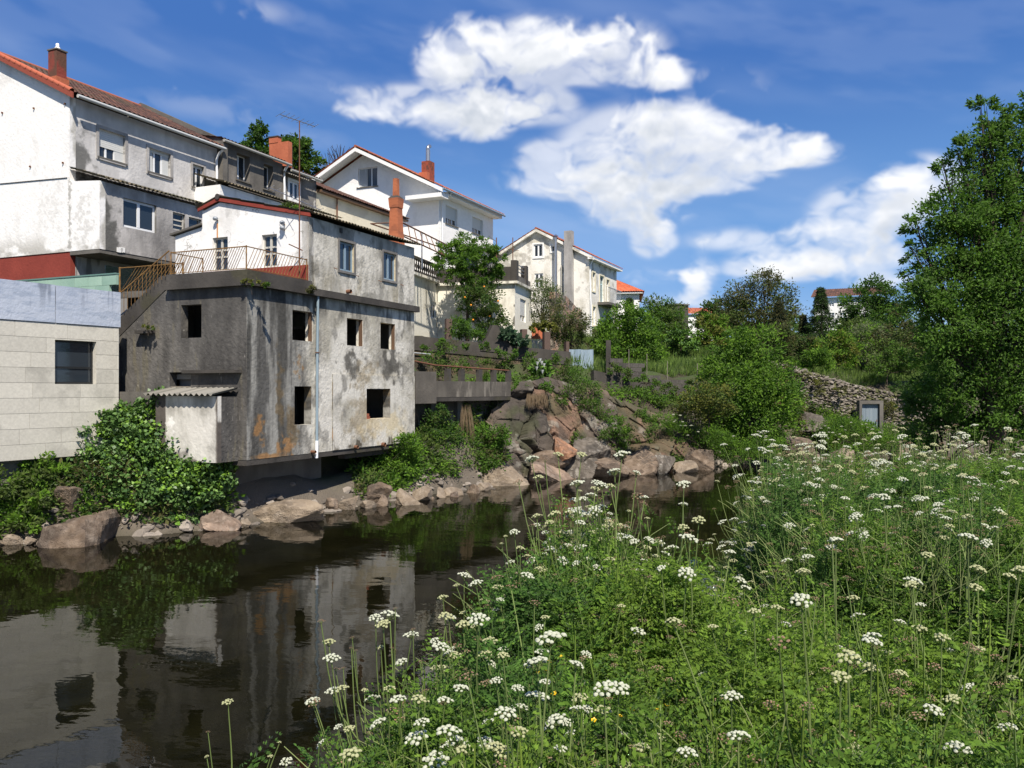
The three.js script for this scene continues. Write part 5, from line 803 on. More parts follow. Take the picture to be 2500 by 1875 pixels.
{ // the overgrown outcrop itself: one fractured face from the water up to the garden walls
  const base = [[1195, 37.2], [1250, 38.2], [1300, 39.2], [1360, 39.8], [1420, 40.3], [1480, 40.6], [1540, 41.2], [1600, 42.0], [1660, 42.8], [1720, 43.6]].map(([px, d]) => at(px, 950, d).setY(-0.35));
  const hts = [2.3, 3.6, 4.7, 5.0, 4.7, 4.5, 4.2, 3.4, 2.9, 2.4], back = [1.6, 2.0, 2.2, 2.4, 3.0, 3.6, 3.8, 3.4, 3.0, 2.8];
  const nu = 300, nv = 130, pos = [], col = [], uv = [], idx = [], org = base[3].clone().setY(0);
  const cell = (x, y) => { const xi = Math.floor(x), yi = Math.floor(y); let d1 = 9, d2 = 9, id = 0; for (let j = -1; j <= 1; j++) for (let i = -1; i <= 1; i++) { const cx = xi + i + hsh(xi + i, yi + j + 99), cy = yi + j + hsh(xi + i + 57, yi + j), d = Math.hypot(cx - x, cy - y); if (d < d1) { d2 = d1; d1 = d; id = (xi + i) * 131 + (yi + j) * 17; } else if (d < d2) d2 = d; } return [d2 - d1, hsh(id, 7), hsh(id, 23), hsh(id, 41)]; };
  for (let j = 0; j <= nv; j++) for (let i = 0; i <= nu; i++) {
    const u = i / nu * (base.length - 1), k = Math.min(base.length - 2, Math.floor(u)), f = u - k, v = j / nv;
    const P = base[k].clone().lerp(base[k + 1], f), H = lerp(hts[k], hts[k + 1], f), Bk = lerp(back[k], back[k + 1], f), dir = base[Math.min(k + 1, 9)].clone().sub(base[k]).normalize(), nrm = V(-dir.z, 0, dir.x); 
    const S = u * 1.15, T = v * H, prof = 0.12 + 0.88 * Math.pow(v, 2.2);
    const c1 = cell(S * 0.62 + fbm(S, T, 3) * 0.7 + T * 0.18, T * 0.42 + fbm(S + 9, T, 3) * 0.5), c2 = cell(S * 1.7 + T * 0.5, T * 1.3 + 30);
    let out = (c1[1] - 0.35) * 1.25 + (c1[2] - 0.5) * 0.7 * ((S * 0.62) % 1 - 0.5) + (c2[1] - 0.5) * 0.34 - sst(0.12, 0.0, c1[0]) * 0.4 - sst(0.08, 0, c2[0]) * 0.12 + (fbm(S * 3, T * 3, 4) - 0.5) * 0.25;
    out *= sst(-0.1, 0.12, v) * (1 - 0.55 * v) ;
    P.addScaledVector(nrm, out * 0.75 - prof * Bk * 0.58 + 0.35); P.y += T + (c1[3] - 0.5) * 0.35 * sst(0, 0.2, v);
    P.sub(org); pos.push(P.x, P.y, P.z); uv.push(S * 1.3, T);
    let q = mix3([0.15, 0.115, 0.085], [0.085, 0.07, 0.056], c1[2]); q = mix3(q, [0.25, 0.15, 0.10], sst(0.62, 0.75, c1[3]) * 0.75); q = mix3(q, [0.055, 0.048, 0.04], sst(0.48, 0.66, fbm(S * 1.6 + 40, T * 0.6, 4)) * 0.7); q = mix3(q, [0.30, 0.285, 0.24], sst(0.60, 0.70, fbm(S * 2.3 + 70, T * 2.3, 5)) * 0.55); q = mix3(q, [0.05, 0.06, 0.022], sst(0.5, 0.64, fbm(S * 1.1 + 20, T * 1.1 + 8, 4)) * 0.6); const g2 = 0.68 + fbm(S * 9, T * 9, 3) * 0.4; col.push(q[0] * g2, q[1] * g2, q[2] * g2);
    if (i < nu && j < nv) { const a = j * (nu + 1) + i; idx.push(a, a + 1, a + nu + 1, a + 1, a + nu + 2, a + nu + 1); }
  }
  const g = new THREE.BufferGeometry(); g.setAttribute('position', new THREE.Float32BufferAttribute(pos, 3)); g.setAttribute('color', new THREE.Float32BufferAttribute(col, 3)); g.setAttribute('uv', new THREE.Float32BufferAttribute(uv, 2)); g.setIndex(idx); g.computeVertexNormals();
  const m = top('rock_outcrop', g, new THREE.MeshStandardMaterial({ vertexColors: true, roughness: 0.93, bumpMap: grain1, bumpScale: 0.05 }), 'fractured brown rock outcrop rising from the river to the garden walls', 'rock'); m.position.copy(org); m.userData.kind = 'thing';
}
{ // loose shore stones too many to count
  const r = rng(640), g = rockGeo(1, 0.6, 0.8, 641, 11, 3, 0.1), n = 900, im = new THREE.InstancedMesh(g, std(1, 1, 1, 0.95, { bumpMap: grain1, bumpScale: 0.02 }), n), q = new THREE.Object3D(), c = new THREE.Color(); let k = 0;
  while (k < n) { const i = 2 + Math.floor(r() * (FARL.length - 5)), t = r(), x = lerp(FARL[i][0], FARL[i + 1][0], t) + (r() - 0.5) * 1.2, z = lerp(FARL[i][1], FARL[i + 1][1], t) + (r() - 0.5) * 1.2, s = 0.04 + Math.pow(r(), 3) * 0.24; const d = sdist(FARL, x, z); if (d < -0.3 || d > 0.9) continue; q.position.set(x, groundH(x, z) + s * 0.2, z); q.rotation.set(r() * 0.7, r() * 6, r() * 0.7); q.scale.setScalar(s); q.updateMatrix(); im.setMatrixAt(k, q.matrix); const b = 0.12 + r() * 0.2; c.setRGB(b * 1.06, b * 0.93, b * 0.78); im.setColorAt(k, c); k++; }
  im.name = 'shore_stones'; im.castShadow = im.receiveShadow = true; scene.add(im); tag(im, 'loose stones along the far waterline', 'stones', null, 'stuff');
}
// ================================================================ 10. foliage kit
class Leaves {
  constructor(n) { this.p = new Float32Array(n * 12); this.n = new Float32Array(n * 12); this.c = new Float32Array(n * 12); this.k = 0; this.max = n; }
  // leaf from (x, y, z) along unit (ax, ay, az), half-width direction (bx, by, bz)
  add(x, y, z, ax, ay, az, bx_, by, bz, L, W, col) {
    if (this.k >= this.max) return; const o = this.k * 12, p = this.p; this.k++;
    let nx = ay * bz - az * by, ny = az * bx_ - ax * bz, nz = ax * by - ay * bx_;
    const f = 0.16 * W, h = 0.45 * L;
    p[o] = x; p[o + 1] = y; p[o + 2] = z;
    p[o + 3] = x + ax * h + bx_ * W * 0.5 + nx * f; p[o + 4] = y + ay * h + by * W * 0.5 + ny * f; p[o + 5] = z + az * h + bz * W * 0.5 + nz * f;
    p[o + 6] = x + ax * L; p[o + 7] = y + ay * L; p[o + 8] = z + az * L;
    p[o + 9] = x + ax * h - bx_ * W * 0.5 + nx * f; p[o + 10] = y + ay * h - by * W * 0.5 + ny * f; p[o + 11] = z + az * h - bz * W * 0.5 + nz * f;
    for (let i = 0; i < 4; i++) { this.n.set([nx, ny, nz], o + i * 3); this.c.set(col, o + i * 3); }
  }
  rand(x, y, z, r, L, W, col, out, lift = 0.3) {                // a leaf with a random lie, leaning away along out
    let ax = r() - 0.5 + out[0] * 0.5, ay = r() - 0.6 + out[1] * 0.3 + lift * 0.3, az = r() - 0.5 + out[2] * 0.5; let l = Math.hypot(ax, ay, az) || 1; ax /= l; ay /= l; az /= l;
    let tx = r() - 0.5, ty = (r() - 0.5) * 0.6, tz = r() - 0.5; const d = tx * ax + ty * ay + tz * az; tx -= ax * d; ty -= ay * d; tz -= az * d; l = Math.hypot(tx, ty, tz) || 1;
    this.add(x, y, z, ax, ay, az, tx / l, ty / l, tz / l, L, W, col);
  }
  geo() { const k = this.k, idx = new Uint32Array(k * 6); for (let i = 0; i < k; i++) idx.set([i * 4, i * 4 + 2, i * 4 + 1, i * 4, i * 4 + 3, i * 4 + 2], i * 6); const g = new THREE.BufferGeometry(); g.setAttribute('position', new THREE.BufferAttribute(this.p.slice(0, k * 12), 3)); g.setAttribute('normal', new THREE.BufferAttribute(this.n.slice(0, k * 12), 3)); g.setAttribute('color', new THREE.BufferAttribute(this.c.slice(0, k * 12), 3)); g.setIndex(new THREE.BufferAttribute(idx, 1)); return g; }
}
const leafMat = new THREE.MeshPhysicalMaterial({ vertexColors: true, roughness: 1, transmission: 0.45, thickness: 0, specularIntensity: 0.25, side: THREE.DoubleSide, ior: 1.4 });
const glossLeaf = new THREE.MeshStandardMaterial({ vertexColors: true, roughness: 0.5, side: THREE.DoubleSide });
const bark = rockTex([112, 98, 84], [78, 66, 56], [58, 50, 44], 0.2, 9), twigMat = std(0.10, 0.075, 0.055, 0.95);
const GREEN = { fresh: [[0.10, 0.21, 0.018], [0.155, 0.28, 0.028]], mid: [[0.066, 0.155, 0.016], [0.108, 0.21, 0.024]], deep: [[0.036, 0.09, 0.013], [0.064, 0.135, 0.019]], olive: [[0.075, 0.12, 0.024], [0.115, 0.165, 0.036]], brown: [[0.085, 0.088, 0.030], [0.12, 0.12, 0.042]], yellow: [[0.14, 0.165, 0.026], [0.19, 0.20, 0.04]], conifer: [[0.022, 0.042, 0.016], [0.045, 0.066, 0.024]], ivy: [[0.045, 0.105, 0.022], [0.095, 0.175, 0.040]], pale: [[0.13, 0.17, 0.07], [0.18, 0.21, 0.10]], ash: [[0.075, 0.165, 0.022], [0.125, 0.235, 0.036]], dry: [[0.17, 0.125, 0.075], [0.24, 0.185, 0.12]], blue: [[0.05, 0.105, 0.055], [0.08, 0.14, 0.07]] };
const pick = (pal, r) => { const t = r(), j = 0.85 + r() * 0.3; return [lerp(pal[0][0], pal[1][0], t) * j, lerp(pal[0][1], pal[1][1], t) * j, lerp(pal[0][2], pal[1][2], t) * j]; };
// leaves in tufts through a set of lobes [x, y, z, rx, ry, rz]
function crown(lobes, n, o) {
  const r = rng(o.seed), Lf = new Leaves(n), tot = lobes.reduce((s, b) => s + b[3] * b[4] + b[4] * b[5], 0), pal = GREEN[o.pal], pal2 = GREEN[o.pal2 ?? o.pal];
  for (const b of lobes) {
    const m = Math.round(n * (b[3] * b[4] + b[4] * b[5]) / tot), per = o.per ?? 46, tufts = Math.max(3, Math.round(m / per)), tr = (o.tuft ?? 0.24) * Math.min(b[3], b[4], b[5]);
    for (let t = 0; t < tufts; t++) {
      const z = r() * 2 - 1, a = r() * 6.283, s = Math.sqrt(1 - z * z), q = Math.pow(0.25 + 0.75 * r(), 0.5) * (0.85 + 0.3 * r()), dx = s * Math.cos(a), dy = z, dz = s * Math.sin(a);
      if (dy < -0.55 && r() < 0.6) continue;
      const cx = b[0] + dx * q * b[3], cy = b[1] + dy * q * b[4], cz = b[2] + dz * q * b[5], tone = r() < (o.mixIn ?? 0.25) ? pal2 : pal, sz = 0.75 + r() * 0.6;
      for (let k = 0; k < per; k++) { const gx = r() + r() + r() - 1.5, gy = r() + r() + r() - 1.5, gz = r() + r() + r() - 1.5; Lf.rand(cx + gx * tr * sz, cy + gy * tr * sz * (o.flat ?? 0.7), cz + gz * tr * sz, r, o.L * (0.7 + r() * 0.6), o.W * (0.7 + r() * 0.6), pick(tone, r), [dx, dy, dz], o.lift ?? 0.4); }
    }
  }
  return Lf.geo();
}
function taper(pts, r0, r1, seg = 7, n = 12) { const c = new THREE.CatmullRomCurve3(pts), g = new THREE.TubeGeometry(c, n, 1, seg, false), p = g.attributes.position, q = V(), v = V(); for (let i = 0; i <= n; i++) { c.getPointAt(i / n, q); const rr = lerp(r0, r1, i / n); for (let j = 0; j <= seg; j++) { const k = i * (seg + 1) + j; v.fromBufferAttribute(p, k).sub(q).multiplyScalar(rr).add(q); p.setXYZ(k, v.x, v.y, v.z); } } g.computeVertexNormals(); return g; }
// a tree whose lobes are given as [px, py, r(px), depth offset], standing at depth d
function treeAt(name, label, px, d, baseY, lobesPx, n, o) {
  const r = rng(o.seed), base = at(px, 950, d); base.y = baseY;
  const t = thing(name, label, o.cat ?? 'tree', base, 0, o.group);
  const lobes = lobesPx.map(([x, y, rr, dz = (r() - 0.5) * 1.6, q = 1]) => { const p = at(x, y, d).sub(base), R = rr / FPX * d * (o.grow ?? 1.1); return [p.x, p.y, p.z + dz, R, R * q, R]; });
  const mid = lobes.reduce((s, b) => s.add(V(b[0], b[1], b[2])), V()).divideScalar(lobes.length);
  const hgt = Math.max(0.4, mid.y), tr = o.trunk ?? hgt * 0.035, fork = V(mid.x * 0.4, hgt * (o.fork ?? 0.45), mid.z * 0.4);
  part('trunk', taper([V(0, -0.3, 0), V(fork.x * 0.3 + (r() - 0.5) * 0.1, fork.y * 0.5, fork.z * 0.3), fork], tr * 1.25, tr * 0.8, 9), bark, t);
  for (const b of lobes) { const e = fork.clone().lerp(V(b[0], b[1], b[2]), 0.86), m = fork.clone().lerp(e, 0.5).add(V((r() - 0.5) * 0.3, 0.1 * r() * b[1], (r() - 0.5) * 0.3)); const lb = part('limb', taper([fork.clone().add(V(0, (r() - 0.5) * 0.1, 0)), m, e], tr * 0.5, tr * 0.1, 6, 10), bark, t);
    if (o.twigs) for (let k = 0; k < o.twigs; k++) { const z = r() * 2 - 1, a = r() * 6.283, s = Math.sqrt(1 - z * z), q = m.clone().lerp(e, r()); part('twig', taper([q, q.clone().lerp(V(b[0] + s * Math.cos(a) * b[3] * 0.6, b[1] + (z * 0.5 + 0.3) * b[4], b[2] + s * Math.sin(a) * b[5] * 0.6), 0.6).add(V((r() - 0.5) * 0.1, 0.05, 0)), V(b[0] + s * Math.cos(a) * b[3] * (o.reach ?? 0.7), b[1] + (z * 0.6 + 0.2) * b[4] * 0.9, b[2] + s * Math.sin(a) * b[5] * (o.reach ?? 0.7))], tr * 0.14, o.tip ?? 0.008, 4, 6), bark, lb); } }
  if (n) { const c = part('crown', crown(lobes, n, o), o.mat ?? leafMat, t); c.userData.kind = 'stuff'; }
  return t;
}
// ---------------------------------------------------------------- the big ash on the right
treeAt('ash_tree', 'tall leafy ash tree leaning over the river on the right bank', 2440, 28, 0.9, [
  [2400, 250, 24, 0], [2412, 290, 36, 0.3], [2440, 310, 30, -0.4], [2470, 330, 46], [2335, 368, 24, 0.4], [2360, 392, 40], [2410, 380, 60], [2470, 400, 66], [2300, 410, 24, 0.2], [2262, 545, 34, 0.6], [2215, 552, 26, 0.3], [2312, 530, 60], [2380, 500, 76], [2450, 500, 84], [2252, 640, 50, 0.5], [2215, 625, 24, 0.4], [2320, 610, 70], [2400, 600, 80], [2470, 600, 84], [2235, 735, 50, 0.9], [2280, 715, 60, 0.4], [2200, 722, 34, 1.0], [2350, 700, 84], [2440, 700, 90], [2500, 650, 90],
  [2262, 800, 56, 1.0], [2330, 800, 76], [2430, 800, 96], [2500, 800, 90], [2300, 880, 66, 0.5], [2380, 900, 86], [2470, 910, 96], [2320, 960, 56], [2410, 990, 80], [2490, 1020, 80], [2540, 480, 80], [2560, 720, 110], [2570, 900, 110], [2540, 360, 60], [2520, 260, 40]], 112000, { seed: 11, pal: 'ash', pal2: 'mid', mixIn: 0.5, L: 0.135, W: 0.06, tuft: 0.29, per: 60, grow: 1.2, trunk: 0.26, fork: 0.4, twigs: 4 });
treeAt('ash_sapling', 'low leafy ash thicket at the water below the big ash', 2300, 30, 0.6, [[2230, 985, 36, 0.4], [2268, 960, 40], [2300, 1010, 50], [2240, 1040, 44, 0.5], [2350, 1000, 60], [2400, 1040, 60], [2460, 1060, 60], [2275, 1075, 40]], 9000, { seed: 12, pal: 'ash', pal2: 'deep', mixIn: 0.35, L: 0.17, W: 0.07, tuft: 0.4, fork: 0.3 });
// ---------------------------------------------------------------- trees of the far bank
treeAt('bank_tree', 'rounded bright green tree growing from the rocks by the river', 1830, 45.5, 1.6, [[1810, 830, 36], [1860, 850, 44], [1770, 880, 44], [1830, 890, 56], [1880, 910, 40], [1790, 950, 56], [1860, 960, 66], [1910, 985, 50], [1770, 1010, 50], [1830, 1030, 60], [1890, 1050, 54], [1740, 930, 34], [1845, 1080, 40], [1925, 960, 26]], 26000, { seed: 21, pal: 'fresh', pal2: 'mid', mixIn: 0.45, L: 0.2, W: 0.085, tuft: 0.36 });
treeAt('garden_tree', 'dense green tree beside the cement block wall', 1545, 53.5, 5.6, [[1530, 770, 30], [1500, 800, 36], [1560, 800, 44], [1520, 840, 50], [1580, 850, 40], [1480, 850, 34], [1550, 880, 40], [1605, 875, 26], [1475, 815, 22], [1590, 810, 28]], 15000, { seed: 22, pal: 'mid', pal2: 'fresh', mixIn: 0.5, L: 0.2, W: 0.09, tuft: 0.36 });
treeAt('garden_tree', 'olive green tree behind the dense garden tree', 1615, 63, 6.8, [[1600, 755, 30], [1640, 765, 30], [1620, 790, 36], [1655, 800, 26], [1590, 790, 26]], 7000, { seed: 23, pal: 'olive', pal2: 'mid', mixIn: 0.5, L: 0.24, W: 0.09, tuft: 0.36 });
treeAt('walnut_tree', 'broad brownish green walnut tree with bare twigs in its crown', 1860, 74, 6.8, [[1810, 720, 34], [1860, 695, 34], [1910, 715, 30], [1790, 755, 36], [1850, 745, 44], [1910, 755, 36], [1935, 770, 20], [1830, 790, 44], [1890, 795, 40], [1780, 790, 24], [1880, 680, 18]], 13000, { seed: 24, pal: 'olive', pal2: 'brown', mixIn: 0.6, L: 0.26, W: 0.1, tuft: 0.5, per: 26, twigs: 9, fork: 0.35, trunk: 0.2 });
treeAt('oak_tree', 'large dark green oak in front of the far white building', 2120, 80, 6.5, [[2090, 735, 34], [2130, 715, 32], [2165, 735, 28], [2110, 770, 40], [2160, 775, 36], [2080, 790, 30], [2140, 805, 40], [2185, 760, 24]], 12000, { seed: 25, pal: 'deep', pal2: 'mid', mixIn: 0.2, L: 0.3, W: 0.13, tuft: 0.36 });
treeAt('fruit_tree', 'bright green fruit tree standing in the meadow grass', 2035, 60, 5.2, [[2010, 850, 28], [2045, 840, 30], [2075, 860, 26], [2030, 880, 34], [1998, 875, 20], [2060, 890, 24]], 8000, { seed: 26, pal: 'fresh', pal2: 'yellow', mixIn: 0.3, L: 0.2, W: 0.09, tuft: 0.4 });
treeAt('fruit_tree', 'pale green open fruit tree beside the bright one', 2115, 62, 5.3, [[2100, 820, 26], [2130, 815, 28], [2150, 850, 26], [2110, 860, 30], [2135, 890, 24]], 5500, { seed: 27, pal: 'pale', pal2: 'fresh', mixIn: 0.5, L: 0.2, W: 0.08, tuft: 0.5, per: 28, twigs: 5 });
treeAt('fruit_tree', 'brownish young tree near the big ash', 2190, 62, 5.0, [[2170, 830, 28], [2205, 820, 30], [2190, 860, 34], [2220, 875, 28], [2170, 895, 24], [2240, 840, 26]], 6000, { seed: 28, pal: 'brown', pal2: 'olive', mixIn: 0.5, L: 0.22, W: 0.09, tuft: 0.5, twigs: 4 });
treeAt('hazel_bush', 'light green hazel behind the bank tree', 1740, 60, 5.8, [[1730, 790, 22], [1755, 800, 24], [1740, 830, 28], [1770, 840, 20], [1715, 825, 18]], 6000, { seed: 29, pal: 'fresh', pal2: 'yellow', mixIn: 0.4, L: 0.22, W: 0.1, tuft: 0.4, cat: 'bush' });
treeAt('distant_tree', 'dark tree beside the far cottage roof', 1745, 90, 7.4, [[1730, 765, 22], [1760, 758, 22], [1785, 770, 22], [1750, 790, 26], [1710, 785, 20]], 5000, { seed: 30, pal: 'deep', pal2: 'mid', mixIn: 0.4, L: 0.32, W: 0.14, tuft: 0.4 });
treeAt('shadbush', 'yellow green spreading shrub on the rocks above water', 1730, 42.8, 2.4, [[1690, 975, 26], [1720, 965, 28], [1755, 975, 28], [1740, 1000, 32], [1700, 1005, 28], [1775, 1000, 22], [1675, 1000, 18]], 5000, { seed: 31, pal: 'yellow', pal2: 'olive', mixIn: 0.5, L: 0.15, W: 0.065, tuft: 0.5, per: 26, twigs: 6, fork: 0.25, cat: 'bush' });
for (const [lab, px, d, by, lobes, n, o] of [
  ['dark hedge bush between the spruce and the meadow', 1965, 61, 5.6, [[1945, 850, 24], [1970, 840, 26], [1985, 870, 24], [1955, 880, 24], [1935, 875, 18]], 5000, { seed: 32, pal: 'deep', pal2: 'brown', mixIn: 0.4, L: 0.2, W: 0.08, tuft: 0.4, twigs: 3 }],
  ['tall green thicket left of the big ash crown', 2215, 66, 5.4, [[2190, 790, 30], [2225, 775, 34], [2250, 810, 34], [2210, 830, 34], [2180, 845, 26], [2260, 860, 34], [2230, 890, 30]], 8000, { seed: 33, pal: 'mid', pal2: 'brown', mixIn: 0.4, L: 0.22, W: 0.09, tuft: 0.4 }],
  ['dull olive bush behind the bank tree', 1900, 58, 5.4, [[1880, 820, 22], [1905, 810, 22], [1925, 835, 24], [1895, 850, 26], [1915, 870, 22]], 4500, { seed: 34, pal: 'olive', pal2: 'brown', mixIn: 0.5, L: 0.2, W: 0.08, tuft: 0.45, twigs: 5 }],
  ['dark round bush beside the stone wall end', 2225, 53, 3.0, [[2205, 950, 14], [2222, 945, 16], [2240, 955, 14]], 1600, { seed: 35, pal: 'deep', L: 0.12, W: 0.07, tuft: 0.4 }],
  ['leafy green bush on the slope above the stone wall', 1985, 57, 5.0, [[1970, 880, 20], [1995, 872, 22], [1950, 890, 18], [2010, 890, 16]], 3600, { seed: 37, pal: 'mid', pal2: 'fresh', mixIn: 0.5, L: 0.18, W: 0.08, tuft: 0.4 }],
  ['fresh green thicket between the pale fruit tree and the big ash', 2165, 58, 4.6, [[2150, 880, 24], [2180, 870, 26], [2210, 885, 26], [2235, 905, 24], [2130, 905, 18]], 5200, { seed: 38, pal: 'mid', pal2: 'olive', mixIn: 0.4, L: 0.18, W: 0.08, tuft: 0.4 }],
  ['green thicket below the oak tree', 2105, 70, 6.0, [[2070, 810, 26], [2100, 800, 28], [2140, 820, 28], [2165, 815, 24], [2085, 835, 24]], 5500, { seed: 36, pal: 'deep', pal2: 'olive', mixIn: 0.5, L: 0.24, W: 0.1, tuft: 0.4 }],
]) treeAt('hedge_bush', lab, px, d, by, lobes, n, { cat: 'bush', ...o });
// trees by the houses
treeAt('chestnut_tree', 'dark green tree rising behind the orange chimney', 700, 62, 8.5, [[640, 335, 24], [630, 365, 26], [665, 380, 30], [725, 350, 22], [740, 375, 28], [760, 400, 24], [700, 365, 24], [640, 400, 24], [775, 420, 16], [730, 410, 26]], 9000, { seed: 41, pal: 'deep', pal2: 'mid', mixIn: 0.45, L: 0.26, W: 0.14, tuft: 0.4 });
treeAt('bare_tree', 'leafless purple brown tree behind the cream roof', 825, 80, 9, [[800, 400, 30], [830, 375, 30], [855, 400, 28], [815, 430, 26], [845, 430, 26], [790, 430, 20], [870, 425, 18]], 0, { seed: 42, twigs: 34, trunk: 0.24, fork: 0.55, tip: 0.016, reach: 0.95 });
treeAt('terrace_tree', 'spreading dark green tree over the roof terrace parapet', 1140, 46.3, 6.5, [[1100, 615, 30, 0, 0.7], [1140, 600, 36, 0, 0.7], [1180, 610, 34, 0, 0.7], [1095, 650, 34, 0.3, 0.6], [1145, 645, 44, 0.3, 0.7], [1195, 650, 34, 0, 0.6], [1080, 630, 20, 0, 0.6], [1120, 680, 34, 0.3, 0.6], [1170, 680, 36, 0, 0.6], [1215, 625, 18], [1148, 712, 22, 0.2], [1210, 672, 20]], 15000, { seed: 43, pal: 'mid', pal2: 'fresh', mixIn: 0.35, L: 0.17, W: 0.06, tuft: 0.34, flat: 0.45, trunk: 0.09, fork: 0.6 });
{
  const t = treeAt('orange_tree', 'orange tree with a few fruits against the cream wall', 1195, 45.6, 6.3, [[1145, 720, 26], [1180, 710, 26], [1160, 750, 30], [1200, 745, 28], [1225, 790, 24], [1135, 745, 18], [1175, 785, 22], [1240, 815, 14], [1210, 770, 22]], 8000, { seed: 44, pal: 'deep', pal2: 'olive', mixIn: 0.5, L: 0.13, W: 0.06, tuft: 0.4, trunk: 0.07, fork: 0.3 });
  for (const [px, py] of [[1135, 726], [1216, 735], [1155, 781], [1182, 700], [1196, 772], [1150, 745]]) { const p = at(px, py, 45.0).sub(t.position); part('orange', new THREE.SphereGeometry(0.055, 8, 6).translate(p.x, p.y, p.z), hexm(0xd98a1c, 0.6), t); }
}
treeAt('pale_shrub', 'loose pale green shrub in front of the weathered house', 1325, 52, 6.4, [[1330, 690, 18], [1320, 720, 24], [1345, 740, 24], [1310, 755, 22], [1350, 715, 16], [1318, 785, 22], [1300, 720, 12]], 5000, { seed: 45, pal: 'pale', pal2: 'olive', mixIn: 0.5, L: 0.13, W: 0.05, tuft: 0.5, per: 24, twigs: 4, cat: 'bush' });
treeAt('brown_shrub', 'brownish green shrub beside the small slatted gate', 1400, 48.5, 5.6, [[1340, 780, 24], [1375, 775, 28], [1410, 790, 28], [1365, 810, 26], [1400, 820, 28], [1430, 810, 20], [1345, 815, 18], [1425, 835, 16]], 7000, { seed: 46, pal: 'olive', pal2: 'brown', mixIn: 0.55, L: 0.13, W: 0.055, tuft: 0.42, cat: 'bush' });
treeAt('lime_shrub', 'bright lime green leafy vine on the garden posts', 1325, 46.8, 5.9, [[1312, 800, 14, 0.2, 0.5], [1330, 797, 16, 0.2, 0.5], [1348, 803, 12, 0.2, 0.5]], 1500, { seed: 47, pal: 'yellow', L: 0.16, W: 0.12, tuft: 0.4, cat: 'bush' });
treeAt('garden_shrub', 'leafy green shrub behind the garden wall posts', 1140, 44.6, 6.1, [[1120, 800, 20], [1145, 810, 22], [1165, 820, 18], [1110, 815, 14]], 2500, { seed: 48, pal: 'mid', pal2: 'deep', L: 0.2, W: 0.05, tuft: 0.5, cat: 'bush' });
treeAt('cabbage_plant', 'broad leaved blue green plant beside the pyramid block', 1260, 45, 6.0, [[1248, 825, 14], [1270, 832, 12], [1235, 815, 10]], 500, { seed: 49, pal: 'blue', L: 0.3, W: 0.2, tuft: 0.5, cat: 'plant', per: 12 });
// conifers
function conifer(name, label, px, d, baseY, topPy, halfPx, n, seed, pal, pal2) {
  const r = rng(seed), base = at(px, 950, d); base.y = baseY; const t = thing(name, label, 'tree', base), H = up(topPy, d) - baseY, R = halfPx / FPX * d, Lf = new Leaves(n);
  part('trunk', taper([V(0, -0.3, 0), V(0.05, H * 0.5, 0), V(0, H, 0)], 0.16, 0.015, 7), bark, t);
  while (Lf.k < n) { const y = Math.pow(r(), 0.75), w = R * (1 - y) * (0.75 + 0.45 * hsh(Math.floor(y * 26), seed)) + 0.05, a = r() * 6.283; const m = 14; const q = 0.35 + 0.65 * Math.sqrt(r()); const cx = Math.cos(a) * w * q, cz = Math.sin(a) * w * q, cy = 0.3 + y * (H - 0.3) - q * w * 0.22; const col = r() < 0.35 ? GREEN[pal2] : GREEN[pal]; for (let k = 0; k < m && Lf.k < n; k++) Lf.rand(cx + (r() - 0.5) * 0.3, cy + (r() - 0.5) * 0.2, cz + (r() - 0.5) * 0.3, r, 0.2, 0.05, pick(col, r), [Math.cos(a), -0.4, Math.sin(a)], 0); }
  const c = part('crown', Lf.geo(), leafMat, t); c.userData.kind = 'stuff'; return t;
}
conifer('spruce_tree', 'pointed dark spruce left of the far white building', 2004, 68, 6.0, 704, 56, 12000, 51, 'conifer', 'deep');
conifer('cypress_tree', 'brownish columnar conifer beside the walnut tree', 1903, 64, 6.0, 738, 44, 9000, 52, 'conifer', 'brown');
conifer('cypress_tree', 'slim brown tipped conifer beside the spruce', 1962, 70, 6.0, 770, 26, 4500, 53, 'brown', 'conifer');
conifer('cypress_tree', 'small dark conifer in front of the white orange roofed house', 1537, 66, 7.2, 728, 16, 3500, 54, 'conifer', 'deep');
// ---------------------------------------------------------------- ivy and bank shrubs
treeAt('ivy_mass', 'great hanging mass of glossy green ivy below the shed bay', 400, 24.9, 1.2, [[352, 1000, 40, -0.6], [300, 1010, 30, -0.7], [260, 1030, 34, -0.4], [215, 1050, 34, -0.3], [310, 1060, 60, -0.4], [380, 1040, 40, -0.5], [170, 1085, 34, -0.2], [140, 1110, 30, 0], [250, 1100, 60, 0], [330, 1120, 70, 0.1], [390, 1110, 56, 0], [300, 1180, 60, 0.5], [380, 1180, 64, 0.5], [450, 1170, 56, 0.4], [510, 1160, 44, 0.2], [540, 1150, 26, 0], [340, 1220, 46, 0.7], [420, 1215, 44, 0.6], [480, 1200, 36, 0.5], [90, 1130, 24, 0.2], [215, 1140, 40, 0.3], [250, 1030, 24, -0.6], [530, 1195, 30, 0.2], [480, 1235, 30, 0.5], [420, 1245, 30, 0.7], [550, 1170, 20, 0.1]], 32000, { seed: 61, pal: 'ivy', pal2: 'fresh', mixIn: 0.3, L: 0.11, W: 0.1, tuft: 0.36, lift: 0.1, cat: 'ivy', mat: glossLeaf, trunk: 0.05, fork: 0.2 });
treeAt('bank_shrub', 'dull green undergrowth at the water left of the boulder', 60, 22.9, 0.9, [[20, 1180, 40], [70, 1160, 36], [110, 1170, 30], [30, 1230, 40], [80, 1220, 36], [50, 1270, 36], [90, 1270, 26], [10, 1280, 30], [120, 1210, 20]], 7000, { seed: 62, pal: 'olive', pal2: 'fresh', mixIn: 0.5, L: 0.13, W: 0.06, tuft: 0.45, cat: 'bush', fork: 0.2, trunk: 0.03 });
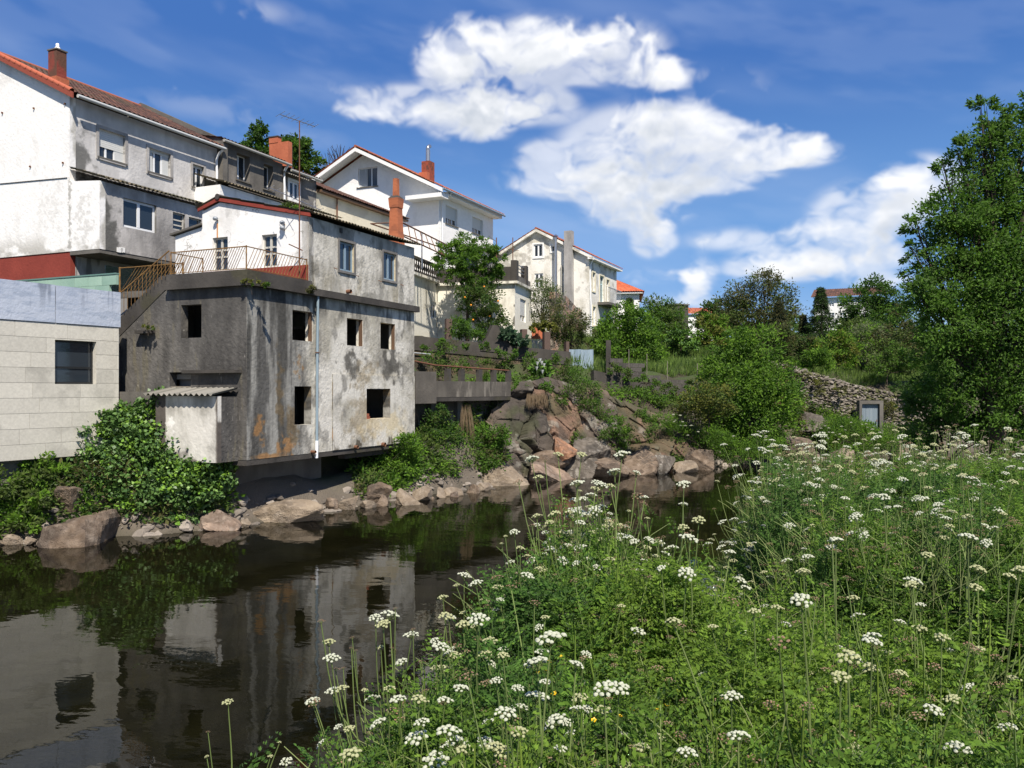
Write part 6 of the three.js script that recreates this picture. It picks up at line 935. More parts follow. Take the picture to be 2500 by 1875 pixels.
treeAt('nettle_clump', 'bright green weeds growing out under the house corner', 920, 32.0, 1.0, [[880, 1130, 26], [915, 1110, 30], [955, 1090, 30], [985, 1110, 30], [940, 1140, 34], [900, 1160, 26], [990, 1140, 30], [965, 1165, 24], [1000, 1080, 22]], 9000, { seed: 63, pal: 'fresh', pal2: 'mid', mixIn: 0.4, L: 0.12, W: 0.06, tuft: 0.42, cat: 'bush', fork: 0.2, trunk: 0.03 });
treeAt('bank_shrub', 'dark tangled shrub under the planter terrace', 1080, 35.2, 1.2, [[1070, 1040, 34], [1085, 1080, 36], [1065, 1110, 34], [1100, 1120, 34], [1040, 1130, 30], [1090, 1150, 30], [1075, 1010, 20], [1035, 1090, 22], [1060, 1160, 26]], 9000, { seed: 64, pal: 'deep', pal2: 'olive', mixIn: 0.4, L: 0.12, W: 0.06, tuft: 0.4, cat: 'bush', fork: 0.2, trunk: 0.03, twigs: 2 });
treeAt('bank_shrub', 'mixed green shrub between dark tangle and upright grey rock', 1185, 36.6, 1.4, [[1160, 1060, 26], [1190, 1070, 30], [1175, 1100, 34], [1215, 1060, 26], [1205, 1100, 28], [1160, 1130, 30], [1200, 1135, 26], [1220, 1120, 20], [1140, 1150, 22], [1225, 1085, 18]], 8000, { seed: 65, pal: 'mid', pal2: 'brown', mixIn: 0.35, L: 0.12, W: 0.06, tuft: 0.42, cat: 'bush', fork: 0.2, trunk: 0.03 });
treeAt('cliff_ivy', 'dark greenery hanging down the cliff from the garden', 1410, 41.4, 3.6, [[1380, 920, 30], [1410, 930, 34], [1440, 950, 28], [1400, 970, 34], [1435, 990, 30], [1460, 1010, 26], [1390, 1010, 22], [1450, 1040, 26], [1420, 1050, 24], [1400, 905, 26], [1470, 1050, 18]], 10000, { seed: 66, pal: 'olive', pal2: 'mid', mixIn: 0.5, L: 0.11, W: 0.05, tuft: 0.42, cat: 'bush', fork: 0.3, trunk: 0.03 });
treeAt('cliff_creeper', 'creeper trailing down the outcrop from the planter corner', 1290, 40.4, 3.4, [[1262, 985, 18], [1255, 1020, 18], [1268, 950, 16], [1300, 935, 16], [1340, 950, 16], [1275, 1060, 14], [1345, 1000, 12], [1300, 1075, 12], [1370, 975, 16], [1330, 1040, 14], [1410, 1075, 16], [1450, 1085, 16], [1290, 1000, 16], [1240, 1070, 16], [1480, 1060, 16], [1540, 1060, 18], [1560, 1020, 18], [1590, 1050, 18]], 9000, { seed: 76, pal: 'mid', pal2: 'olive', mixIn: 0.5, L: 0.11, W: 0.05, tuft: 0.45, cat: 'bush', fork: 0.3, trunk: 0.02 });
treeAt('wall_creeper', 'creeper hanging over the cement block wall', 1560, 45.6, 4.2, [[1500, 900, 14], [1525, 915, 16], [1560, 925, 14], [1600, 945, 16], [1640, 950, 16], [1680, 955, 14], [1610, 975, 16], [1545, 955, 14], [1700, 940, 14]], 4200, { seed: 77, pal: 'mid', pal2: 'olive', mixIn: 0.4, L: 0.13, W: 0.06, tuft: 0.45, cat: 'bush', fork: 0.3, trunk: 0.02 });
treeAt('wall_creeper', 'creeper hanging over the long mossy retaining wall', 1200, 42.6, 5.0, [[1040, 850, 10], [1075, 835, 12], [1130, 842, 10], [1180, 850, 12], [1225, 860, 12], [1260, 868, 10], [1300, 872, 14], [1350, 880, 14], [1240, 895, 12]], 3000, { seed: 78, pal: 'mid', pal2: 'olive', mixIn: 0.4, L: 0.13, W: 0.06, tuft: 0.45, cat: 'bush', fork: 0.3, trunk: 0.02 });
treeAt('wall_moss', 'mossy shrub growth on top of the dry stone wall', 2020, 52.4, 3.6, [[1960, 915, 14, 0, 0.5], [2000, 935, 14, 0, 0.5], [2050, 950, 14, 0, 0.5], [1920, 900, 12, 0, 0.5], [2160, 985, 14, 0, 0.6], [2185, 1000, 14], [1990, 960, 10]], 3000, { seed: 79, pal: 'brown', pal2: 'yellow', mixIn: 0.35, L: 0.11, W: 0.05, tuft: 0.5, cat: 'bush', fork: 0.3, trunk: 0.015 });
treeAt('cliff_fern', 'green fern tuft on the vertical rock joint', 1510, 40.8, 1.6, [[1505, 1035, 18], [1512, 1065, 18], [1508, 1090, 16], [1500, 1050, 12], [1395, 1060, 16, -0.6], [1375, 1052, 12, -0.6]], 2600, { seed: 67, pal: 'mid', pal2: 'fresh', L: 0.12, W: 0.05, tuft: 0.5, cat: 'plant', fork: 0.3, trunk: 0.02 });
treeAt('wall_ivy', 'round cushion of ivy over a garden stone ruin', 1665, 58.5, 5.6, [[1650, 825, 18], [1675, 822, 18], [1660, 845, 20], [1682, 850, 16], [1645, 855, 14], [1670, 870, 16]], 5000, { seed: 68, pal: 'mid', pal2: 'deep', mixIn: 0.5, L: 0.14, W: 0.11, tuft: 0.4, cat: 'ivy', mat: glossLeaf });
treeAt('rank_weeds', 'rank green weeds on the bank below the bank tree', 1700, 43.4, 0.9, [[1650, 1060, 26], [1690, 1070, 28], [1730, 1080, 30], [1770, 1085, 30], [1810, 1095, 28], [1850, 1095, 28], [1890, 1095, 24], [1670, 1090, 24], [1640, 1040, 20], [1740, 1055, 20], [1610, 1020, 20]], 9000, { seed: 69, pal: 'mid', pal2: 'fresh', mixIn: 0.5, L: 0.16, W: 0.04, tuft: 0.5, lift: 1.2, cat: 'plant', fork: 0.2, trunk: 0.02 });
treeAt('rank_weeds', 'rank weeds with white flowers below the stone wall', 2050, 49.6, 0.9, [[2010, 1060, 22], [2040, 1050, 26], [2080, 1050, 28], [2115, 1060, 28], [2150, 1060, 26], [2030, 1085, 22], [2070, 1085, 26], [2120, 1090, 26], [2160, 1090, 22], [1990, 1035, 16]], 8000, { seed: 70, pal: 'mid', pal2: 'fresh', mixIn: 0.5, L: 0.16, W: 0.04, tuft: 0.5, lift: 1.2, cat: 'plant', fork: 0.2, trunk: 0.02 });
treeAt('planter_weeds', 'tangled weeds and creepers against the mossy retaining wall', 1100, 42.2, 4.2, [[1060, 880, 26], [1090, 860, 24], [1120, 890, 20], [1070, 910, 24], [1150, 890, 16], [1200, 880, 16], [1225, 900, 18], [1240, 880, 14, 0, 1.6], [1290, 880, 14, 0, 1.8], [1290, 920, 16], [1310, 950, 18]], 3600, { seed: 71, pal: 'olive', pal2: 'mid', mixIn: 0.5, L: 0.13, W: 0.05, tuft: 0.5, cat: 'plant', twigs: 3, fork: 0.2, trunk: 0.02 });
treeAt('ledge_fern', 'yellow green fern tuft growing from the parapet ledge', 615, 24.5, 7.0, [[590, 690, 7, 0, 0.6], [605, 688, 9, 0, 0.6], [622, 690, 9, 0, 0.6], [640, 694, 8, 0, 0.6], [652, 697, 5, 0, 0.6]], 700, { seed: 72, pal: 'yellow', pal2: 'mid', mixIn: 0.4, L: 0.09, W: 0.035, tuft: 0.6, cat: 'plant', fork: 0.3, trunk: 0.008 });
treeAt('ledge_fern', 'small dry plant at the head of the downpipe', 770, 27.4, 7.0, [[768, 712, 8], [772, 702, 7], [760, 716, 5]], 350, { seed: 73, pal: 'brown', pal2: 'yellow', mixIn: 0.4, L: 0.09, W: 0.03, tuft: 0.6, cat: 'plant', fork: 0.3, trunk: 0.008 });
treeAt('roof_weeds', 'weeds growing on the lean to tiles', 705, 38.0, 12.0, [[690, 502, 10, 0, 0.6], [708, 506, 12, 0, 0.6], [726, 512, 10, 0, 0.6], [745, 518, 8, 0, 0.6]], 900, { seed: 74, pal: 'olive', pal2: 'fresh', mixIn: 0.5, L: 0.14, W: 0.06, tuft: 0.6, cat: 'plant', fork: 0.3, trunk: 0.01 });
treeAt('pot_plant', 'two tufts of green in pots on the dark wall', 362, 25.8, 5.9, [[356, 799, 6, 0, 0.7], [369, 799, 6, 0, 0.7]], 240, { seed: 75, pal: 'yellow', pal2: 'olive', L: 0.07, W: 0.03, tuft: 0.6, cat: 'plant', fork: 0.3, trunk: 0.01 });
// dry grass beard and dead creeper
{
  const beard = (name, label, px, py, d, n, w, h, seed, pal) => { const r = rng(seed), Lf = new Leaves(n), c = at(px, py, d); for (let k = 0; k < n; k++) { const x = (r() - 0.5) * w, y = -r() * h * 0.25, a = (r() - 0.5) * 0.9; let ax = Math.sin(a) * 0.4 + x * 0.3, ay = -1, az = (r() - 0.2) * 0.5; const l = Math.hypot(ax, ay, az); Lf.add(x, y, (r() - 0.5) * 0.3, ax / l, ay / l, az / l, 1, 0, 0, h * (0.45 + r() * 0.6), 0.02, pick(GREEN[pal], r)); } const t = thing(name, label, 'grass', c); const m = part('blades', Lf.geo(), leafMat, t); m.userData.kind = 'stuff'; };
  beard('dry_grass_tuft', 'tan beard of dry grass hanging on the cliff', 1310, 958, 39.4, 300, 0.9, 0.7, 81, 'dry'); beard('dead_creeper', 'pale dead creeper stems hanging below the planter terrace', 1137, 985, 36.3, 90, 0.42, 1.5, 82, 'dry'); beard('dry_grass_tuft', 'reddish dry grass patch on the slope beside the grey slab', 1545, 1000, 43.2, 700, 1.3, 0.6, 83, 'brown');
}
// arum lilies
{ const c = at(1320, 905, 41.6), t = thing('arum_lily', 'clump of white arum lilies on the cliff edge', 'flower', c), r = rng(85), Lf = new Leaves(260);
  for (let k = 0; k < 260; k++) { const a = r() * 6.283; Lf.rand((r() - 0.5) * 0.9, (r() - 0.6) * 0.9, (r() - 0.5) * 0.5, r, 0.34, 0.15, pick(GREEN.mid, r), [Math.cos(a), 0.3, Math.sin(a)], 0.6); } const lv = part('leaves', Lf.geo(), glossLeaf, t); lv.userData.kind = 'stuff';
  for (const [px, py] of [[1312, 888], [1322, 886], [1328, 892], [1310, 900], [1324, 908], [1318, 880]]) { const p = at(px, py, 41.1).sub(c); part('spathe', new THREE.ConeGeometry(0.1, 0.2, 8, 1, true).rotateX(Math.PI).translate(p.x, p.y, p.z), hexm(0xf2f2ec, 0.7, { side: THREE.DoubleSide }), t); part('stalk', bar(V(p.x, p.y - 0.1, p.z), V(p.x * 0.7, p.y - 0.7, p.z - 0.1), 0.012, 5), std(0.08, 0.14, 0.03), t); } }
// ---------------------------------------------------------------- ground cover of the far bank and the meadow (uncountable)
function scatter(name, label, geo, mat, places, tint) { const im = new THREE.InstancedMesh(geo, mat, places.length), q = new THREE.Object3D(), c = new THREE.Color(), r = rng(name.length * 7 + places.length); places.forEach(([x, y, z, s, sy = s], k) => { q.position.set(x, y, z); q.rotation.set((r() - 0.5) * 0.3, r() * 6.283, (r() - 0.5) * 0.3); q.scale.set(s, sy, s); q.updateMatrix(); im.setMatrixAt(k, q.matrix); const t = tint(r, x, z); c.setRGB(t[0], t[1], t[2]); im.setColorAt(k, c); }); im.name = name; im.castShadow = im.receiveShadow = true; scene.add(im); return tag(im, label, 'vegetation', null, 'stuff'); }
const tuftGeo = (n, h, w, spread, seed) => { const r = rng(seed), Lf = new Leaves(n * 2); for (let k = 0; k < n; k++) { const a = r() * 6.283, s = Math.sqrt(r()) * spread, lean = 0.15 + r() * 0.5, hh = h * (0.5 + r() * 0.6), x = Math.cos(a) * s, z = Math.sin(a) * s; let ax = Math.cos(a) * lean, ay = 1, az = Math.sin(a) * lean, l = Math.hypot(ax, ay, az); const cc = 0.8 + r() * 0.4; Lf.add(x, -0.03, z, ax / l, ay / l, az / l, -Math.sin(a), 0, Math.cos(a), hh, w, [cc, cc, cc]); } return Lf.geo(); };
const sprayGeo = (n, R, L, W, seed) => { const r = rng(seed), Lf = new Leaves(n); for (let k = 0; k < n; k++) { const z = r() * 1.6 - 0.6, a = r() * 6.283, s = Math.sqrt(Math.max(0, 1 - z * z)), q = Math.sqrt(r()), cc = 0.7 + r() * 0.6; Lf.rand(Math.cos(a) * s * q * R, z * q * R, Math.sin(a) * s * q * R, r, L * (0.6 + r() * 0.8), W * (0.6 + r() * 0.8), [cc, cc, cc], [Math.cos(a), z, Math.sin(a)], 0.5); } return Lf.geo(); };
{
  const r = rng(300), bankP = [], grassP = [];
  while (bankP.length < 4600) { const x = -18 + r() * 46, z = -20 - r() * 34, q = sdist(FARL, x, z); if (q < 0.25 || q > 7.5) continue; if (x < -3.9 && q > 1.2 && x > -14) continue; { const px = 1250 + FPX * x / -z; if (px > 555 && px < 870) continue; if (px > 985 && px < 1720 && (q > 4.0 || (px > 1230 && px < 1560 && r() < 0.7))) continue; } if (fbm(x * 0.5, z * 0.5, 3) < 0.36 && r() < 0.8) continue; bankP.push([x, groundH(x, z) + 0.05, z, 0.6 + r() * 0.8]); }
  scatter('bank_undergrowth', 'mixed low undergrowth over the far river bank', sprayGeo(54, 0.34, 0.15, 0.06, 301), leafMat, bankP, (q, x, z) => pick(GREEN[['mid', 'fresh', 'olive', 'deep', 'brown'][Math.floor(clamp(fbm(x * 0.4, z * 0.4, 3) * 2 - 0.5 + (q() - 0.5) * 0.5) * 4.99)]], q));
  while (grassP.length < 16000) { const x = 3 + r() * 40, z = -46 - r() * 50, q = sdist(FARL, x, z); if (q < 5.5) continue; grassP.push([x, groundH(x, z), z, 0.7 + r() * 0.8]); }
  scatter('meadow_grass', 'tall pale green grass on the slope behind the stone wall', tuftGeo(26, 0.55, 0.03, 0.28, 302), leafMat, grassP, q => pick([[0.14, 0.23, 0.045], [0.20, 0.29, 0.07]], q));
  const far = []; while (far.length < 5000) { const x = -160 + r() * 420, z = -100 - r() * 200; far.push([x, groundH(x, z) + 1.6, z, 5 + r() * 7, 4 + r() * 4]); }
  scatter('far_wood', 'dark band of woodland beyond the gardens', sprayGeo(90, 0.42, 0.13, 0.09, 303), leafMat, far.filter(p => { const px = 1250 + FPX * p[0] / -p[2]; return px > 1560 || px < 200; }).filter((p, k) => k % 1 === 0), q => pick(GREEN[q() < 0.5 ? 'deep' : 'mid'], q));
}
// ================================================================ 11. the near bank: water dropwort, grass and undergrowth
const stemMat = new THREE.MeshStandardMaterial({ vertexColors: true, roughness: 0.8 });
function tint(g, c) { const n = g.attributes.position.count, a = new Float32Array(n * 3); for (let i = 0; i < n; i++) a.set(c, i * 3); g.setAttribute('color', new THREE.BufferAttribute(a, 3)); return g; }
const domeGeo = (() => { const g = new THREE.IcosahedronGeometry(1, 1), p = g.attributes.position; for (let i = 0; i < p.count; i++) { const x = p.getX(i), y = p.getY(i), z = p.getZ(i), q = 0.8 + 0.45 * vn3(x * 3.1 + 5, y * 3.1, z * 3.1); p.setXYZ(i, x * q, (y < 0 ? y * 0.35 : y * 0.75) * q, z * q); } g.deleteAttribute('uv'); g.computeVertexNormals(); return g; })();
const ray3 = (a, b, r) => { const g = bar(a, b, r, 3); g.deleteAttribute('uv'); return g; };
// an umbel about 2R across: rays that end in little domes of flowers
function umbelGeo(R, seed, kind) {
  const r = rng(seed), L = [], n = kind === 'seed' ? 13 : 17, col = kind === 'white' ? [0.43, 0.45, 0.335] : kind === 'cream' ? [0.34, 0.35, 0.18] : [0.21, 0.14, 0.085];
  for (let k = 0; k < n; k++) { const t = Math.sqrt((k + 0.5) / n), a = k * 2.39996 + r() * 0.4, x = Math.cos(a) * t * R * (0.9 + r() * 0.2), z = Math.sin(a) * t * R * (0.9 + r() * 0.2), y = R * (0.55 - 0.42 * t * t) + (r() - 0.5) * R * 0.12; L.push(tint(ray3(V(0, -R * 0.35, 0), V(x, y, z), R * 0.022), [0.13, 0.17, 0.045])); const s = R * (kind === 'seed' ? 0.10 + r() * 0.05 : 0.155 + r() * 0.06), j = 0.9 + r() * 0.14; const g = domeGeo.clone(); g.scale(s, s, s); g.rotateY(r() * 6); g.rotateX(z / R * 0.5); g.rotateZ(-x / R * 0.5); g.translate(x, y, z); L.push(tint(g, col.map((c, i) => Math.min(0.86, c * j * (kind === 'seed' && i === 0 ? 0.8 + r() * 0.4 : 1))))); }
  return merge(L);
}
const UMB = { white: [0, 1, 2, 3].map(k => umbelGeo(1, 900 + k, 'white')), cream: [0, 1].map(k => umbelGeo(1, 920 + k, 'cream')), seed: [0, 1, 2].map(k => umbelGeo(1, 940 + k, 'seed')) };
const umbelMat = new THREE.MeshStandardMaterial({ vertexColors: true, roughness: 0.85 });
function putUmbel(parent, p, R, dir, kind, r) { const g = UMB[kind], m = part(kind === 'seed' ? 'seed_head' : 'umbel', g[Math.floor(r() * g.length)], umbelMat, parent); m.position.copy(p); m.scale.setScalar(R); m.quaternion.setFromUnitVectors(V(0, 1, 0), dir.clone().lerp(V(0, 1, 0), 0.55).normalize()); m.rotateX((r() - 0.5) * 0.5); m.rotateZ((r() - 0.5) * 0.5); m.rotateY(r() * 6); return m; }
const STEM = [[0.10, 0.15, 0.035], [0.14, 0.185, 0.05]];
// feathery compound leaf: a midrib with lobed leaflets
function frond(Lf, o, dir, len, r, pal) {
  const side = V(-dir.z, 0, dir.x).normalize(), n = 5;
  for (let k = 1; k <= n; k++) { const t = k / n, c = o.clone().addScaledVector(dir, len * t).add(V(0, -0.10 * len * t * t, 0)); for (const s of [-1, 1]) { const w = len * 0.42 * (1.1 - t * 0.75); for (let q = 1; q <= 4; q++) { const e = c.clone().addScaledVector(side, s * w * q / 4), sz = w * 0.42 * (1.1 - q * 0.15) + 0.006; let a = side.clone().multiplyScalar(s * 0.8).addScaledVector(dir, 0.4 + r() * 0.8).add(V(0, (r() - 0.4) * 0.7, 0)).normalize(), b = V(r() - 0.5, (r() - 0.5) * 0.5, r() - 0.5).cross(a).normalize(); Lf.add(e.x, e.y, e.z, a.x, a.y, a.z, b.x, b.y, b.z, sz, sz * 0.46, pick(pal, r)); } } }
}
// a plant at base with umbels at given points (local coordinates)
function dropwort(label, group, base, heads, seed, o = {}) {
  const r = rng(seed), t = thing('water_dropwort', label, 'flower', base, 0, group), L = [], c = () => pick(STEM, r);
  const topmost = heads[0].p, fork = V(topmost.x * 0.45, Math.max(0.25, topmost.y * (o.fork ?? 0.55)), topmost.z * 0.45);
  const stem = (pts, a, b) => { const g = taper(pts, a, b, 5, 7); g.deleteAttribute('uv'); return tint(g, c()); };
  part('stem', stem([V(0, -0.1, 0), V(fork.x * 0.35, fork.y * 0.5, fork.z * 0.35), fork], 0.0095, 0.0065), stemMat, t);
  heads.forEach((h, k) => { const f = k === 0 ? fork : fork.clone().lerp(topmost, r() * 0.25).add(V(0, -fork.y * r() * 0.3, 0)).lerp(V(0, fork.y * 0.6, 0), r() * 0.3), m = f.clone().lerp(h.p, 0.5).add(V((h.p.x - f.x) * 0.16 + (r() - 0.5) * 0.04, -0.02 - r() * 0.03, (h.p.z - f.z) * 0.16 + (r() - 0.5) * 0.04)); part('stem', stem([f, m, h.p], 0.0042, 0.0024), stemMat, t); putUmbel(t, h.p.clone().add(V(0, 0.35 * h.R, 0)), h.R, h.p.clone().sub(f).normalize(), h.kind, r); });
  const nf = o.fronds ?? 9, Lf = new Leaves(nf * 42); for (let k = 0; k < nf; k++) { const a = r() * 6.283, y = fork.y * (0.1 + r() * 0.95), q = V(fork.x * y / fork.y, y, fork.z * y / fork.y); frond(Lf, q, V(Math.cos(a), 0.15 + r() * 0.6, Math.sin(a)).normalize(), 0.13 + r() * 0.15, r, r() < 0.3 ? GREEN.fresh : GREEN.mid); }
  const lv = part('leaves', Lf.geo(), leafMat, t); lv.userData.kind = 'stuff'; return t;
}
// plants whose flowers stand out against the water: [base px, depth, ground, [[px, py, R mm, kind, depth offset] ...]]
const W_ = 'white', S_ = 'seed', C_ = 'cream';
const stand = [
  ['lone dropwort with a pale cream umbel low over the dark water', 566, 3.9, 1.15, [[557, 1722, 34, C_], [508, 1790, 14, S_], [682, 1815, 13, C_], [505, 1850, 14, C_], [660, 1850, 16, C_]]],
  ['tall dropwort with two wide white umbels over the house reflection', 985, 4.1, 1.2, [[810, 1618, 48, W_], [764, 1722, 44, W_], [858, 1585, 13, S_], [812, 1696, 44, W_], [890, 1690, 22, C_], [838, 1635, 18, S_], [788, 1824, 40, W_]]],
  ['dropwort with high domed umbels beside the downpipe reflection', 955, 4.2, 1.25, [[917, 1518, 42, W_], [1004, 1560, 44, W_], [860, 1560, 16, S_], [930, 1584, 22, C_], [960, 1588, 20, S_], [868, 1592, 16, S_], [965, 1488, 14, S_]]],
  ['dropwort with two broad umbels on parallel stems', 1015, 4.0, 1.25, [[1076, 1590, 48, W_], [982, 1626, 42, W_], [1030, 1620, 22, S_], [1084, 1645, 46, C_], [1008, 1540, 16, S_], [1094, 1572, 16, S_]]],
  ['dropwort leaning left with one high umbel against black water', 1325, 4.6, 1.45, [[1163, 1434, 44, W_], [1115, 1434, 22, C_], [1214, 1420, 44, S_], [1132, 1502, 26, C_], [1190, 1488, 30, S_], [1160, 1535, 30, C_]]],
  ['dropwort with a curved stem and pinkish seed heads', 1350, 4.7, 1.5, [[1256, 1306, 34, W_], [1225, 1330, 14, C_], [1234, 1312, 14, C_], [1270, 1345, 30, C_], [1316, 1395, 30, C_]]],
  ['tallest dropwort at the tip of the bank with green buds', 1405, 6.0, 1.85, [[1415, 1202, 18, C_], [1404, 1229, 42, W_], [1378, 1222, 20, C_], [1356, 1258, 26, C_], [1390, 1260, 42, C_], [1414, 1256, 46, W_], [1440, 1266, 32, C_], [1330, 1290, 20, C_], [1480, 1262, 24, S_]]],
  ['dropwort crowded with white umbels facing the cliff', 1500, 5.8, 1.85, [[1512, 1318, 48, W_], [1388, 1310, 44, W_], [1378, 1346, 48, W_], [1345, 1320, 28, W_], [1515, 1290, 34, C_], [1535, 1252, 20, C_], [1474, 1372, 48, W_]]],
  ['dropwort with paired umbels beside the yellow buttercups', 1600, 5.6, 1.8, [[1605, 1335, 50, W_], [1640, 1348, 48, W_], [1546, 1384, 42, W_], [1580, 1270, 22, C_], [1620, 1314, 18, S_], [1570, 1360, 32, C_]]],
  ['dropwort with a single high umbel over the river bend', 1690, 6.4, 1.9, [[1668, 1238, 36, W_], [1688, 1300, 20, S_], [1672, 1420, 50, W_], [1690, 1436, 48, W_]]],
  ['low dropwort with a full white head at the water edge', 1000, 3.5, 1.2, [[972, 1718, 44, W_], [1086, 1722, 48, W_], [1040, 1690, 20, S_], [826, 1780, 24, W_], [1115, 1825, 62, W_]]],
  ['dropwort with a heavy white umbel at its foot', 1280, 3.3, 1.35, [[1345, 1862, 52, W_], [1195, 1772, 42, W_], [1264, 1688, 34, W_], [1228, 1608, 34, C_], [1212, 1670, 34, W_]]],
];
{ let k = 0; for (const [label, px, d, gy, hs] of stand) { const b = at(px, 950, d); b.y = gy; const r = rng(1000 + k); dropwort(label, 'water dropwort along the near bank', b, hs.map(([x, y, R, kind]) => ({ p: at(x, y, d + (r() - 0.5) * 0.35).sub(b), R: R / 1000 * 0.82 * (d / 4.2) ** 0.5, kind })), 1000 + k++, { fronds: 16, fork: 0.66 }); } }
// the rest of the stand: a dozen plants built once, then copied over the bank
{
  const protos = [];
  for (let k = 0; k < 12; k++) { const r = rng(1200 + k), H = 0.95 + r() * 0.35, hs = [], n = 3 + Math.floor(r() * 4); for (let j = 0; j < n; j++) { const a = r() * 6.283, w = j === 0 ? 0.05 : 0.12 + r() * 0.24; const kind = r() < 0.5 ? W_ : r() < 0.5 ? C_ : S_; hs.push({ p: V(Math.cos(a) * w, H * (j === 0 ? 1 : 0.78 + r() * 0.22), Math.sin(a) * w), R: kind === W_ ? 0.020 + r() * 0.021 : kind === C_ ? 0.018 + r() * 0.016 : 0.016 + r() * 0.016, kind }); } hs.sort((p, q) => q.p.y - p.p.y); protos.push([hs, 1200 + k]); }
  const made = protos.map(([hs, s], k) => null), r = rng(1300); let n = 0, guard = 0;
  const spots = [];
  const zones = [[1725, 2010, 7.2, 9.6], [2080, 2500, 7, 11], [2130, 2420, 4.5, 5.6], [1300, 1640, 5.2, 6.4]];
  while (n < 298 && guard++ < 40000) {
    const zn = guard % 5 < 2 && guard < 9000 ? zones[guard % 4] : null, d = zn ? lerp(zn[2], zn[3], r()) : 2.6 + Math.pow(r(), 0.8) * 13, px = zn ? lerp(zn[0], zn[1], r()) : 700 + r() * 1860, p = at(px, 950, d); const q = -sdist(NEARL, p.x, p.z); if (q < 0.25) continue;
    const y = groundH(p.x, p.z); const topPy = 950 + (EYE - y - 1.1) / d * FPX; if (topPy > 1960 || topPy < 1040) continue;
    if (spots.some(s => Math.hypot(s[0] - p.x, s[1] - p.z) < (zn ? 0.14 : 0.16 + d * 0.016))) continue; if (!zn && fbm(p.x * 0.9 + 50, p.z * 0.9, 3) < 0.40 && r() < 0.75) continue;
    spots.push([p.x, p.z]); const k = Math.floor(r() * 12), b = V(p.x, y, p.z);
    let t; const label = 'branching water dropwort in the thick of the flowering bank', group = 'water dropwort in the thick of the bank';
    if (!made[k]) { t = made[k] = dropwort(label, group, b, protos[k][0], protos[k][1], { fronds: 14 }); }
    else { t = made[k].clone(); t.name = numbered('water_dropwort'); t.position.copy(b); scene.add(t); }
    t.rotation.y = r() * 6.283; t.rotation.z = (r() - 0.5) * 0.16; t.rotation.x = (r() - 0.5) * 0.16; t.scale.setScalar(0.98 + r() * 0.24); n++;
  }
}
// buttercups
{
  const petal = (() => { const Lf = new Leaves(5); for (let k = 0; k < 5; k++) { const a = k * 1.2566; Lf.add(0, 0, 0, Math.cos(a) * 0.85, 0.5, Math.sin(a) * 0.85, -Math.sin(a), 0, Math.cos(a), 0.014, 0.014, [0.75, 0.47, 0.01]); } return Lf.geo(); })(), pm = new THREE.MeshStandardMaterial({ vertexColors: true, roughness: 0.5, side: THREE.DoubleSide }), sm = std(0.07, 0.13, 0.03), r = rng(1400);
  for (const [px, py, d] of [[1670, 1387, 5.0], [1684, 1396, 5.0], [1690, 1397, 5.1], [1674, 1458, 4.6], [1338, 1618, 4.0], [1330, 1637, 4.0], [1353, 1694, 3.7], [1340, 1618, 4.1], [1653, 1688, 3.7], [1626, 1723, 3.6], [1603, 1734, 3.6], [1542, 1734, 3.6], [1513, 1749, 3.5], [1450, 1760, 3.5], [1369, 1605, 3.9], [1316, 1642, 4.0], [1660, 1446, 4.8], [1596, 1472, 4.7]]) {
    const p = at(px, py, d), g = groundH(p.x, p.z), h = Math.max(0.3, p.y - g), t = thing('buttercup', 'bright yellow buttercup flower among the white umbels', 'flower', V(p.x, p.y - h, p.z), r() * 6, 'buttercups in the near bank');
    part('stem', taper([V(0, 0, 0), V(0.03, h * 0.5, 0.02), V(0, h, 0)], 0.004, 0.002, 5, 6), sm, t); const f = part('petals', petal, pm, t); f.position.y = h; f.rotation.x = 0.5; f.scale.setScalar(1.15); part('flower_centre', new THREE.SphereGeometry(0.006, 6, 5).translate(0, h + 0.004, 0), std(0.5, 0.4, 0.02), t);
  }
}
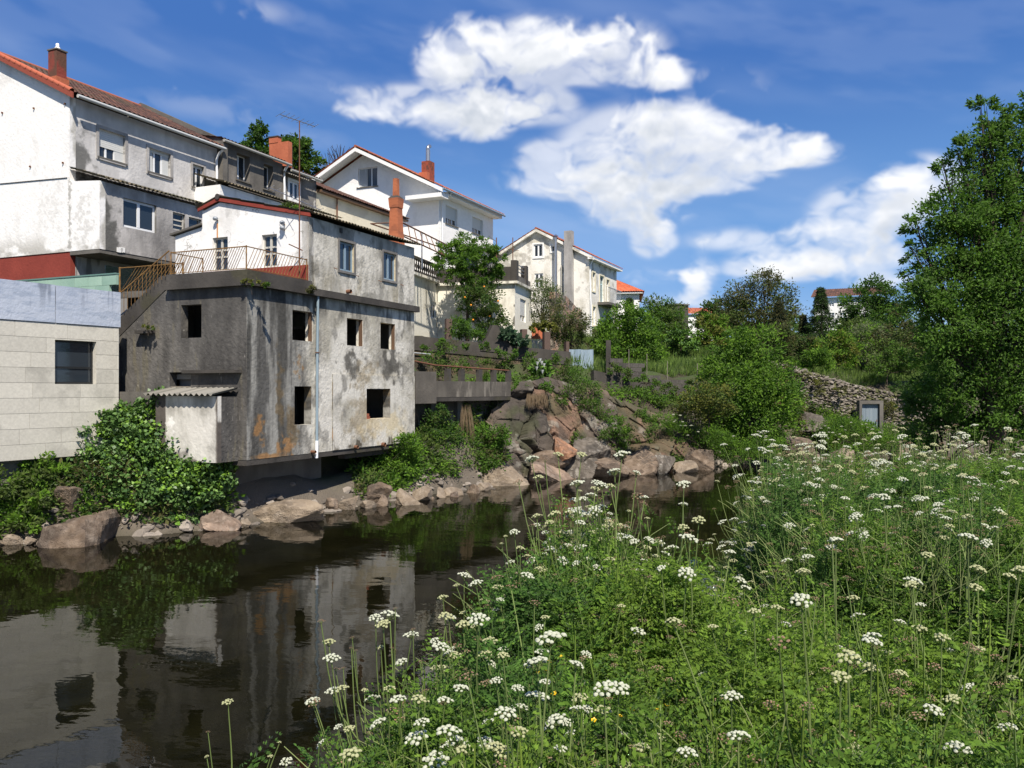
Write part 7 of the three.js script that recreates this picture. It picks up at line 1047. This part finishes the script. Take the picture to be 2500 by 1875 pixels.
// undergrowth of the near bank: feathery leaves, grass blades, bare stems (uncountable)
{
  const r = rng(1500), fr = [], gr = [], st = [], bd = [], br = [];
  const frondGeo = [0, 1].map(k => { const q = rng(1510 + k), Lf = new Leaves(200); for (let j = 0; j < 4; j++) { const a = q() * 6.283; const pal = [[0.75, 0.75, 0.75], [1.2, 1.2, 1.2]]; frond(Lf, V((q() - 0.5) * 0.08, (q() - 0.5) * 0.08, (q() - 0.5) * 0.08), V(Math.cos(a), 0.25 + q() * 0.7, Math.sin(a)).normalize(), 0.11 + q() * 0.09, q, pal); } return Lf.geo(); });
  const bare = (() => { const q = rng(1520), L = []; for (let k = 0; k < 3; k++) { const a = q() * 6.283, h = 0.6 + q() * 0.5, e = V(Math.cos(a) * 0.22, h, Math.sin(a) * 0.22), m = e.clone().multiplyScalar(0.55).add(V(0.02, 0.02, 0)); const g = taper([V((q() - 0.5) * 0.1, 0, (q() - 0.5) * 0.1), m, e], 0.0045, 0.0025, 4, 5); g.deleteAttribute('uv'); L.push(tint(g, [1, 1, 1])); for (const s of [0.25, -0.25]) { const g2 = taper([m, m.clone().lerp(e, 0.5).add(V(s * 0.2, 0.02, s * 0.1)), e.clone().add(V(s, -0.02, s * 0.4))], 0.0035, 0.002, 3, 4); g2.deleteAttribute('uv'); L.push(tint(g2, [1, 1, 1])); } } return merge(L); })();
  const ok = (x, z) => -sdist(NEARL, x, z) > 0.02;
  let guard = 0;
  while (fr.length < 64000 && guard++ < 800000) { const d = 1.6 + Math.pow(r(), 0.62) * 16, px = 500 + r() * 2250, x = (px - 1250) / FPX * d, z = -d; if (!ok(x, z)) continue; const q = -sdist(NEARL, x, z), y = groundH(x, z), hgt = (0.7 + (fbm(x * 0.9, z * 0.9, 3) - 0.5) * 0.9 + (vn(x * 4.3 + 7, z * 4.3) - 0.5) * 0.5) * sst(-0.3, 0.8, q), t = Math.pow(r(), 0.55); fr.push([x, y + t * hgt, z, (0.65 + r() * 0.6) * (1 + d * 0.03)]); }
  const half = fr.length >> 1, tn = (q, x, z) => { const n = fbm(x * 1.1 + 9, z * 1.1, 3); return pick(n > 0.53 ? [[0.135, 0.24, 0.028], [0.195, 0.31, 0.044]] : n > 0.40 ? [[0.10, 0.20, 0.026], [0.15, 0.26, 0.038]] : [[0.074, 0.165, 0.030], [0.11, 0.215, 0.044]], q); };
  scatter('feathery_undergrowth', 'dense feathery green leaves filling the near bank', frondGeo[0], leafMat, fr.slice(0, half), tn); scatter('feathery_leaves', 'fine divided leaves between the flower stems', frondGeo[1], leafMat, fr.slice(half), tn);
  const shootGeo = [0, 1].map(k => { const q = rng(1540 + k), L = [], Lf = new Leaves(500), e = V(0.07, 1, 0.04); for (let j = 0; j < 10; j++) { const t = 0.3 + 0.7 * j / 9, a = q() * 6.283; frond(Lf, V(e.x * t, t, e.z * t), V(Math.cos(a), 0.5 + q() * 0.7, Math.sin(a)).normalize(), (0.16 + q() * 0.1) * (1.25 - t * 0.7), q, [[0.8, 0.8, 0.8], [1.25, 1.25, 1.25]]); } const g = taper([V(0, 0, 0), V(0.02, 0.5, 0.02), e], 0.008, 0.003, 4, 6); g.deleteAttribute('uv'); L.push(tint(g, [1.3, 1.15, 1.3]).toNonIndexed(), Lf.geo().toNonIndexed()); return mergeGeometries(L); });
  const sh = [[], []]; guard = 0; while (sh[0].length + sh[1].length < 2600 && guard++ < 200000) { const d = 2.0 + Math.pow(r(), 0.66) * 14, px = 500 + r() * 2200, x = (px - 1250) / FPX * d, z = -d; if (!ok(x, z)) continue; const q = -sdist(NEARL, x, z); sh[r() < 0.5 ? 0 : 1].push([x, groundH(x, z) - 0.02, z, 0.9 + r() * 0.4, (0.78 + r() * 0.46) * sst(-0.5, 0.7, q)]); }
  scatter('leafy_shoots', 'upright leafy shoots rising from the near bank', shootGeo[0], leafMat, sh[0], tn); scatter('leafy_side_shoots', 'feathery upright shoots between the flowers', shootGeo[1], leafMat, sh[1], tn);
  guard = 0; while (gr.length < 3600 && guard++ < 300000) { const d = 1.8 + Math.pow(r(), 0.7) * 14, px = 500 + r() * 2250, x = (px - 1250) / FPX * d, z = -d; if (!ok(x, z)) continue; if (fbm(x * 0.7 + 30, z * 0.7, 3) < 0.45) continue; gr.push([x, groundH(x, z), z, 0.8 + r() * 0.5]); }
  scatter('bank_grass', 'long green grass blades between the dropwort stems', tuftGeo(22, 0.62, 0.012, 0.12, 1530), leafMat, gr, q => pick([[0.055, 0.15, 0.026], [0.10, 0.21, 0.038]], q));
  guard = 0; while (st.length < 2200 && guard++ < 100000) { const d = 2.2 + Math.pow(r(), 0.7) * 13, px = 600 + r() * 2100, x = (px - 1250) / FPX * d, z = -d; if (!ok(x, z) || -sdist(NEARL, x, z) < 0.3) continue; st.push([x, groundH(x, z) + 0.05, z, 0.6 + r() * 0.4]); }
  scatter('bare_stems', 'pale bare stems standing through the bank vegetation', bare, new THREE.MeshStandardMaterial({ color: 0xffffff, roughness: 0.8, vertexColors: true }), st, q => pick([[0.11, 0.17, 0.04], [0.21, 0.24, 0.09]], q));
  const dk = []; guard = 0; while (dk.length < 420 && guard++ < 100000) { const d = 2.0 + Math.pow(r(), 0.7) * 12, px = 600 + r() * 2100, x = (px - 1250) / FPX * d, z = -d; if (!ok(x, z) || fbm(x * 0.8 + 80, z * 0.8, 3) < 0.47) continue; dk.push([x, groundH(x, z) + 0.3 + r() * 0.5, z, 0.7 + r() * 0.6]); }
  scatter('dock_leaves', 'broad dock leaves among the finer growth', sprayGeo(9, 0.1, 0.13, 0.055, 1550), leafMat, dk, q => pick([[0.07, 0.16, 0.03], [0.13, 0.22, 0.05]], q));
  guard = 0; while (br.length < 2200 && guard++ < 100000) { const d = 2.6 + Math.pow(r(), 0.7) * 13, px = 800 + r() * 1800, x = (px - 1250) / FPX * d, z = -d; if (!ok(x, z) || -sdist(NEARL, x, z) < 0.4) continue; br.push([x, groundH(x, z) + 0.72 + r() * 0.38, z, 0.014 + r() * 0.022]); }
  scatter('spent_flower_heads', 'small brownish spent flower heads scattered through the bank', UMB.seed[0], umbelMat, br, q => { const t = 0.75 + q() * 0.5; return [t, t, t]; });
}
// weeds with white flower dots far across the river
{
  const r = rng(1600), L = []; const far = (px0, px1, py0, py1, d, n) => { for (let k = 0; k < n; k++) { const p = at(lerp(px0, px1, r()), lerp(py0, py1, r()), d - r() * 0.8); L.push([p.x, p.y, p.z, 0.04 + r() * 0.05]); } };
  far(1630, 1700, 1010, 1070, 42.4, 9); far(1700, 1900, 1050, 1075, 42.6, 8); far(2000, 2060, 1040, 1075, 48.4, 12); far(2050, 2150, 1030, 1060, 48.6, 8); far(1690, 1716, 874, 886, 57, 5);
  scatter('far_white_umbels', 'white flower heads among the weeds across the river', UMB.white[1], umbelMat, L, () => [1, 1, 1]);
}
renderer.render(scene, camera);
